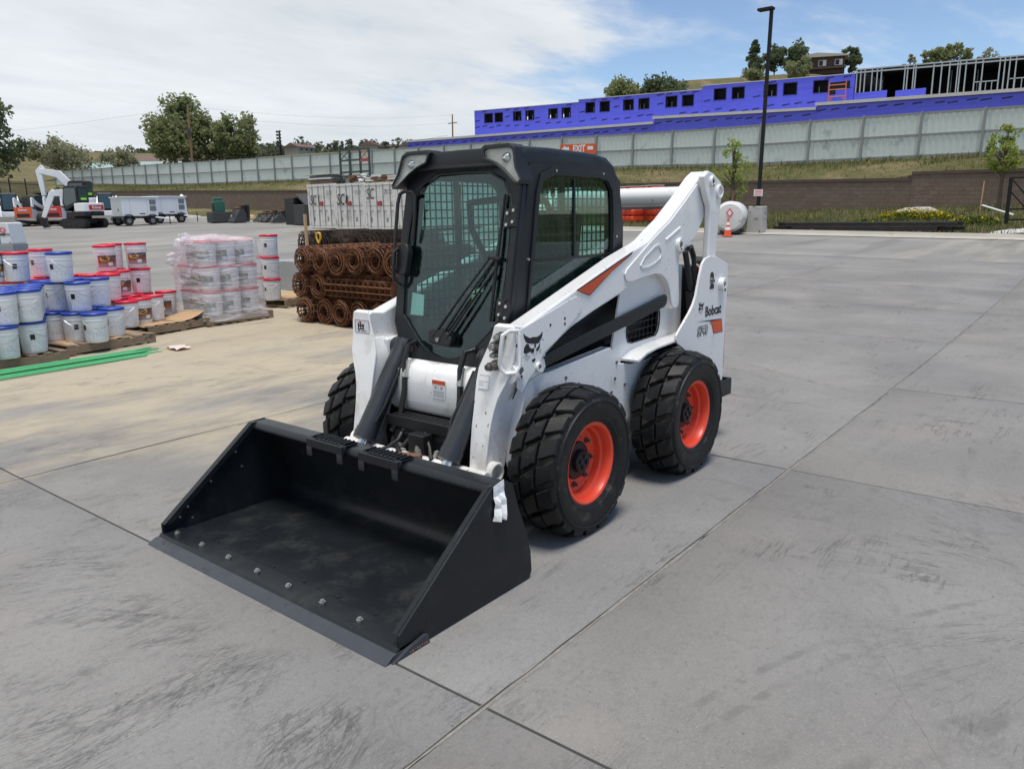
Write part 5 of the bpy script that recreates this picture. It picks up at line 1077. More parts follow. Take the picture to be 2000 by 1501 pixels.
FT = [(-140, 9.0), (-116, 8.12), (-105, 7.96), (-89, 7.75), (-77.7, 7.52), (-56.5, 7.12), (-39.9, 6.88), (-30, 6.71), (-24.5, 6.56), (-18.5, 6.46), (-12.9, 6.42), (-7.3, 6.37), (-2.3, 6.3), (10, 6.1)]
rw = empty('block_wall', (-40, -40, 0), 0, 'brown split-face block retaining wall below the fence', 'wall')
def wall_run(ya, yb):
    ys = [ya + (yb - ya) * k / 12 for k in range(13)]; e = 1e-3
    top = [(y - (-40), lerp_tab(WT, min(y, yb - e) if y == yb else y + (e if y == ya else 0))) for y in ys]; bot = [(y + 40, lerp_tab(WF, y) - .4) for y in ys]
    MB().px(top + bot[::-1], -.45, -.10).build('wall_face', MT['blockwall'], rw)
    MB().px([(a, b + .05) for a, b in top] + [(a, b - .10) for a, b in top][::-1], -.50, -.05).build('wall_cap', MT['wallcap'], rw)
wall_run(-6.46, 14); wall_run(-53, -6.47); wall_run(-110, -53.001)
fe = empty('sheet_metal_fence', (-43, -4, 4), 0, 'long pale green sheet-metal fence with grey posts', 'fence')
py_ = [-4.0 - 2.9 * k for k in range(-4, 40)]
for k, y in enumerate(py_):
    zb, zt = lerp_tab(FB, y), lerp_tab(FT, y); lean = .018 * (zt - zb)
    MB().ext([(.03, y + 4 - .055, zb - .5 - 4), (.14, y + 4 - .055, zb - .5 - 4), (.14, y + 4 + .055, zb - .5 - 4), (.03, y + 4 + .055, zb - .5 - 4)], (0, lean, zt + .62 - zb)).build('fence_post', MT['fpost'], fe)
    if k + 1 < len(py_):
        y1 = py_[k + 1]; g = [[], []]; n = 36
        for i in range(n + 1):
            t = i / n; yy = y + (y1 - y) * t; off = (-.0, -.035, -.035, -.0)[i % 4]
            g[0].append((off, yy + 4, lerp_tab(FB, yy) + .10 - 4)); g[1].append((off, yy + 4 + .04, lerp_tab(FT, yy) + .05 - 4))
        MB().sheet(g).build('fence_panel', MT['fence'], fe, smooth=0)
        for f in (.06, .52, .985):
            za = lerp_tab(FB, y) + (lerp_tab(FT, y) - lerp_tab(FB, y)) * f - 4; zc = lerp_tab(FB, y1) + (lerp_tab(FT, y1) - lerp_tab(FB, y1)) * f - 4
            MB().ext([(.005, y + 4 - .08, za), (.06, y + 4 - .08, za), (.06, y + 4 - .08, za + .10), (.005, y + 4 - .08, za + .10)], (0, y1 - y + .16, zc - za)).build('fence_rail', MT['fpost'], fe)
MT['exitred'] = pmat('exit_sign_orange', (.62, .095, .018), .5, .0, .1, 1)
ex = empty('exit_sign', (-42.72, -28.55, 5.85), 0, 'orange EXIT sign with white arrow hung on the fence', 'sign')
MB().ext([(0, -1.50, -.26), (0, 1.52, -.40), (0, 1.52, .29), (0, -1.50, .40)], (.03, 0, 0)).build('sign_panel', MT['exitred'], ex)
SR = face_rot((0, 1, -.035), (0, 0, 1)); link('lettering', text_mesh('EXIT', .62, MT['paper'], .022, .82, .004), ex, (.034, .12, .02), SR)
MB().px([(-1.38, .07), (-1.05, .32), (-1.05, .20), (-.72, .19), (-.72, -.06), (-1.05, -.05), (-1.05, -.16)], .031, .036).build('arrow', MT['paper'], ex); MB().px([(.82, -.08), (1.28, -.10), (1.28, .13), (.82, .16)], .031, .036).build('white_block', MT['paper'], ex)

# grass blades and weeds
def blades(name, n, place, mats, hmin, hmax, label, seed):
    rn = random.Random(seed); mb = MB()
    for k in range(n):
        x, y, z = place(rn); h = rn.uniform(hmin, hmax); a = rn.uniform(0, 6.28); w = h * .14; dx, dy = math.cos(a) * w, math.sin(a) * w; lx, ly = rn.uniform(-.5, .5) * h, rn.uniform(-.5, .5) * h
        mb.add([(x - dx, y - dy, z - .03), (x + dx, y + dy, z - .03), (x + lx, y + ly, z + h)], [(0, 1, 2)])
    return tag(mb.build(name, mats, smooth=0, flip=False), label, None, None, 'stuff')
def leaf_mat(name, a, b, tr=.25):
    m, nt, p = newmat(name); T = NT(nt); out = nt.nodes['Material Output']; g = T.n('NewGeometry'); 
    c = T.mix(g.outputs['Random Per Island'], a, b); c = T.mix(T.math('MULTIPLY', T.noise(g.outputs['Position'], .7, 3), .5), c, tuple(x * .6 for x in a)); T.l(c, p.inputs['Base Color']); p.inputs['Roughness'].default_value = .6; p.inputs['Specular IOR Level'].default_value = .25
    t = T.n('BsdfTranslucent'); T.l(c, t.inputs[0]); ms = T.n('MixShader'); ms.inputs[0].default_value = tr; T.l(p.outputs[0], ms.inputs[1]); T.l(t.outputs[0], ms.inputs[2]); T.l(ms.outputs[0], out.inputs[0]); return m
MT['blade'] = leaf_mat('grass_blades', (.12, .15, .045), (.33, .28, .14)); MT['yellowflower'] = leaf_mat('yellow_flowers', (.62, .45, .015), (.75, .60, .03), .15); MT['weed'] = leaf_mat('weed_leaves', (.06, .12, .02), (.11, .17, .035))
def verge_pt(rn):
    y = rn.uniform(-26, 6); t = rn.random(); x0 = kerb_x(y); x = x0 - .3 + (-40 - x0 + .3) * t; t = (x - x0) / (-40.1 - x0); z0 = gh(x0, y) + .03; return x, y, z0 + (lerp_tab(WF, y) - z0) * max(0, t) ** 1.15
def bank_pt(rn):
    y = 6 - 118 * rn.random() ** 1.3; t = rn.random(); a, b = lerp_tab(WT, y) - .05, lerp_tab(FB, y); x = -40.4 - 2.6 * t; return x, y, a + (b - a) * min(1, t * 1.05)
blades('verge_grass', 26000, verge_pt, MT['blade'], .08, .26, 'dry green grass growing on the verge below the wall', 1); blades('bank_grass', 17000, bank_pt, MT['blade'], .12, .38, 'rough grass growing on the bank under the fence', 2)
def vz(x, y):
    x0 = kerb_x(y); t = max(0, (x - x0) / (-40.1 - x0)); z0 = gh(x0, y) + .03; return z0 + (lerp_tab(WF, y) - z0) * t ** 1.15
def clump(name, x, y, rx, ry, h, n, label, flower, seed):
    rn = random.Random(seed); o = empty(name, (x, y, vz(x, y)), 0, label, 'plant')
    for nm, cnt, mat, lo, hi, sz in (('foliage', n, MT['weed'], 0, .85, .07), ('flowers', flower, MT['yellowflower'], .7, 1.1, .05)):
        mb = MB()
        for k in range(cnt):
            a = rn.uniform(0, 6.28); r = math.sqrt(rn.random()); px_, py2 = rx * r * math.cos(a), ry * r * math.sin(a); zz = h * (1 - .6 * r * r) * rn.uniform(lo, hi) + vz(x + px_, y + py2) - vz(x, y); q = Vector((rn.uniform(-1, 1), rn.uniform(-1, 1), rn.uniform(-1, 1))).normalized() * sz; w = q.orthogonal().normalized() * sz * .6; c_ = Vector((px_, py2, zz)); mb.add([c_ - q, c_ + w, c_ + q, c_ - w], [(0, 1, 2, 3)])
        if cnt: mb.build(nm, mat, o, smooth=0, flip=False)['kind'] = 'stuff'
clump('flowering_weed', -34.6, -5.0, .9, 1.55, .50, 900, 'large clump of yellow flowers on the verge near the boulder', 520, 1); clump('flowering_weed', -32.6, -6.3, .5, .9, .3, 350, 'small sparse yellow flower clump left of the big one', 60, 2); clump('flowering_weed', -32.9, -2.4, .55, .95, .42, 600, 'green weed clump with yellow flowers beside the leaning stick', 90, 3); clump('flowering_weed', -31.0, -9.0, .4, .5, .2, 200, 'little yellow flower tuft beside the lamp base', 40, 4)

# trees
MT['bark'] = pmat('tree_bark', (.10, .075, .055), .95, .0, .4, 5, .4, 20)
LEAF = {'green': leaf_mat('tree_leaves_mid', (.22, .255, .12), (.36, .385, .20), .55), 'dark': leaf_mat('tree_leaves_dark', (.115, .16, .09), (.21, .245, .13), .5), 'grey': leaf_mat('tree_leaves_grey', (.26, .275, .17), (.40, .39, .25), .55), 'young': leaf_mat('young_leaves', (.26, .34, .07), (.42, .48, .13), .55), 'far': leaf_mat('far_leaves', (.13, .16, .115), (.22, .24, .165), .45)}
def tree(x, y, z, h, r, kind, label, seed, trunk=.25, n=2600, leaf=None, shape='round', group=None, lean=0, name='tree'):
    rn = random.Random(seed); t = empty(name, (x, y, z), 0, label, 'tree', group); leaf = leaf or max(.10, r * .055); hc = h * (1 - trunk)
    mb = MB(); mb.tube([(0, 0, -.4), (.02 * h, 0, h * trunk * .6), (-.01 * h + lean, .01 * h, h * .62), (lean, 0, h * .9)], [h * .028, h * .022, h * .013, h * .004], 8)
    clumps = []; nc = 44 if r > 4 else 30 if shape == 'round' else 40
    for k in range(nc):
        if shape == 'cone':
            f = rn.random() ** .8; a = rn.uniform(0, 6.28); rr = r * (1 - f) * rn.uniform(.55, 1.0); c_ = Vector((rr * math.cos(a), rr * math.sin(a), h * trunk + hc * f)); cr_ = r * (.34 * (1 - f) + .10)
        elif shape == 'tall':
            f = rn.random(); a = rn.uniform(0, 6.28); rr = r * math.sin(math.pi * min(.97, .12 + .85 * f)) ** .8 * rn.uniform(.2, .85); c_ = Vector((rr * math.cos(a), rr * math.sin(a), h * trunk + hc * f)); cr_ = r * rn.uniform(.16, .3)
        else:
            d = Vector((rn.gauss(0, 1), rn.gauss(0, 1), rn.gauss(0, 1))).normalized() * rn.uniform(.45, .92); c_ = Vector((d.x * r, d.y * r, h * trunk + hc * .5 + d.z * hc * .5)); cr_ = r * rn.uniform(.2, .36)
        clumps.append((c_, cr_)); s0 = Vector((0, 0, min(c_.z * .75, h * .7)))
        if k % 2 == 0: mb.tube([s0, (s0 + c_) / 2 + Vector((0, 0, .03 * h)), c_], [h * .009, h * .006, h * .002], 5)
    mb.build('trunk', MT['bark'], t); mb = MB()
    for k in range(n):
        c_, rr = clumps[k % nc]; d = Vector((rn.gauss(0, 1), rn.gauss(0, 1), rn.gauss(0, .8))); d = d.normalized() * rr * rn.random() ** .45; p_ = c_ + d + Vector((lean * .5, 0, 0)); s_ = leaf * rn.uniform(.6, 1.4)
        q = Vector((rn.uniform(-1, 1), rn.uniform(-1, 1), rn.uniform(-1, 1))).normalized() * s_; w = q.orthogonal().normalized() * s_ * .7; mb.add([p_ - q, p_ + w, p_ + q, p_ - w], [(0, 1, 2, 3)])
    mb.build('crown', LEAF[kind], t, smooth=0, flip=False); return t
tree(-57.9, -108.0, 7.6, 10.6, 6.0, 'green', 'large bushy tree behind the fence beside the wooden pole', 1, .03, 11000, .27)
tree(-62.0, -101.5, 8.0, 8.2, 4.2, 'green', 'lower bushy tree right of the large one behind the fence', 21, .03, 5500, .26)
tree(-33.3, -109.7, 5.0, 12.2, 4.6, 'dark', 'tall dark tree at the left edge above the iron fence', 2, .15, 4500, .26)
tree(-30.0, -106.0, 4.6, 6.0, 3.0, 'green', 'short dense tree low at the left edge', 22, .10, 2200, .25)
tree(-52.8, -141.3, 8.6, 7.2, 4.6, 'grey', 'pale scrubby tree left of the fence end', 3, .15, 2400, .26); tree(-57.5, -147, 8.6, 6.5, 4.0, 'grey', 'thin pale tree behind the scrubby one', 23, .15, 1200, .25)
tree(-61.8, -138.1, 9.2, 4.6, 3.6, 'grey', 'small round scrub tree before the pale roofs', 4, .1, 1500, .24)
tree(-125.9, -75.0, 17.5, 8.0, 4.0, 'green', 'rounded tree behind the blue building, left of the two', 5, .3, 2400, .3); tree(-130.3, -69.5, 17.5, 7.8, 4.7, 'dark', 'broader tree behind the blue building, right of the two', 6, .3, 2600, .3)
tree(-155.5, -62.3, 27.0, 7.6, 2.2, 'dark', 'dark pointed conifer on the hilltop', 7, .08, 3000, .26, 'cone'); tree(-161.1, -60.2, 27.3, 6.3, 2.8, 'dark', 'dark round tree right of the conifer', 8, .15, 2400, .26); tree(-165.6, -57.9, 27.6, 7.4, 3.7, 'dark', 'biggest dark tree beside the hilltop house', 9, .15, 3000, .28); tree(-154.0, -53.0, 25.0, 4.6, 2.6, 'green', 'light green tree in front of the hilltop house', 10, .1, 2000, .22); tree(-175.1, -49.4, 27.5, 6.6, 2.1, 'dark', 'narrow tree right of the hilltop house', 11, .12, 2400, .26); tree(-150.6, -60.5, 25.4, 2.6, 2.3, 'green', 'low round bush below the conifer', 12, .05, 1500, .2)
tree(-151.1, -28.1, 21.0, 7.2, 2.4, 'green', 'tree above the steel framing, left of three', 13, .3, 2000, .24); tree(-153.2, -25.6, 21.0, 7.4, 2.4, 'green', 'tree above the steel framing, middle of three', 14, .3, 2000, .24); tree(-156.6, -21.4, 21.0, 6.4, 2.4, 'grey', 'thin bare-topped tree above the framing at right', 15, .3, 700, .2); tree(-147.0, -31.5, 21.0, 5.4, 1.3, 'grey', 'small sparse treetop over the framing', 16, .3, 400, .2)
tree(-31.6, -12.3, vz(-31.6, -12.3), 3.9, 1.0, 'young', 'slim young tree beside the lamp post', 17, .32, 650, .075, 'tall', None, 0, 'sapling'); tree(-38.6, -2.35, vz(-38.6, -2.35), 3.8, .85, 'young', 'slim young tree beside the black gate at right', 18, .42, 1000, .075, 'tall', None, .1, 'sapling')
rn = random.Random(31); mb = MB()                 # far wood on the skyline
for k in range(300):
    t = rn.random(); x, y = -135 + (-262 + 135) * t, -350 + (-190 + 350) * t; x += rn.uniform(-18, 18); y += rn.uniform(-18, 18); h = rn.uniform(2.2, 5.0) * (1.1 if t > .35 else .8); r = rn.uniform(2.0, 4.5); zb = 24.5 + rn.uniform(-1, 1)
    for j in range(80):
        f = rn.random(); a = rn.uniform(0, 6.28); rr = r * math.sqrt(1 - f * f * .9) * rn.random() ** .5; s_ = rn.uniform(.45, .95); p_ = Vector((x + rr * math.cos(a), y + rr * math.sin(a), zb + h * f)); q = Vector((rn.uniform(-1, 1), rn.uniform(-1, 1), rn.uniform(-1, 1))).normalized() * s_; w = q.orthogonal().normalized() * s_ * .7; mb.add([p_ - q, p_ + w, p_ + q, p_ - w], [(0, 1, 2, 3)])
tag(mb.build('far_wood', LEAF['far'], smooth=0, flip=False), 'far wooded skyline behind the fence', None, None, 'stuff')
rn = random.Random(14); g = []                    # land rising beyond the yard at the far left
for y, z in ((-98, None), (-104, 2.6), (-112, 4.2), (-125, 6.2), (-150, 8.8), (-200, 13.5), (-270, 20), (-360, 26), (-520, 30)):
    g.append([(x, y - .25 * (x + 40), (gh(x, y) - .3 if z is None else z + rn.uniform(-.3, .3))) for x in (-48, -40, -30, -20, -5, 15, 40, 80)])
tag(MB().sheet(g).build('far_field', MT['hill'], smooth=70), 'dry rising field beyond the yard at the far left', None, None, 'structure')
g = [[(x, y, z + .02 * (-45 - x) + rn.uniform(-.4, .4)) for x in (-44, -70, -100, -140, -200)] for y, z in ((-150, 8.2), (-180, 11), (-215, 15), (-260, 20.5), (-330, 26), (-420, 31), (-560, 36))]
tag(MB().sheet(g).build('far_slope', MT['hill'], smooth=70), 'dry distant slope behind the scrub trees', None, None, 'structure')
# far roofs
MT['palehouse'] = pmat('far_pale_wall', (.27, .26, .235), .8); MT['tealroof'] = pmat('pale_green_roof', (.27, .36, .33), .6); MT['brownroof'] = pmat('brown_roof', (.16, .10, .085), .8)
def far_house(x, y, z, L_, w, h, rz, roof, label, pitch=.9):
    o = empty('far_house', (x, y, z), rz, label, 'house'); MB().bx(-L_ / 2, L_ / 2, -w / 2, w / 2, -2, h).build('wall', MT['palehouse'], o)
    MB().px([(-w / 2 - .4, h), (w / 2 + .4, h), (0, h + w * .5 * pitch * .5)], -L_ / 2 - .4, L_ / 2 + .4).build('roof', roof, o)
    for k in range(3): MB().bx(-L_ / 2 + L_ * (k + .7) / 3.4 - .4, -L_ / 2 + L_ * (k + .7) / 3.4 + .4, w / 2, w / 2 + .05, h * .35, h * .75).build('window', MT['black'], o)
far_house(-88, -190, 10.6, 26, 12, 1.6, R(-38), MT['tealroof'], 'long low building with pale green roof, left of two'); far_house(-104, -172, 11.0, 22, 10, 1.4, R(-38), MT['tealroof'], 'long low building with pale green roof, right of two'); far_house(-118, -215, 15.5, 34, 10, 1.2, R(-38), MT['brownroof'], 'distant long building with brown roof')
for i, (x, y) in enumerate(((-166, -283), (-172, -270), (-196, -262), (-213, -240), (-224, -232))): far_house(x + 12, y + 10, 24.8, 9, 7, 1.8, R(-30 + 20 * i), MT['brownroof'], 'small distant house among the skyline trees, %s' % ORD[i])
# hill with its house
mb = MB(); g = []
for (x, y, z) in ((-120, -104, 12), (-132, -92, 18), (-139.8, -81.6, 22.6), (-143.8, -76.8, 24.6), (-149.6, -69.7, 26.6), (-157, -65.3, 27.4), (-168.3, -57.7, 28.5), (-177.5, -51.2, 28.8), (-182.4, -45.1, 27.6), (-188, -38, 25), (-192, -28, 22), (-195, -15, 20)):
    g.append([(x + 45, y + 6, 7), (x + 26, y + 3, z - 10), (x + 12, y + 1, z - 1.6 + math.sin(x) * .3), (x + 4, y, z - .2), (x, y, z), (x - 15, y - 8, z - 3), (x - 50, y - 30, z - 14)])
tag(mb.sheet(g).build('hill', MT['hill'], smooth=70), 'dry grassy hill behind the blue building', None, None, 'structure')
MT['brownhouse'] = pmat('dark_brown_siding', (.075, .048, .04), .85, .0, .3, 1); MT['paleroof'] = pmat('pale_roof_edge', (.42, .40, .36), .8); MT['winlight'] = pmat('window_white', (.6, .62, .64), .3)
ho = empty('hilltop_house', (-170.6, -53.9, 28.0), math.atan2(8.2, -2.8), 'brown flat-roofed house with a balcony on the hilltop', 'house')
MB().bx(-4.4, 4.4, -3.5, 3.5, 0, 3.3).build('wall', MT['brownhouse'], ho); MB().ext([(-5.2, -4.3, 3.3), (5.0, -4.3, 3.2), (5.0, -4.3, 3.45), (-1.0, -4.3, 4.1), (-5.2, -4.3, 3.55)], (0, 8.6, 0)).build('roof', MT['paleroof'], ho)
MB().bx(-4.6, 4.6, -4.5, -3.5, .9, 1.25).build('balcony', MT['brownhouse'], ho)
for x in (-3.4, .1, 3.2):
    w = MB().bx(x - .75, x + .75, -3.56, -3.5, 1.55, 2.7).build('window', MT['winlight'], ho); MB().bx(x - .62, x + .1, -3.6, -3.565, 1.65, 2.6).build('pane', MT['black'], w)

# ================================================================== blue wrapped building
def blue_mat():
    m, nt, p = newmat('blue_house_wrap'); T = NT(nt); g = T.n('NewGeometry').outputs['Position']
    c = T.mix(T.noise(g, .25, 4), (.07, .085, .64), (.10, .115, .78)); c = T.mix(T.math('MULTIPLY', T.ramp(T.noise(T.map(g, (1, .15, 2)), .8, 4), .5, .7), .35), c, (.06, .06, .56)); sp = T.n('SeparateXYZ'); T.l(g, sp.inputs[0]); fr = T.math('FRACT', T.math('MULTIPLY', T.math('ADD', sp.outputs[2], T.math('MULTIPLY', sp.outputs[1], .0305)), .85)); vr = T.math('FRACT', T.math('MULTIPLY', sp.outputs[1], .41))
    seam = T.math('MAXIMUM', T.ramp(T.math('ABSOLUTE', T.math('SUBTRACT', fr, .5)), .035, .02), T.ramp(T.math('ABSOLUTE', T.math('SUBTRACT', vr, .5)), .016, .008)); c = T.mix(T.math('MULTIPLY', seam, .35), c, (.13, .14, .80))
    T.l(c, p.inputs['Base Color']); p.inputs['Roughness'].default_value = .45
    T.l(T.bump(T.noise(T.map(g, (1, 1, 2.5)), 1.4, 4), .35, .12), p.inputs['Normal']); return m
MT['blue'] = blue_mat(); MT['ink'] = pmat('dark_wrap_print', (.012, .012, .10), .6); MT['ledge'] = pmat('pale_roof_membrane', (.56, .545, .52), .7, .0, .15, .6, world=True); MT['void'] = pmat('painted_room_shade', (.006, .006, .008), .9); MT['stud'] = pmat('galvanised_steel', (.36, .40, .42), .45, .3, .1, 1)  # void: the shade of the rooms, put in as a near-black colour
bb = empty('blue_building', (-85, -40, 8), 0, 'long unfinished building in blue wrap with steel framing at right', 'building')
BO = Vector((-85, -40, 8))
def sb(mb, x0, x1, y0, y1, zb0, zb1, zt0, zt1):    # box with sloping bottom and top, world coordinates
    vs = [(x, y, z) for x in (x0, x1) for (y, z) in ((y0, zb0), (y1, zb1), (y1, zt1), (y0, zt0))]; vs = [tuple(Vector(v) - BO) for v in vs]
    return mb.add(vs, [(0, 1, 2, 3), (4, 7, 6, 5), (0, 4, 5, 1), (1, 5, 6, 2), (2, 6, 7, 3), (3, 7, 4, 0)])
def lin(a, b): return lambda y: a[1] + (b[1] - a[1]) * (y - a[0]) / (b[0] - a[0])
UP = [(-75.4, -57.1, lin((-75.4, 16.04), (-57.1, 15.5)), lin((-73.46, 15.52), (-58.3, 15.04)), [(-73.5, -71.85), (-71.55, -70.0), (-68.15, -66.65), (-65.95, -64.4), (-62.0, -60.45), (-59.8, -58.3)]),
      (-57.08, -39.57, lin((-57.1, 15.82), (-39.55, 15.26)), lin((-56, 15.38), (-40.6, 14.86)), [(-56.0, -54.5), (-53.8, -52.25), (-50.3, -48.75), (-48.1, -46.55), (-44.35, -42.75), (-42.15, -40.6)]),
      (-39.55, -22.45, lin((-39.56, 15.66), (-22.98, 15.05)), lin((-38, 15.2), (-25.1, 14.78)), [(-38.1, -36.55), (-35.9, -34.35), (-32.15, -30.6), (-29.95, -28.4), (-26.7, -25.1)])]
def ledge_z(y): return lerp_tab([(-90, 13.5), (-77.7, 13.3), (-45.7, 12.32), (-26.5, 12.0), (-7.4, 11.95), (10, 11.6)], y)
rn = random.Random(6); prints = MB()
def mark(x, y, z):
    for j in range(3):
        w = rn.uniform(.20, .38); dy = (j - 1) * .28; prints.add([tuple(Vector(v) - BO) for v in ((x, y + dy - w * .5, z - .09 + .03 * j), (x, y + dy + w * .5, z - .07 + .03 * j), (x, y + dy + w * .6, z + .08 + .02 * j), (x, y + dy - w * .4, z + .05 + .02 * j))], [(0, 1, 2, 3)])
for (y0, y1, top, wt, wins) in UP:
    mb = MB(); bot = lambda y: ledge_z(y) - .6; edges = [y0]
    for a, b in wins: edges += [a, b]
    edges.append(y1)
    for i in range(0, len(edges), 2): sb(mb, -85.3, -85, edges[i], edges[i + 1], wt(edges[i]) - 1.33, wt(edges[i + 1]) - 1.33, wt(edges[i]), wt(edges[i + 1]))
    sb(mb, -85.3, -85, y0, y1, wt(y0), wt(y1), top(y0), top(y1)); sb(mb, -85.3, -85, y0, y1, bot(y0), bot(y1), wt(y0) - 1.33, wt(y1) - 1.33)
    sb(mb, -96, -85.3, y0, y0 + .3, bot(y0), bot(y0), top(y0), top(y0))
    wl = mb.build('wall', MT['blue'], bb, smooth=0)
    mb = MB(); sb(mb, -96, -84.9, y0 - .05, y1, top(y0), top(y1), top(y0) + .06, top(y1) + .06); mb.build('parapet_cap', MT['ledge'], bb)
    for a, b in wins:
        w = MB(); zt0, zt1 = wt(a), wt(b); zb0, zb1 = zt0 - 1.33, zt1 - 1.33
        for (p0, p1, q0, q1, r0, r1) in ((a, a + .07, zb0, zb0, zt0, zt0), (b - .07, b, zb1, zb1, zt1, zt1), (a, b, zt0 - .07, zt1 - .07, zt0, zt1), (a, b, zb0, zb1, zb0 + .07, zb1 + .07)): sb(w, -85.28, -84.97, p0, p1, q0, q1, r0, r1)
        wo = w.build('window', MT['ink'], bb); w = MB(); sb(w, -85.9, -85.85, a - .2, b + .2, zb0 - .2, zb1 - .2, zt0 + .2, zt1 + .2); w.build('shade_panel', MT['void'], wo)  # near-black panel behind each window paints the room's shade
        if rn.random() < .5:
            w = MB(); yy = a + .3 + rn.random() * .6; sb(w, -85.8, -85.7, yy, yy + .06, zb0, zb0, zb0 + .7, zb0 + .7); w.build('inner_stud', MT['stud'], wo)
    yy = y0 + .6
    while yy < y1 - .3:
        if not any(a - .4 < yy < b + .4 for a, b in wins): mark(-84.985, yy, (top(yy) + bot(yy)) / 2 + rn.uniform(.1, .8))
        mark(-84.985, yy, bot(yy) + 1.05 + rn.uniform(-.15, .25)); 
        if rn.random() < .4: mark(-84.985, yy, top(yy) - .22)
        yy += rn.uniform(1.2, 1.9)
LOW = [(-95, -43.1, lin((-84.3, 12.1), (-43.06, 11.45))), (-43.08, -24.55, lin((-43.08, 12.0), (-24.53, 11.35))), (-24.53, 12, lin((-24.56, 11.75), (-6.74, 11.30)))]
for i, (y0, y1, top) in enumerate(LOW):
    if i == 0: y0 = -84.4
    mb = MB(); sb(mb, -84.9, -80, y0, y1, 6.5, 6.5, top(y0) - .14, top(y1) - .14); mb.build('lower_wall', MT['blue'], bb, smooth=0)
    mb = MB(); sb(mb, -85, -79.75, y0 - .1, y1, top(y0) - .135, top(y1) - .135, top(y0) + .16, top(y1) + .14); mb.build('lower_roof', MT['ledge'], bb)
    yy = y0 + .5
    while yy < y1:
        mark(-79.985, yy, top(yy) - .55 + rn.uniform(-.1, .05)); yy += rn.uniform(1.0, 2.0)
        if rn.random() < .35: mark(-79.985, yy, top(yy) - 1.5)
po = prints.build('wrap_print', MT['ink'], bb, smooth=0, flip=False); po['kind'] = 'stuff'
# steel framing at the unfinished end
ft = lin((-22.41, 15.48), (-7.66, 14.98)); fb = lambda y: ledge_z(y) - .25
w = MB(); sb(w, -94, -93.7, -22, 14, 9, 9, ft(-22), ft(14) + .2); sb(w, -94, -85.6, -22, 14, ft(-22) - .18, ft(14) - .18, ft(-22) - .06, ft(14) - .06); sb(w, -94, -86, -22, 14, fb(-22) - .2, fb(14) - .2, fb(-22) - .1, fb(14) - .1); sb(w, -94, -85.4, -22.35, -22.25, 9, 9, ft(-22), ft(-22)); w.build('dark_interior', MT['void'], bb)  # room surfaces coloured near-black, so their shade is painted in
for (z0, z1) in ((-.12, .0), (-.42, -.30)):
    w = MB(); sb(w, -85.25, -85, -22.4, 14, ft(-22.4) + z0, ft(14) + z0, ft(-22.4) + z1, ft(14) + z1); w.build('header_track', MT['stud'], bb)
w = MB(); sb(w, -85.25, -85, -22.4, 14, fb(-22.4), fb(14), fb(-22.4) + .14, fb(14) + .14); w.build('bottom_track', MT['stud'], bb)
studs = [-22.3, -21.9, -19.9, -16.9, -15.1, -10.9, -8.2, -5.0, -4.3, .9, 1.6, -21.5, -20.8, -20.3, -17.7, -17.45, -16.7, -14.4, -13.7, -13.0, -12.8, -12.3, -11.5, -9.5, -9.1, -8.7, -6.5, -6.2, -5.5, -5.3, -4.6, -3.9, -3.5, -1.4, -.9, 0, .5, 2.6, 3.2, 4.2]
for y in studs:
    w = MB(); sb(w, -85.2, -85.02, y - .05, y + .05, fb(y) + .1, fb(y) + .1, ft(y) - .1, ft(y) - .1); w.build('steel_stud', MT['stud'], bb)
for (a, b) in ((-11.5, -9.5), (-8.7, -6.5), (-3.5, -1.4), (.5, 2.6)):
    w = MB(); z = fb(a) + 1.25; sb(w, -85.2, -85.02, a, b, z, z - .06, z + .08, z + .02); w.build('sill_track', MT['stud'], bb)
    for k in range(1, 4): yy = a + (b - a) * k / 4; w = MB(); sb(w, -85.18, -85.04, yy - .03, yy + .03, fb(yy) + .1, fb(yy) + .1, z, z - .04); w.build('cripple_stud', MT['stud'], bb)
for k in range(14):
    y = -21 + 2.2 * k; w = MB(); sb(w, -90 - (k % 3), -89.9 - (k % 3), y, y + .07, fb(y), fb(y), ft(y) - .2, ft(y) - .2); w.build('inner_stud', MT['stud'], bb)
for (a, b, z1) in ((-22.4, -19.2, 1.15), (-18.4, -15.6, 1.0), (-24.3, -22.5, 1.7)):
    w = MB(); sb(w, -84.98, -84.94, a, b, fb(a) - .1, fb(b) - .1, fb(a) + z1 + .2, fb(b) + z1 + .2); w.build('wrap_sheet', MT['blue'], bb, smooth=0)
MT['scaff'] = pmat('orange_scaffold', (.55, .14, .03), .5)
sf = empty('scaffold_frame', (-84.2, -23.9, ledge_z(-23.9) - .3), 0, 'orange scaffold frame standing on the lower roof', 'scaffold')
w = MB().cyl((0, -.85, 0), (0, -.85, 2.7), .06, n=6).cyl((0, .85, 0), (0, .85, 2.6), .06, n=6).build('upright', MT['scaff'], sf)
for z in (1.2, 1.9, 2.35): MB().cyl((0, -.85, z), (0, .85, z - .05), .05, n=6).build('ledger', MT['scaff'], sf)
MB().cyl((0, -.85, .75), (0, -.4, 1.2), .04, n=6).cyl((0, .85, .75), (0, .4, 1.2), .04, n=6).build('brace', MT['scaff'], sf)
w = MB(); sb(w, -85.1, -84.96, -25.0, -22.9, ledge_z(-25) + 1.2, ledge_z(-23) + 1.2, 14.4, 14.4); w.build('shade_panel', MT['void'], bb)  # near-black slab on the wall, painting the shade of an opening

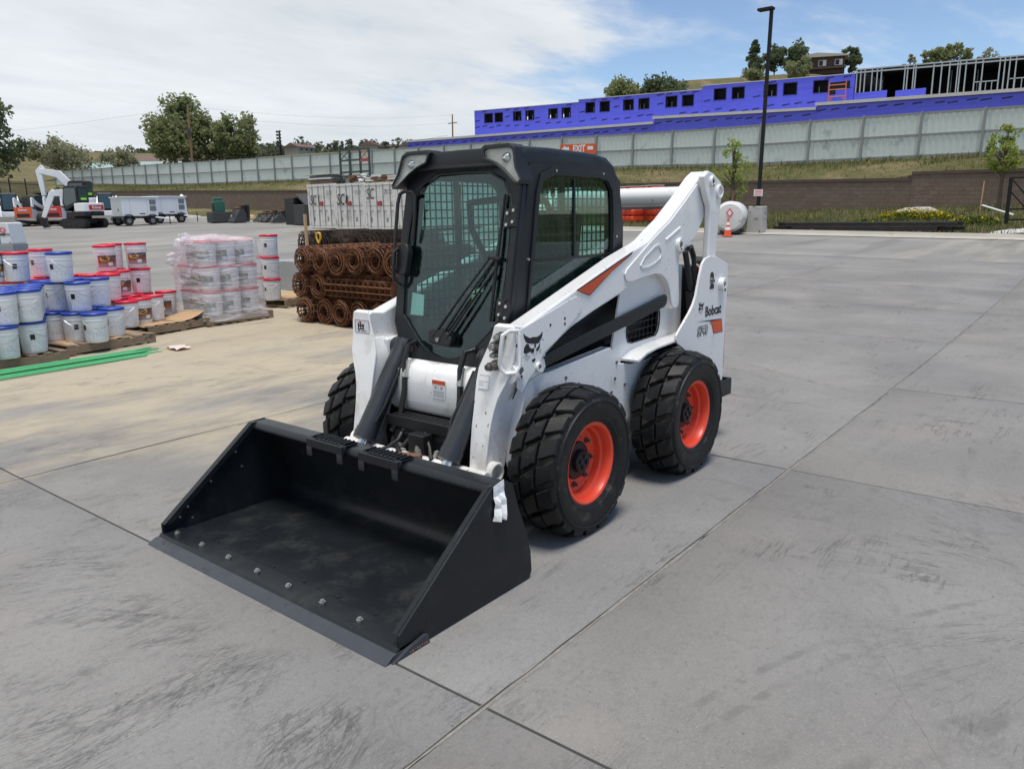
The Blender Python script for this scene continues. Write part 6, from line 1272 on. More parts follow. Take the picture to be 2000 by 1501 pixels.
# ================================================================== shipping containers
MT['cont'] = pmat('container_white', (.66, .645, .605), .55, .0, .1, .8, dirt=(.36, .31, .25), dscale=1.6, dthr=(.52, .75), world=True)
MT['contdark'] = pmat('container_gap', (.05, .05, .055), .8); MT['rod'] = pmat('locking_rod', (.27, .27, .26), .5, .3); MT['spray'] = pmat('black_spray', (.02, .02, .022), .7); MT['redhandle'] = pmat('red_lock_box', (.36, .035, .04), .5)
CY = [-34.70, -32.24, -29.78, -27.32]; CXF = -24.2
CL = ['white container with sprayed lettering, leftmost of the row', 'white container with black sprayed SC, second of the row', 'off-white container marked SC 7 in thin paint', 'white container of the row half hidden behind the cab']
for i, y0 in enumerate(CY):
    z0 = gh(CXF, y0 + 1.2) - .02; o = empty('shipping_container', (CXF, y0 + 1.2, z0), 0, CL[i], 'container', 'shipping containers in a row')
    W2 = 1.19; H_ = 2.46
    MB().bx(-6.0, -.12, -W2, W2, .14, H_ - .03).build('container_body', MT['cont'], o)
    for s in (1, -1):                               # corrugated side walls
        g = [[], []]
        for k in range(73):
            x = -.14 - 5.8 * k / 72; off = W2 + (.004, .03, .03, .004)[k % 4]; g[0].append((x, off * s, .16)); g[1].append((x, off * s, H_ - .06))
        MB().sheet(g).build('side_wall', MT['cont'], o, smooth=0)
    MB().bx(-.12, .0, -W2 - .03, -W2 + .09, 0, H_).bx(-.12, .0, W2 - .09, W2 + .03, 0, H_).bx(-.12, -.002, -W2 + .09, W2 - .09, H_ - .13, H_ - .002).bx(-.12, -.002, -W2 + .09, W2 - .09, .03, .16).build('end_frame', MT['cont'], o)
    MB().bx(-.13, -.06, -W2 + .09, W2 - .09, .16, H_ - .13).build('door_gap', MT['contdark'], o)
    for s in (1, -1):
        d = MB().bx(-.055, -.03, (.012 if s > 0 else -1.085), (1.085 if s > 0 else -.012), .18, H_ - .15).build('door', MT['cont'], o)
        for zz in (.78, 1.25, 1.75): MB().bx(-.0305, -.022, (.04 if s > 0 else -1.06), (1.06 if s > 0 else -.04), zz, zz + .03).build('door_rib', MT['rod'] if zz == 1.25 else MT['cont'], d)
        for yy in (.26, .80):
            rd = MB().cyl((-.005, yy * s, .08), (-.005, yy * s, H_ - .05), .022, n=8).build('locking_rod', MT['rod'], d)
            MB().bx(-.02, .03, yy * s - .02, yy * s + .20, .98, 1.02).build('rod_handle', MT['rod'], rd)
        for zz in (.3, .9, 1.5, 2.1): MB().bx(-.02, .015, s * 1.085 - .04, s * 1.085 + .04, zz, zz + .07).build('hinge', MT['cont'], d)
        MB().bx(-.0295, -.025, s * (.75 if s < 0 else .5) - .08, s * (.75 if s < 0 else .5) + .08, .42, .66).build('data_plate', MT['rod'], d)
        mb = MB()
        for k in range(4): mb.bx(-.0295, -.026, .45, .95, 2.05 - .07 * k if s > 0 else 1.55 - .07 * k, 2.08 - .07 * k if s > 0 else 1.58 - .07 * k)
        if s > 0: mb.build('stencil_print', MT['rod'], d)
    MB().bx(-.02, .06, -.13, .13, 1.28, 1.50).build('lock_box', MT['redhandle'], o)
    for s in (1, -1):
        for zz in (0, H_ - .12): MB().bx(-.16, .012, s * (W2 - .04) - .08, s * (W2 - .04) + .08, zz - .004, zz + .124).build('corner_casting', MT['cont'], o)
    t = ('SC 1', 'SC 8', 'SC 7', '')[i]
    if t:
        q = text_mesh(t[:2], (.78, .86, .80)[i], MT['spray'], (.002, .006, .0)[i], .62, .002, .15); link('lettering', q, o, (.024, -.72, (1.56, 1.58, 1.86)[i]), face_rot((0, 1, 0), (0, 0, 1)))
        q = text_mesh(t[3:], (.5, .6, .40)[i], MT['spray'], (.012, .016, .003)[i], .7, .002, .2); link('lettering', q, o, (.024, (-.22, -.24, .42)[i], (1.66, 1.58, 1.93)[i]), face_rot((0, 1, 0), (0, 0, 1)))
ZC = lambda y: gh(CXF, y) + 2.45
# goods on the container roofs
MT['rackgreen'] = pmat('dark_green_rack', (.035, .06, .055), .6, .0, .3, 3); MT['rackred'] = pmat('red_rack', (.32, .05, .04), .6); MT['sheetpale'] = pmat('pale_board', (.46, .48, .36), .8); MT['scrapbrown'] = pmat('rusty_scrap', (.16, .075, .045), .85, .0, .5, 4); MT['scrapwhite'] = pmat('white_scrap', (.58, .57, .54), .7, .0, .3, 4); MT['scrapdark'] = pmat('dark_scrap', (.05, .05, .05), .8, .0, .4, 4)
rk = empty('pallet_rack', (-25.2, -31.55, ZC(-31.5)), R(6), 'dark green rack frame with a red brace on the containers', 'rack')
for k, y in enumerate((-1.15, -.42, .38, 1.05)):
    MB().box((0, y, .9), (.10, .09, 1.8)).build('rack_upright', MT['rackgreen'] if k != 9 else MT['rackred'], rk)
for z in (.58, 1.22, 1.78): MB().bx(-.05, .05, -1.15, 1.05, z, z + .10).build('rack_beam', MT['rackgreen'], rk)
for (y0, y1, z0, z1, m_) in ((-1.1, -.5, 1.3, 1.72, 'rackgreen'), (.45, 1.0, 1.3, 1.75, 'rackred'), (-1.1, -.5, .1, .5, 'rackgreen'), (.45, 1.0, .1, .5, 'rackgreen')):
    MB().tube([(.02, y0, z0), (.02, y1, z1)], .028, 5).tube([(.03, y1, z0), (.03, y0, z1)], .028, 5).build('cross_brace', MT[m_], rk)
MB().bx(-.06, .07, .42, 1.04, 1.16, 1.30).build('red_beam', MT['rackred'], rk)
sk = empty('stacked_boards', (-25.0, -33.75, ZC(-33.7)), R(4), 'stack of flat boards and a pale sheet on the leftmost container', 'boards')
for k, (m_, z, dx) in enumerate((('scrapbrown', .0, 0), ('scrapdark', .12, .1), ('scrapwhite', .26, -.05), ('scrapdark', .34, .05), ('sheetpale', .50, -.2))): MB().bx(-.6, .6, -.95 + dx - (.35 if k == 4 else 0), .95 + dx, z, z + (.11 if k < 4 else .05)).build('board_layer', MT[m_], sk)
rn = random.Random(12)
for k in range(16):
    y = -31.9 + .42 * k + rn.uniform(-.15, .15); L_ = rn.uniform(.5, 1.5); m_ = rn.choice(('scrapbrown', 'scrapdark', 'scrapwhite', 'scrapdark', 'scrapbrown')); nm, lb = (('scrap_beam', 'beam'), ('scrap_bundle', 'bundle'))[k % 2]
    mb = MB()
    if k % 2: 
        for j in range(5): mb.box((rn.uniform(-.3, .3), rn.uniform(-.3, .3), .06 + .07 * j), (rn.uniform(.2, .7), rn.uniform(.15, .5), .07), Matrix.Rotation(rn.uniform(-.5, .5), 3, 'X') @ Matrix.Rotation(rn.uniform(0, 3), 3, 'Z'))
    else: mb.box((0, 0, .08), (.14, L_ * 1.6, .05)).box((0, 0, .16), (.05, L_ * 1.6, .12)).box((0, 0, .24), (.14, L_ * 1.6, .05))
    tag(mb.build(nm, MT[m_], loc=(-25.0 + rn.uniform(-.4, .4), y, ZC(y) + rn.uniform(0, .10)), rot=(0, 0, rn.uniform(-.5, .5))), '%s scrap metal %s on the containers, %s of the scrap row' % ({'scrapbrown': 'rusty', 'scrapdark': 'dark', 'scrapwhite': 'whitish'}[m_], lb, ORD[k]), 'scrap', 'scrap on the container roofs')

# ================================================================== far machines
MT['mwhite'] = pmat('machine_white', (.80, .805, .80), .4, .0, .06, 2); MT['mred'] = pmat('machine_red', (.56, .032, .03), .4); MT['morange'] = pmat('machine_orange', (.62, .10, .03), .4); MT['mglass'] = pmat('machine_dark_glass', (.03, .06, .06), .06, .0, .3, 2, spec=.9); MT['track'] = pmat('rubber_track', (.022, .021, .02), .8, .0, .3, 5); MT['hivis'] = pmat('green_sticker', (.25, .75, .05), .5)
def track_unit(par, y, w, L_, h, name='track'):
    pts = []
    for k in range(9): t = math.pi / 2 + math.pi * k / 8; pts.append((-L_ / 2 + h / 2 + h / 2 * math.cos(t), h / 2 + h / 2 * math.sin(t)))
    for k in range(9): t = -math.pi / 2 + math.pi * k / 8; pts.append((L_ / 2 - h / 2 + h / 2 * math.cos(t), h / 2 + h / 2 * math.sin(t)))
    o = MB().py(pts, y - w / 2, y + w / 2).build(name, MT['track'], par); n = 26
    per = []
    for i in range(len(pts)):
        a, b = Vector(pts[i]), Vector(pts[(i + 1) % len(pts)]); m = max(1, int((b - a).length / .11))
        for j in range(m): per.append(a.lerp(b, j / m))
    mb = MB(); c_ = Vector((0, h / 2))
    for p in per: mb.box((p.x, y, p.y), (.045, w + .02, .045))
    mb.build('track_lugs', MT['track'], o)
    mb = MB()
    for k in range(4): x = -L_ / 2 + h * .55 + k * (L_ - h * 1.1) / 3; mb.cyl((x, y - w / 2 - .015, h / 2 - .03), (x, y + w / 2 + .015, h / 2 - .03), h * (.30 if k in (0, 3) else .2), n=14)
    mb.build('track_rollers', MT['black'], o)
def excavator(x, y, rz, label, sc, boom, stick, tip, swing=0.0, name='mini_excavator'):
    o = empty(name, (x, y, gh(x, y)), rz, label, 'excavator'); o.scale = (sc, sc, sc)
    for s in (1, -1): track_unit(o, .66 * s, .32, 1.95, .52)
    MB().bx(-.5, .5, -.55, .55, .25, .55).cyl((0, 0, .5), (0, 0, .68), .42, n=20).build('undercarriage', MT['track'], o)
    up = MB().pz(rounded([(-.92, -.70), (.55, -.70), (.80, -.40), (.80, .40), (.55, .74), (-.92, .74), (-1.05, .35), (-1.05, -.35)], .12), .68, .92).build('swing_deck', MT['black'], o)
    MB().pz(rounded([(-.94, -.72), (.10, -.72), (.10, .0), (-.15, .76), (-.94, .76), (-1.08, .36), (-1.08, -.36)], .12), .925, 1.42).build('engine_cover', MT['mwhite'], o, bevel=.05)
    MB().bx(-1.095, -1.07, -.50, .50, 1.02, 1.30).build('rear_badge', MT['mred'], o); link('lettering', text_mesh('Bobcat', .24, MT['paper'], .005, .95, .002), o, (-1.098, .0, 1.165), face_rot((0, -1, 0), (0, 0, 1)))
    MB().bx(-1.10, -1.0, -.30, .30, .72, .90).build('counterweight', MT['black'], o); mb = MB()
    for k in range(6): mb.bx(-.85, -.25, -.735, -.722, .96 + .07 * k, .99 + .07 * k)
    mb.build('side_louvre', MT['black'], o)
    cb_ = MB().py([(-.50, 1.42), (.62, .95), (.70, 1.5), (.52, 2.35), (.40, 2.42), (-.42, 2.42), (-.52, 2.3)], -.08, .74).build('cab_frame', MT['black'], o, bevel=.04)
    for (pts, y0) in (([(-.40, 1.52), (.50, 1.25), (.58, 1.55), (.44, 2.28), (-.42, 2.28)], .742), ([(-.40, 1.52), (.50, 1.25), (.58, 1.55), (.44, 2.28), (-.42, 2.28)], -.084)): MB().py(pts, y0, y0 + .004).build('cab_glass', MT['mglass'], cb_)
    MB().px([(.0, 1.55), (.66, 1.55), (.66, 2.26), (.0, 2.26)], -.540, -.528).build('rear_glass', MT['mglass'], cb_); MB().px([(.14, 1.60), (.52, 1.60), (.52, 1.72), (.14, 1.72)], -.548, -.541).build('sticker', MT['hivis'], cb_)
    def beam(nm, pts, w, hts, mat='mwhite'):
        mb = MB(); P = [Vector((p[0], 0, p[1])) for p in pts]; vs = []; n = len(P)
        for i, p in enumerate(P):
            t = (P[min(i + 1, n - 1)] - P[max(i - 1, 0)]).normalized(); nn = Vector((-t.z, 0, t.x)) * hts[i] / 2
            for (a, b) in ((1, 1), (1, -1), (-1, -1), (-1, 1)): vs.append(p + nn * a + Vector((0, w / 2 * b, 0)))
        fs = [(i * 4 + k, i * 4 + (k + 1) % 4, i * 4 + 4 + (k + 1) % 4, i * 4 + 4 + k) for i in range(n - 1) for k in range(4)] + [(0, 1, 2, 3), (n * 4 - 4, n * 4 - 3, n * 4 - 2, n * 4 - 1)]
        b_ = mb.add(vs, fs).build(nm, MT[mat], o, bevel=.02); b_.location = (.72, -.15, 0); b_.rotation_euler = (0, 0, swing); return b_
    b0 = beam('boom', boom, .26, [.30, .42, .44, .30, .20][:len(boom)]); beam('stick', stick, .22, [.26, .34, .22][:len(stick)])
    MB().cyl((boom[0][0] + .12, 0, boom[0][1] - .12), (boom[1][0] + .22, 0, boom[1][1] - .08), .05, n=10).build('boom_cylinder', MT['black'], b0); MB().cyl((boom[-2][0], 0, boom[-2][1] + .25), (stick[0][0] - .1, 0, stick[0][1] + .16), .05, n=10).build('stick_cylinder', MT['black'], b0)
    bk = MB().py([(tip[0] - .20, tip[1] + .10), (tip[0] + .12, tip[1] + .14), (tip[0] + .20, tip[1] - .25), (tip[0] + .02, tip[1] - .48), (tip[0] - .30, tip[1] - .42), (tip[0] - .12, tip[1] - .20)], -.26, .26).build('digging_bucket', MT['black'], o, bevel=.02); bk.location = (.72, -.15, 0); bk.rotation_euler = (0, 0, swing)
    MB().py([(1.05, .12), (1.12, .10), (1.16, .42), (1.08, .44)], -.78, .78).build('blade', MT['black'], o)
    return o
AZ = math.atan2(.63, -.776)                    # direction away from the viewer's right-hand side
hd_ = Vector((-.18, -.98)); excavator(-18.7, -51.3, math.atan2(-.75, .25), 'white and red mini excavator parked in front of the machine row', 1.10, [(0, .95), (.35, 1.7), (.70, 2.05), (1.15, 2.0)], [(1.0, 2.2), (1.15, 2.0), (1.75, .62)], (1.75, .50), .75)
excavator(-23.3, -61.6, math.atan2(-.90, .55), 'large excavator with raised white boom behind the mini excavator', 1.30, [(0, .95), (.25, 2.2), (.80, 2.85), (1.8, 3.05)], [(1.6, 3.3), (1.85, 3.05), (1.75, 1.6)], (1.75, 1.45), .3, 'excavator')
def compact_loader(x, y, rz, label, sc, tracked, body, cabx=0.0):
    o = empty('compact_loader', (x, y, gh(x, y)), rz, label, 'loader'); o.scale = (sc, sc, sc)
    if tracked:
        for s in (1, -1): track_unit(o, .72 * s, .38, 1.9, .62)
    else:
        for s in (1, -1):
            for xx in (.55, -.55): w = MB().lathe([(.18, .14), (.38, .14), (.40, .10), (.40, -.10), (.38, -.14), (.18, -.14)], (xx, .72 * s, .40), 'y', 22).build('wheel', MT['track'], o); MB().cyl((xx, .72 * s - .1, .40), (xx, .72 * s + .13, .40), .19, n=16).build('rim', MT['morange'], w)
    MB().py([(.85, .35), (.80, .85), (-.35, .95), (-1.35, 1.15), (-1.38, .40), (-1.1, .28), (.7, .28)], -.55, .55).build('body', MT['mwhite'], o, bevel=.03)
    MB().bx(-1.46, -1.385, -.56, .56, .48, 1.20).build('tailgate', MT[body], o, bevel=.03); MB().bx(-1.475, -1.462, -.40, .40, .56, .78).build('rear_grille', MT['black'], o); link('lettering', text_mesh('Bobcat', .20, MT['paper'], .004, .95, .002), o, (-1.466, .0, 1.03), face_rot((0, -1, 0), (0, 0, 1)))
    cb_ = MB().py([(.72, .95), (.60, 1.95), (.52, 2.02), (-.30, 2.02), (-.42, 1.85), (-.45, .95)], -.44, .44).build('cab_frame', MT['black'], o, bevel=.04)
    for s in (1, -1): MB().py([(.55, 1.15), (.50, 1.88), (-.26, 1.88), (-.34, 1.15)], .441 * s, .446 * s).build('side_glass', MT['mglass'], cb_)
    MB().ext([(.735, -.36, 1.0), (.735, .36, 1.0), (.628, .36, 1.90), (.628, -.36, 1.90)], (.006, 0, 0)).build('front_glass', MT['mglass'], cb_)
    for s in (1, -1): MB().py([(1.20, .40), (1.05, .78), (.95, 1.12), (.55, 1.22), (-.5, 1.52), (-1.15, 1.85), (-1.32, 1.82), (-1.35, 1.25), (-1.18, 1.2), (-1.0, 1.50), (-.4, 1.28), (.4, 1.02), (.70, .90), (.9, .70), (1.05, .38)], .50 * s, .62 * s).build('lift_arm', MT['mwhite'], o, bevel=.02)
    MB().py([(1.25, .05), (1.9, .02), (1.92, .06), (1.45, .55), (1.25, .50)], -.90, .90).build('bucket', MT['black'], o, bevel=.01)
    return o
compact_loader(-22.6, -56.6, R(62), 'black-cabbed track loader between the mini excavator and the trailers', 1.1, True, 'mred'); compact_loader(-17.9, -61.6, R(75), 'white track loader with black cab at the left, arms towards the viewer', 1.15, True, 'mred'); compact_loader(-19.0, -60.4, R(226), 'orange-backed wheeled loader between the other machines', 1.05, False, 'morange'); compact_loader(-20.4, -58.6, R(222), 'red-backed loader behind the mini excavator boom', 1.08, False, 'mred'); compact_loader(-16.9, -62.9, R(215), 'red and white loader cut by the left picture edge', 1.1, True, 'mred')
# two enclosed trailers
def trailer(x, y, label, seed):
    o = empty('equipment_trailer', (x, y, gh(x, y)), 0, label, 'trailer', 'white equipment trailers')
    MB().bx(-2.5, 0, -1.65, 0, .62, 1.86).build('enclosure', MT['mwhite'], o, bevel=.05); MB().bx(-2.6, .06, -1.71, .06, 1.865, 1.93).build('lid', MT['mwhite'], o, bevel=.02)
    MB().bx(-2.5, -.02, -1.6, -.05, .48, .615).build('chassis', MT['black'], o)
    for zz in (.98, 1.40):
        mb = MB().bx(-2.36, -1.90, .002, .012, zz, zz + .34)
        pn = mb.build('louvre_panel', MT['genbase'], o); mb = MB()
        for k in range(6): mb.bx(-2.34, -1.92, .0125, .022, zz + .03 + .05 * k, zz + .05 + .05 * k)
        mb.build('louvre_slats', MT['rod'], pn)
    MB().bx(-1.72, -1.71, .001, .004, .66, 1.82).bx(-.55, -.54, .001, .004, .66, 1.82).build('door_seam', MT['rod'], o); MB().bx(-1.55, -1.15, .002, .006, .76, .82).build('print_plate', MT['decal'], o)
    MB().bx(.001, .006, -1.52, -.10, .70, 1.76).build('end_panel', MT['gen'], o); MB().bx(.006, .03, -.62, -.56, 1.0, 1.14).build('latch', MT['black'], o)
    for (xx, yy) in ((-.35, -.02), (-2.0, -.02), (-.35, -1.65)):
        w = MB().lathe([(.16, .10), (.30, .10), (.325, .07), (.325, -.09), (.30, -.11), (.16, -.11)], (xx, yy, .325), 'y', 22).build('wheel', MT['track'], o); MB().cyl((xx, yy - .08, .325), (xx, yy + .085, .325), .165, n=14).build('rim', MT['rod'], w)
        f = [(xx + .42 * math.cos(t), .36 + .40 * math.sin(t)) for t in [math.pi * k / 8 for k in range(9)]]; f2 = [(xx + .38 * math.cos(t), .36 + .36 * math.sin(t)) for t in [math.pi * k / 8 for k in range(9)]][::-1]
        MB().py(f + f2, yy - .14, yy + .15).build('fender', MT['black'], o)
    MB().tube([(-2.2, .05, .55), (-2.75, .55, .45), (-3.1, .85, .40)], .05, 6).build('tongue', MT['mwhite'], o); MB().cyl((-2.9, .7, .05), (-2.9, .7, .75), .035, n=8).build('jack', MT['black'], o)
trailer(-21.2, -51.2, 'white boxy equipment trailer, nearer of the two', 1); trailer(-24.4, -53.2, 'white boxy equipment trailer, farther of the two', 2)
# attachments and junk along the wall
MT['jgreen'] = pmat('dark_green_paint', (.02, .11, .075), .5, .0, .3, 4)
gc = empty('green_hopper', (-27.4, -49.6, gh(-27.4, -49.6)), R(-20), 'green hopper machine on a black skid', 'machine')
MB().bx(-.7, .7, -1.1, 1.1, 0, .72).build('skid_base', MT['scrapdark'], gc, bevel=.04); MB().bx(-.35, .35, -.75, .45, .725, 1.5).bx(-.3, .3, -.5, .2, 1.5, 1.75).build('hopper', MT['jgreen'], gc, bevel=.05); MB().bx(.352, .40, -.5, .2, .8, 1.35).build('grille', MT['black'], gc); MB().cyl((0, -.9, .7), (0, -.9, 1.5), .05, n=8).build('stack_pipe', MT['scrapbrown'], gc)
rn = random.Random(19)
def attachment(k, x, y):
    o = empty('attachment_bucket', (x, y, gh(x, y)), rn.uniform(-.6, .6) + R(-20), None, 'attachment', 'black attachments along the wall'); w = rn.uniform(.35, .75); h = rn.uniform(.45, .95)
    MB().py([(-.4, .02), (.5, .0), (.52, .06), (.0, h), (-.3, h), (-.45, h * .5)], -w, w).build('shell', MT['scrapdark'], o, bevel=.02); MB().bx(-.5, -.3, -w * .6, w * .6, .3, h + .25).build('mount', MT['black'], o); MB().box((.3, rn.uniform(-.4, .4), h * .5), (.05, .14, .18)).build('tag', MT['scrapwhite'], o); MB().tube([(-.2, -w, .1), (.1, -w * .6, h + .1), (.3, w * .3, h * .8), (.35, w, .15)], .045, 6).build('hose', MT['black'], o); MB().cyl((-.1, -w * .7, h + .05), (-.1, w * .7, h + .12), .09, n=8).build('drum', MT[rn.choice(('scrapdark', 'jgreen', 'black', 'scrapbrown'))], o)
    tag(o, 'black loader attachment lying by the wall, %s of the pile' % ORD[k])
for k in range(14): attachment(k, -28.4 - .12 * k + rn.uniform(-1.2, 1.2), -48.9 + .70 * k + rn.uniform(-.3, .3))
bn = empty('black_bin', (-27.0, -38.6, gh(-27, -38.6)), R(-10), 'tall black bin with open lid beside the containers', 'bin'); MB().bx(-.6, .6, -.75, .75, 0, 1.25).build('bin_body', MT['scrapdark'], bn, bevel=.04); MB().box((-.3, -.3, 1.55), (1.2, 1.5, .08), Matrix.Rotation(R(-28), 3, 'X')).build('bin_lid', MT['scrapdark'], bn); MB().bx(-.5, .5, -2.2, -.85, 0, 1.7).build('bin_panel', MT['black'], bn, bevel=.03)
for k, (x, y) in enumerate(((-31.5, -55.5), (-31.0, -54.0), (-32.0, -53.0), (-30.2, -52.2))):
    tag(MB().lathe([(0, 0), (.5, .02), (.55, .15), (.4, .32), (.1, .38), (0, .38)], (0, 0, 0), 'z', 9).build('sack', MT['scrapwhite'] if k % 2 else MT['card'], loc=(x, y, gh(x, y)), rot=(.1, .2, k)), '%s sack lying by the wall, %s' % (('tan', 'whitish')[k % 2], ORD[k]), 'sack', 'sacks by the wall')
ar = empty('loose_boom', (-29.5, -58.5, gh(-29.5, -58.5)), R(-20), 'loose white machine arm standing behind the trailers', 'arm'); MB().tube([(0, -1.2, .1), (0, -.9, 1.5), (0, 0, 1.9), (0, .8, 1.5), (0, 1.2, .2)], .14, 6).build('arm_beam', MT['mwhite'], ar); MB().bx(-.2, .2, -.3, .9, .6, 1.3).build('arm_block', MT['scrapdark'], ar)

# ================================================================== lamp post, right-hand goods
MT['polemetal'] = pmat('dark_bronze_pole', (.014, .013, .013), .6, spec=.25); MT['oldconc'] = pmat('stained_concrete', (.42, .41, .38), .9, .0, .2, 3, .2, 30, dirt=(.16, .15, .14), dscale=3.5, dthr=(.54, .64))
lt = empty('lamp_post', (-28.53, -9.81, gh(-28.5, -9.8) + .03), 0, 'tall dark lamp post on a square concrete base', 'lamp post')
MB().add([(-.33, -.33, -.1), (.33, -.33, -.1), (.33, .33, -.1), (-.33, .33, -.1), (-.29, -.28, 1.08), (.29, -.28, 1.08), (.29, .32, 1.08), (-.29, .32, 1.08)], [(0, 1, 2, 3), (4, 5, 6, 7), (0, 1, 5, 4), (1, 2, 6, 5), (2, 3, 7, 6), (3, 0, 4, 7)]).build('concrete_base', MT['oldconc'], lt, bevel=.03)
MB().bx(-.16, .16, -.14, .18, 1.081, 1.12).build('base_plate', MT['polemetal'], lt); MB().ext([(-.06, -.04, 1.1), (.06, -.04, 1.1), (.06, .08, 1.1), (-.06, .08, 1.1)], (-.03, .13, 7.6)).build('pole', MT['polemetal'], lt)
MB().box((.02, -.06, 8.76), (.34, .62, .10)).build('lamp_head', MT['polemetal'], lt, bevel=.02)
sg = MB().ext([(.075, -.16, 1.50), (.075, .22, 1.49), (.075, .22, 1.76), (.075, -.16, 1.77)], (.008, 0, 0)).build('notice', MT['paper'], lt); mb = MB()
for k in range(4): mb.bx(.0835, .086, -.12, .18, 1.54 + .055 * k, 1.565 + .055 * k)
mb.build('notice_print', MT['pinkprint'], sg)
tk = empty('ribbed_tank', (-28.1, -10.75, gh(-28.1, -10.7) + .03), R(18), 'white ribbed cylindrical tank with a red diamond placard', 'tank')
mb = MB(); prof = [(0, -.95), (.52, -.95), (.60, -.88)]
for k in range(5): a = -.82 + .28 * k; prof += [(.63, a), (.63, a + .12), (.58, a + .16), (.58, a + .24)]
prof += [(.64, .62), (.64, .70), (.52, .90), (0, .93)]
MT['tankw'] = pmat('white_tank_plastic', (.66, .66, .63), .4, .0, .1, 3, dirt=(.42, .40, .35), dscale=3)
mb.lathe(prof, (0, 0, .66), 'x', 30); mb.build('tank_shell', MT['tankw'], tk); MB().px([(0, .62), (.15, .82), (0, 1.02), (-.15, .82)], .945, .955).build('placard', MT['pinkprint'], tk); MB().px([(0, .70), (.09, .82), (0, .94), (-.09, .82)], .9555, .959).build('placard_centre', MT['paper'], tk); MB().bx(-.7, .7, -.4, .4, -.02, .10).build('cradle', MT['scrapdark'], tk); MB().cyl((-.1, 0, 1.25), (-.1, 0, 1.75), .05, n=8).build('filler_pipe', MT['scrapbrown'], tk)
MT['cone'] = pmat('cone_orange', (.75, .085, .02), .5, .0, .1, 4)
cn = empty('traffic_cone', (-26.15, -10.05, gh(-26.15, -10.05)), R(15), 'orange traffic cone with white bands before the white tank', 'cone'); MB().bx(-.19, .19, -.19, .19, 0, .04).lathe([(.15, .04), (.113, .24), (.090, .36), (.076, .44), (.056, .55), (.025, .72), (0, .72)], n=18).build('cone_body', MT['cone'], cn); MB().lathe([(.115, .24), (.092, .36)], n=18).lathe([(.078, .44), (.058, .55)], n=18).build('reflective_band', MT['paper'], cn)
# black pipe pile
MT['pipe'] = pmat('dark_steel_beam', (.035, .03, .03), .6, .0, .5, 2, dirt=(.12, .06, .04), dscale=2, world=True); rn = random.Random(23)
for k in range(8):
    x = -29.0 - .28 * (k % 4) + rn.uniform(-.05, .05); zz = gh(-29, -5) + .24 + .17 * (k // 4); ya, yb = -9.0 + rn.uniform(-.7, .6), -1.95 - rn.uniform(0, 1.2)
    tag(MB().bx(-.09, .09, ya, yb, -.08, -.05).bx(-.02, .02, ya, yb, -.05, .05).bx(-.09, .09, ya, yb, .05, .08).build('steel_beam', MT['pipe'], loc=(x, 0, zz), rot=(0, 0, rn.uniform(-.004, .004))), 'long dark steel beam on the verge, %s layer, %s from the kerb' % (('lower', 'upper')[k // 4], ('first', 'second', 'third', 'fourth')[k % 4]), 'beam', 'dark steel beams along the kerb')
for k, y in enumerate((-7.6, -3.6)): tag(MB().bx(-.6, .6, -.08, .08, 0, .15).build('timber_bearer', MT['wood'], loc=(-29.4, y, gh(-29.4, y) + .02)), 'short timber bearer under the steel beams, %s' % ('left one', 'right one')[k], 'timber')
# orange bags on pallets behind the loader
MT['bag'] = pmat('orange_bag', (.66, .055, .012), .5, .0, .25, 4, .4, 6)
for k, (dy, zz, label) in enumerate(((-.55, 1.30, 'orange wrapped bag stack on top, left'), (.55, 1.32, 'orange wrapped bag stack on top, right'), (-.4, .16, 'orange bag pile at the bottom, left'), (.8, .16, 'orange bag pile at the bottom, right'))):
    o = empty('orange_bag', (-33.0 - .3 * dy, -17.9 + dy, gh(-33, -17.9) + zz), R(-25), label + ', seen behind the arm', 'bag'); mb = MB()
    for j in range(6): mb.box((rn.uniform(-.05, .05), -.33 + .34 * (j % 3), .17 + .33 * (j // 3)), (.9, .33, .31), Matrix.Rotation(rn.uniform(-.12, .12), 3, 'X'))
    mb.build('bag_fill', MT['bag'], o, bevel=.09, seg=3); MB().box((0, 0, .70), (.85, .9, .04)).build('white_cover', MT['scrapwhite'], o, bevel=.015) if zz > 1 else None
for k, zz in enumerate((.0, 1.12)):
    o = empty('pallet', (-33.0, -17.8, gh(-33, -17.8) + zz), R(-25), ('lower', 'upper')[k] + ' pallet under the orange bags behind the arm', 'pallet')
    for j in range(3): MB().bx(-.6, .6, -1.1 + 1.05 * j, -1.0 + 1.05 * j, 0, .10).build('stringer', MT['wood'], o)
    for j in range(6): MB().bx(-.6 + .22 * j, -.5 + .22 * j, -1.15, 1.15, .101, .13).build('deck_board', MT['wood'], o)
MT['darkbox'] = pmat('slate_grey_steel', (.075, .08, .09), .6)
tag(MB().bx(-1, 1, -1.2, 1.3, 0, 1.95).build('steel_bin', MT['darkbox'], loc=(-36, -20.2, vz(-36, -20.2) - .2), bevel=.02), 'slate grey steel bin behind the orange bags', 'bin')
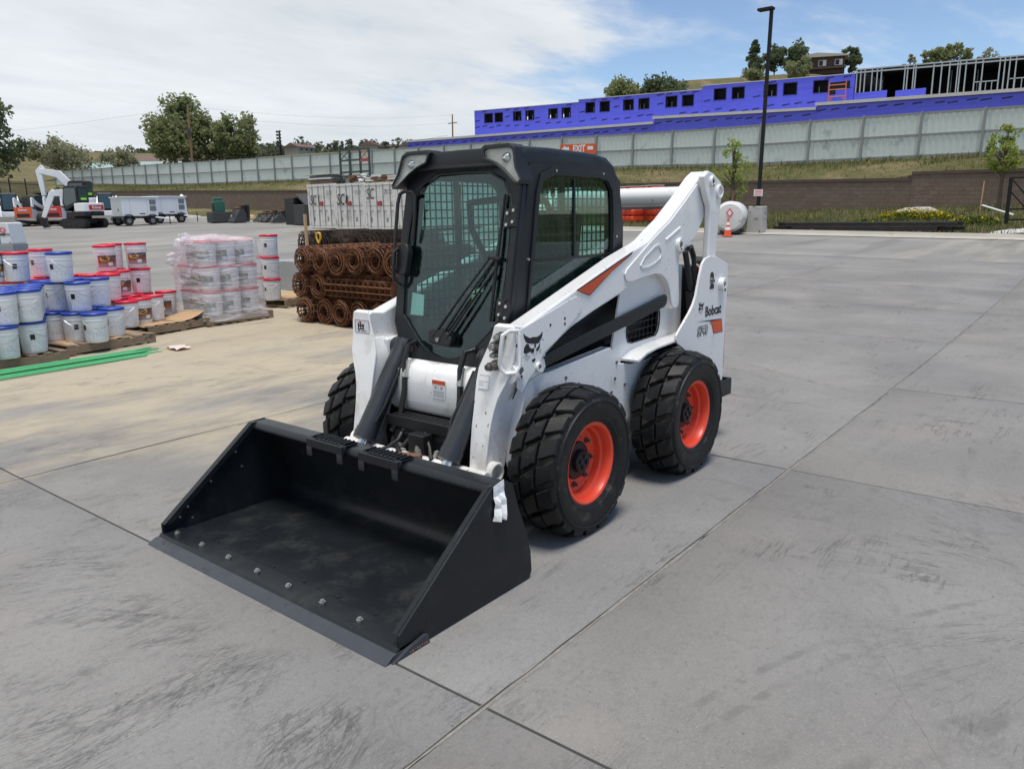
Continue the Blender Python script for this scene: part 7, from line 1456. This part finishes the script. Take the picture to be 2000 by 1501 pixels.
# gate, stakes, boulder, tarp
gt = empty('gate_frame', (-31.9, -1.2, gh(-31.9, -1.2) + .35), R(125), 'black tubular gate frame at the right edge', 'gate')
MB().bx(-.05, .05, -.05, .05, 0, 1.75).build('gate_post', MT['polemetal'], gt)
for z in (.12, .52, 1.70): MB().bx(.05, 2.6, -.03, .03, z, z + .06).build('gate_rail', MT['polemetal'], gt)
MB().tube([(.05, 0, 1.68), (1.4, 0, .2)], .022, 6).tube([(.05, 0, 1.2), (1.1, 0, .15)], .022, 6).build('gate_brace', MT['polemetal'], gt)
tag(MB().cyl((0, 0, 0), (.02, .05, 1.4), .03, n=6).build('survey_stake', MT['stake'], loc=(-37.6, -2.95, vz(-37.6, -2.95))), 'grey survey stake on the verge beside the young tree', 'stake')
tag(MB().cyl((-34.2, -2.4, 1.62), (-33.85, -1.2, 1.22), .035, n=8).build('white_stick', MT['mwhite']), 'white stick leaning across the gate frame', 'stick')
bo = bmesh.new(); bmesh.ops.create_icosphere(bo, subdivisions=2, radius=1)
for v in bo.verts: v.co = Vector((v.co.x * .5, v.co.y * 1.0, v.co.z * .28)) * random.uniform(.85, 1.1)
me = bpy.data.meshes.new('boulder'); bo.to_mesh(me); bo.free(); me.materials.append(MT['oldconc']); tag(link('boulder', me, None, (-36.8, -5.4, vz(-36.8, -5.4) + .12)), 'flat pale boulder at the wall foot above the yellow flowers', 'boulder')
MT['tarp'] = pmat('pale_tarp', (.50, .50, .48), .6); rn = random.Random(3)
tag(MB().sheet([[(-29.5 - .28 * i, -1.5 + .34 * j, gh(-29.5, -1) + .05 + (.05 + .055 * j) * (1 - abs(i - 2) / 2.6) + rn.uniform(0, .07)) for j in range(9)] for i in range(5)]).build('tarpaulin', MT['tarp'], smooth=70), 'crumpled pale tarpaulin at the right edge by the kerb', 'tarp')
# utility poles, lights and wires
MT['polewood'] = pmat('pole_wood', (.24, .15, .085), .9, .0, .3, 2)
up_ = empty('utility_pole', (-50.9, -94.4, 5.2), 0, 'wooden utility pole beside the large tree', 'pole'); MB().tube([(0, 0, 0), (-.06, .3, 10.5)], [.17, .12], 10).build('pole_shaft', MT['polewood'], up_); MB().cyl((.2, .3, 6.6), (.2, .3, 7.5), .22, n=10).build('transformer', MT['scrapdark'], up_)
up2 = empty('utility_pole', (-117, -109.7, 15.5), 0, 'small distant pole with crossarm left of the building', 'pole'); MB().tube([(0, 0, 0), (0, .1, 5.6)], [.16, .12], 8).build('pole_shaft', MT['polewood'], up2); MB().box((0, .1, 3.9), (.2, 2.4, .16)).build('crossarm', MT['polewood'], up2)
for i, (x, y, z, h) in enumerate(((-152, -233.3, 18, 16.0), (-175.4, -252, 21, 11.0))):
    o = empty('floodlight_mast', (x, y, z), 0, '%s floodlight mast on the skyline' % ('taller left', 'shorter right')[i], 'mast'); MB().cyl((0, 0, 0), (0, 0, h), .42, .30, n=8).build('mast_shaft', MT['polemetal'], o)
    for k in range(5): MB().box((.3, 0, h - .3 - 1.15 * k), (.5, 2.3, .12)).box((.4, -.8, h - .1 - 1.15 * k), (.5, .75, .7)).box((.4, .8, h - .1 - 1.15 * k), (.5, .75, .7)).build('lamp_row', MT['scrapdark'], o)
MT['wire'] = pmat('overhead_wire', (.10, .10, .10), .6)
for i, (a, b) in enumerate((((-50.95, -94.1, 15.4), (-22, -150, 13.0)), ((-50.95, -94.1, 15.4), (-117, -109.7, 21.0)), ((-50.95, -94.1, 14.4), (-117, -109.7, 19.4)), ((-50.95, -94.1, 9.4), (-20, -96, 8.2)), ((-50.95, -94.1, 9.6), (-47, -45, 8.2)))):
    a, b = Vector(a), Vector(b); pts = [a.lerp(b, t / 12) - Vector((0, 0, 1.0 * math.sin(math.pi * t / 12))) for t in range(13)]
    tag(MB().tube(pts, .011, 4).build('overhead_wire', MT['wire']), 'thin overhead wire from the wooden pole, %s' % ('running to the left', 'topmost to the right', 'lower one to the far pole', 'low one to the left', 'low one along the fence')[i], 'wire')
# iron picket fence at the far left
MT['iron'] = pmat('black_iron', (.012, .012, .013), .5)
pf = empty('picket_fence', (-25.8, -87.2, 3.2), math.atan2(-5.0, -6.2), 'black iron picket fence at the far left', 'fence'); mb = MB()
for k in range(70): mb.box((-3.5 + .16 * k, 0, 1.2), (.03, .03, 2.5))
mb.build('pickets', MT['iron'], pf)
for z in (.3, 2.15): MB().bx(-3.6, 7.8, -.03, .03, z, z + .06).build('rail', MT['iron'], pf)
for k in range(5): MB().box((-3.5 + 2.7 * k, 0, 1.3), (.10, .10, 2.9)).build('picket_post', MT['iron'], pf)
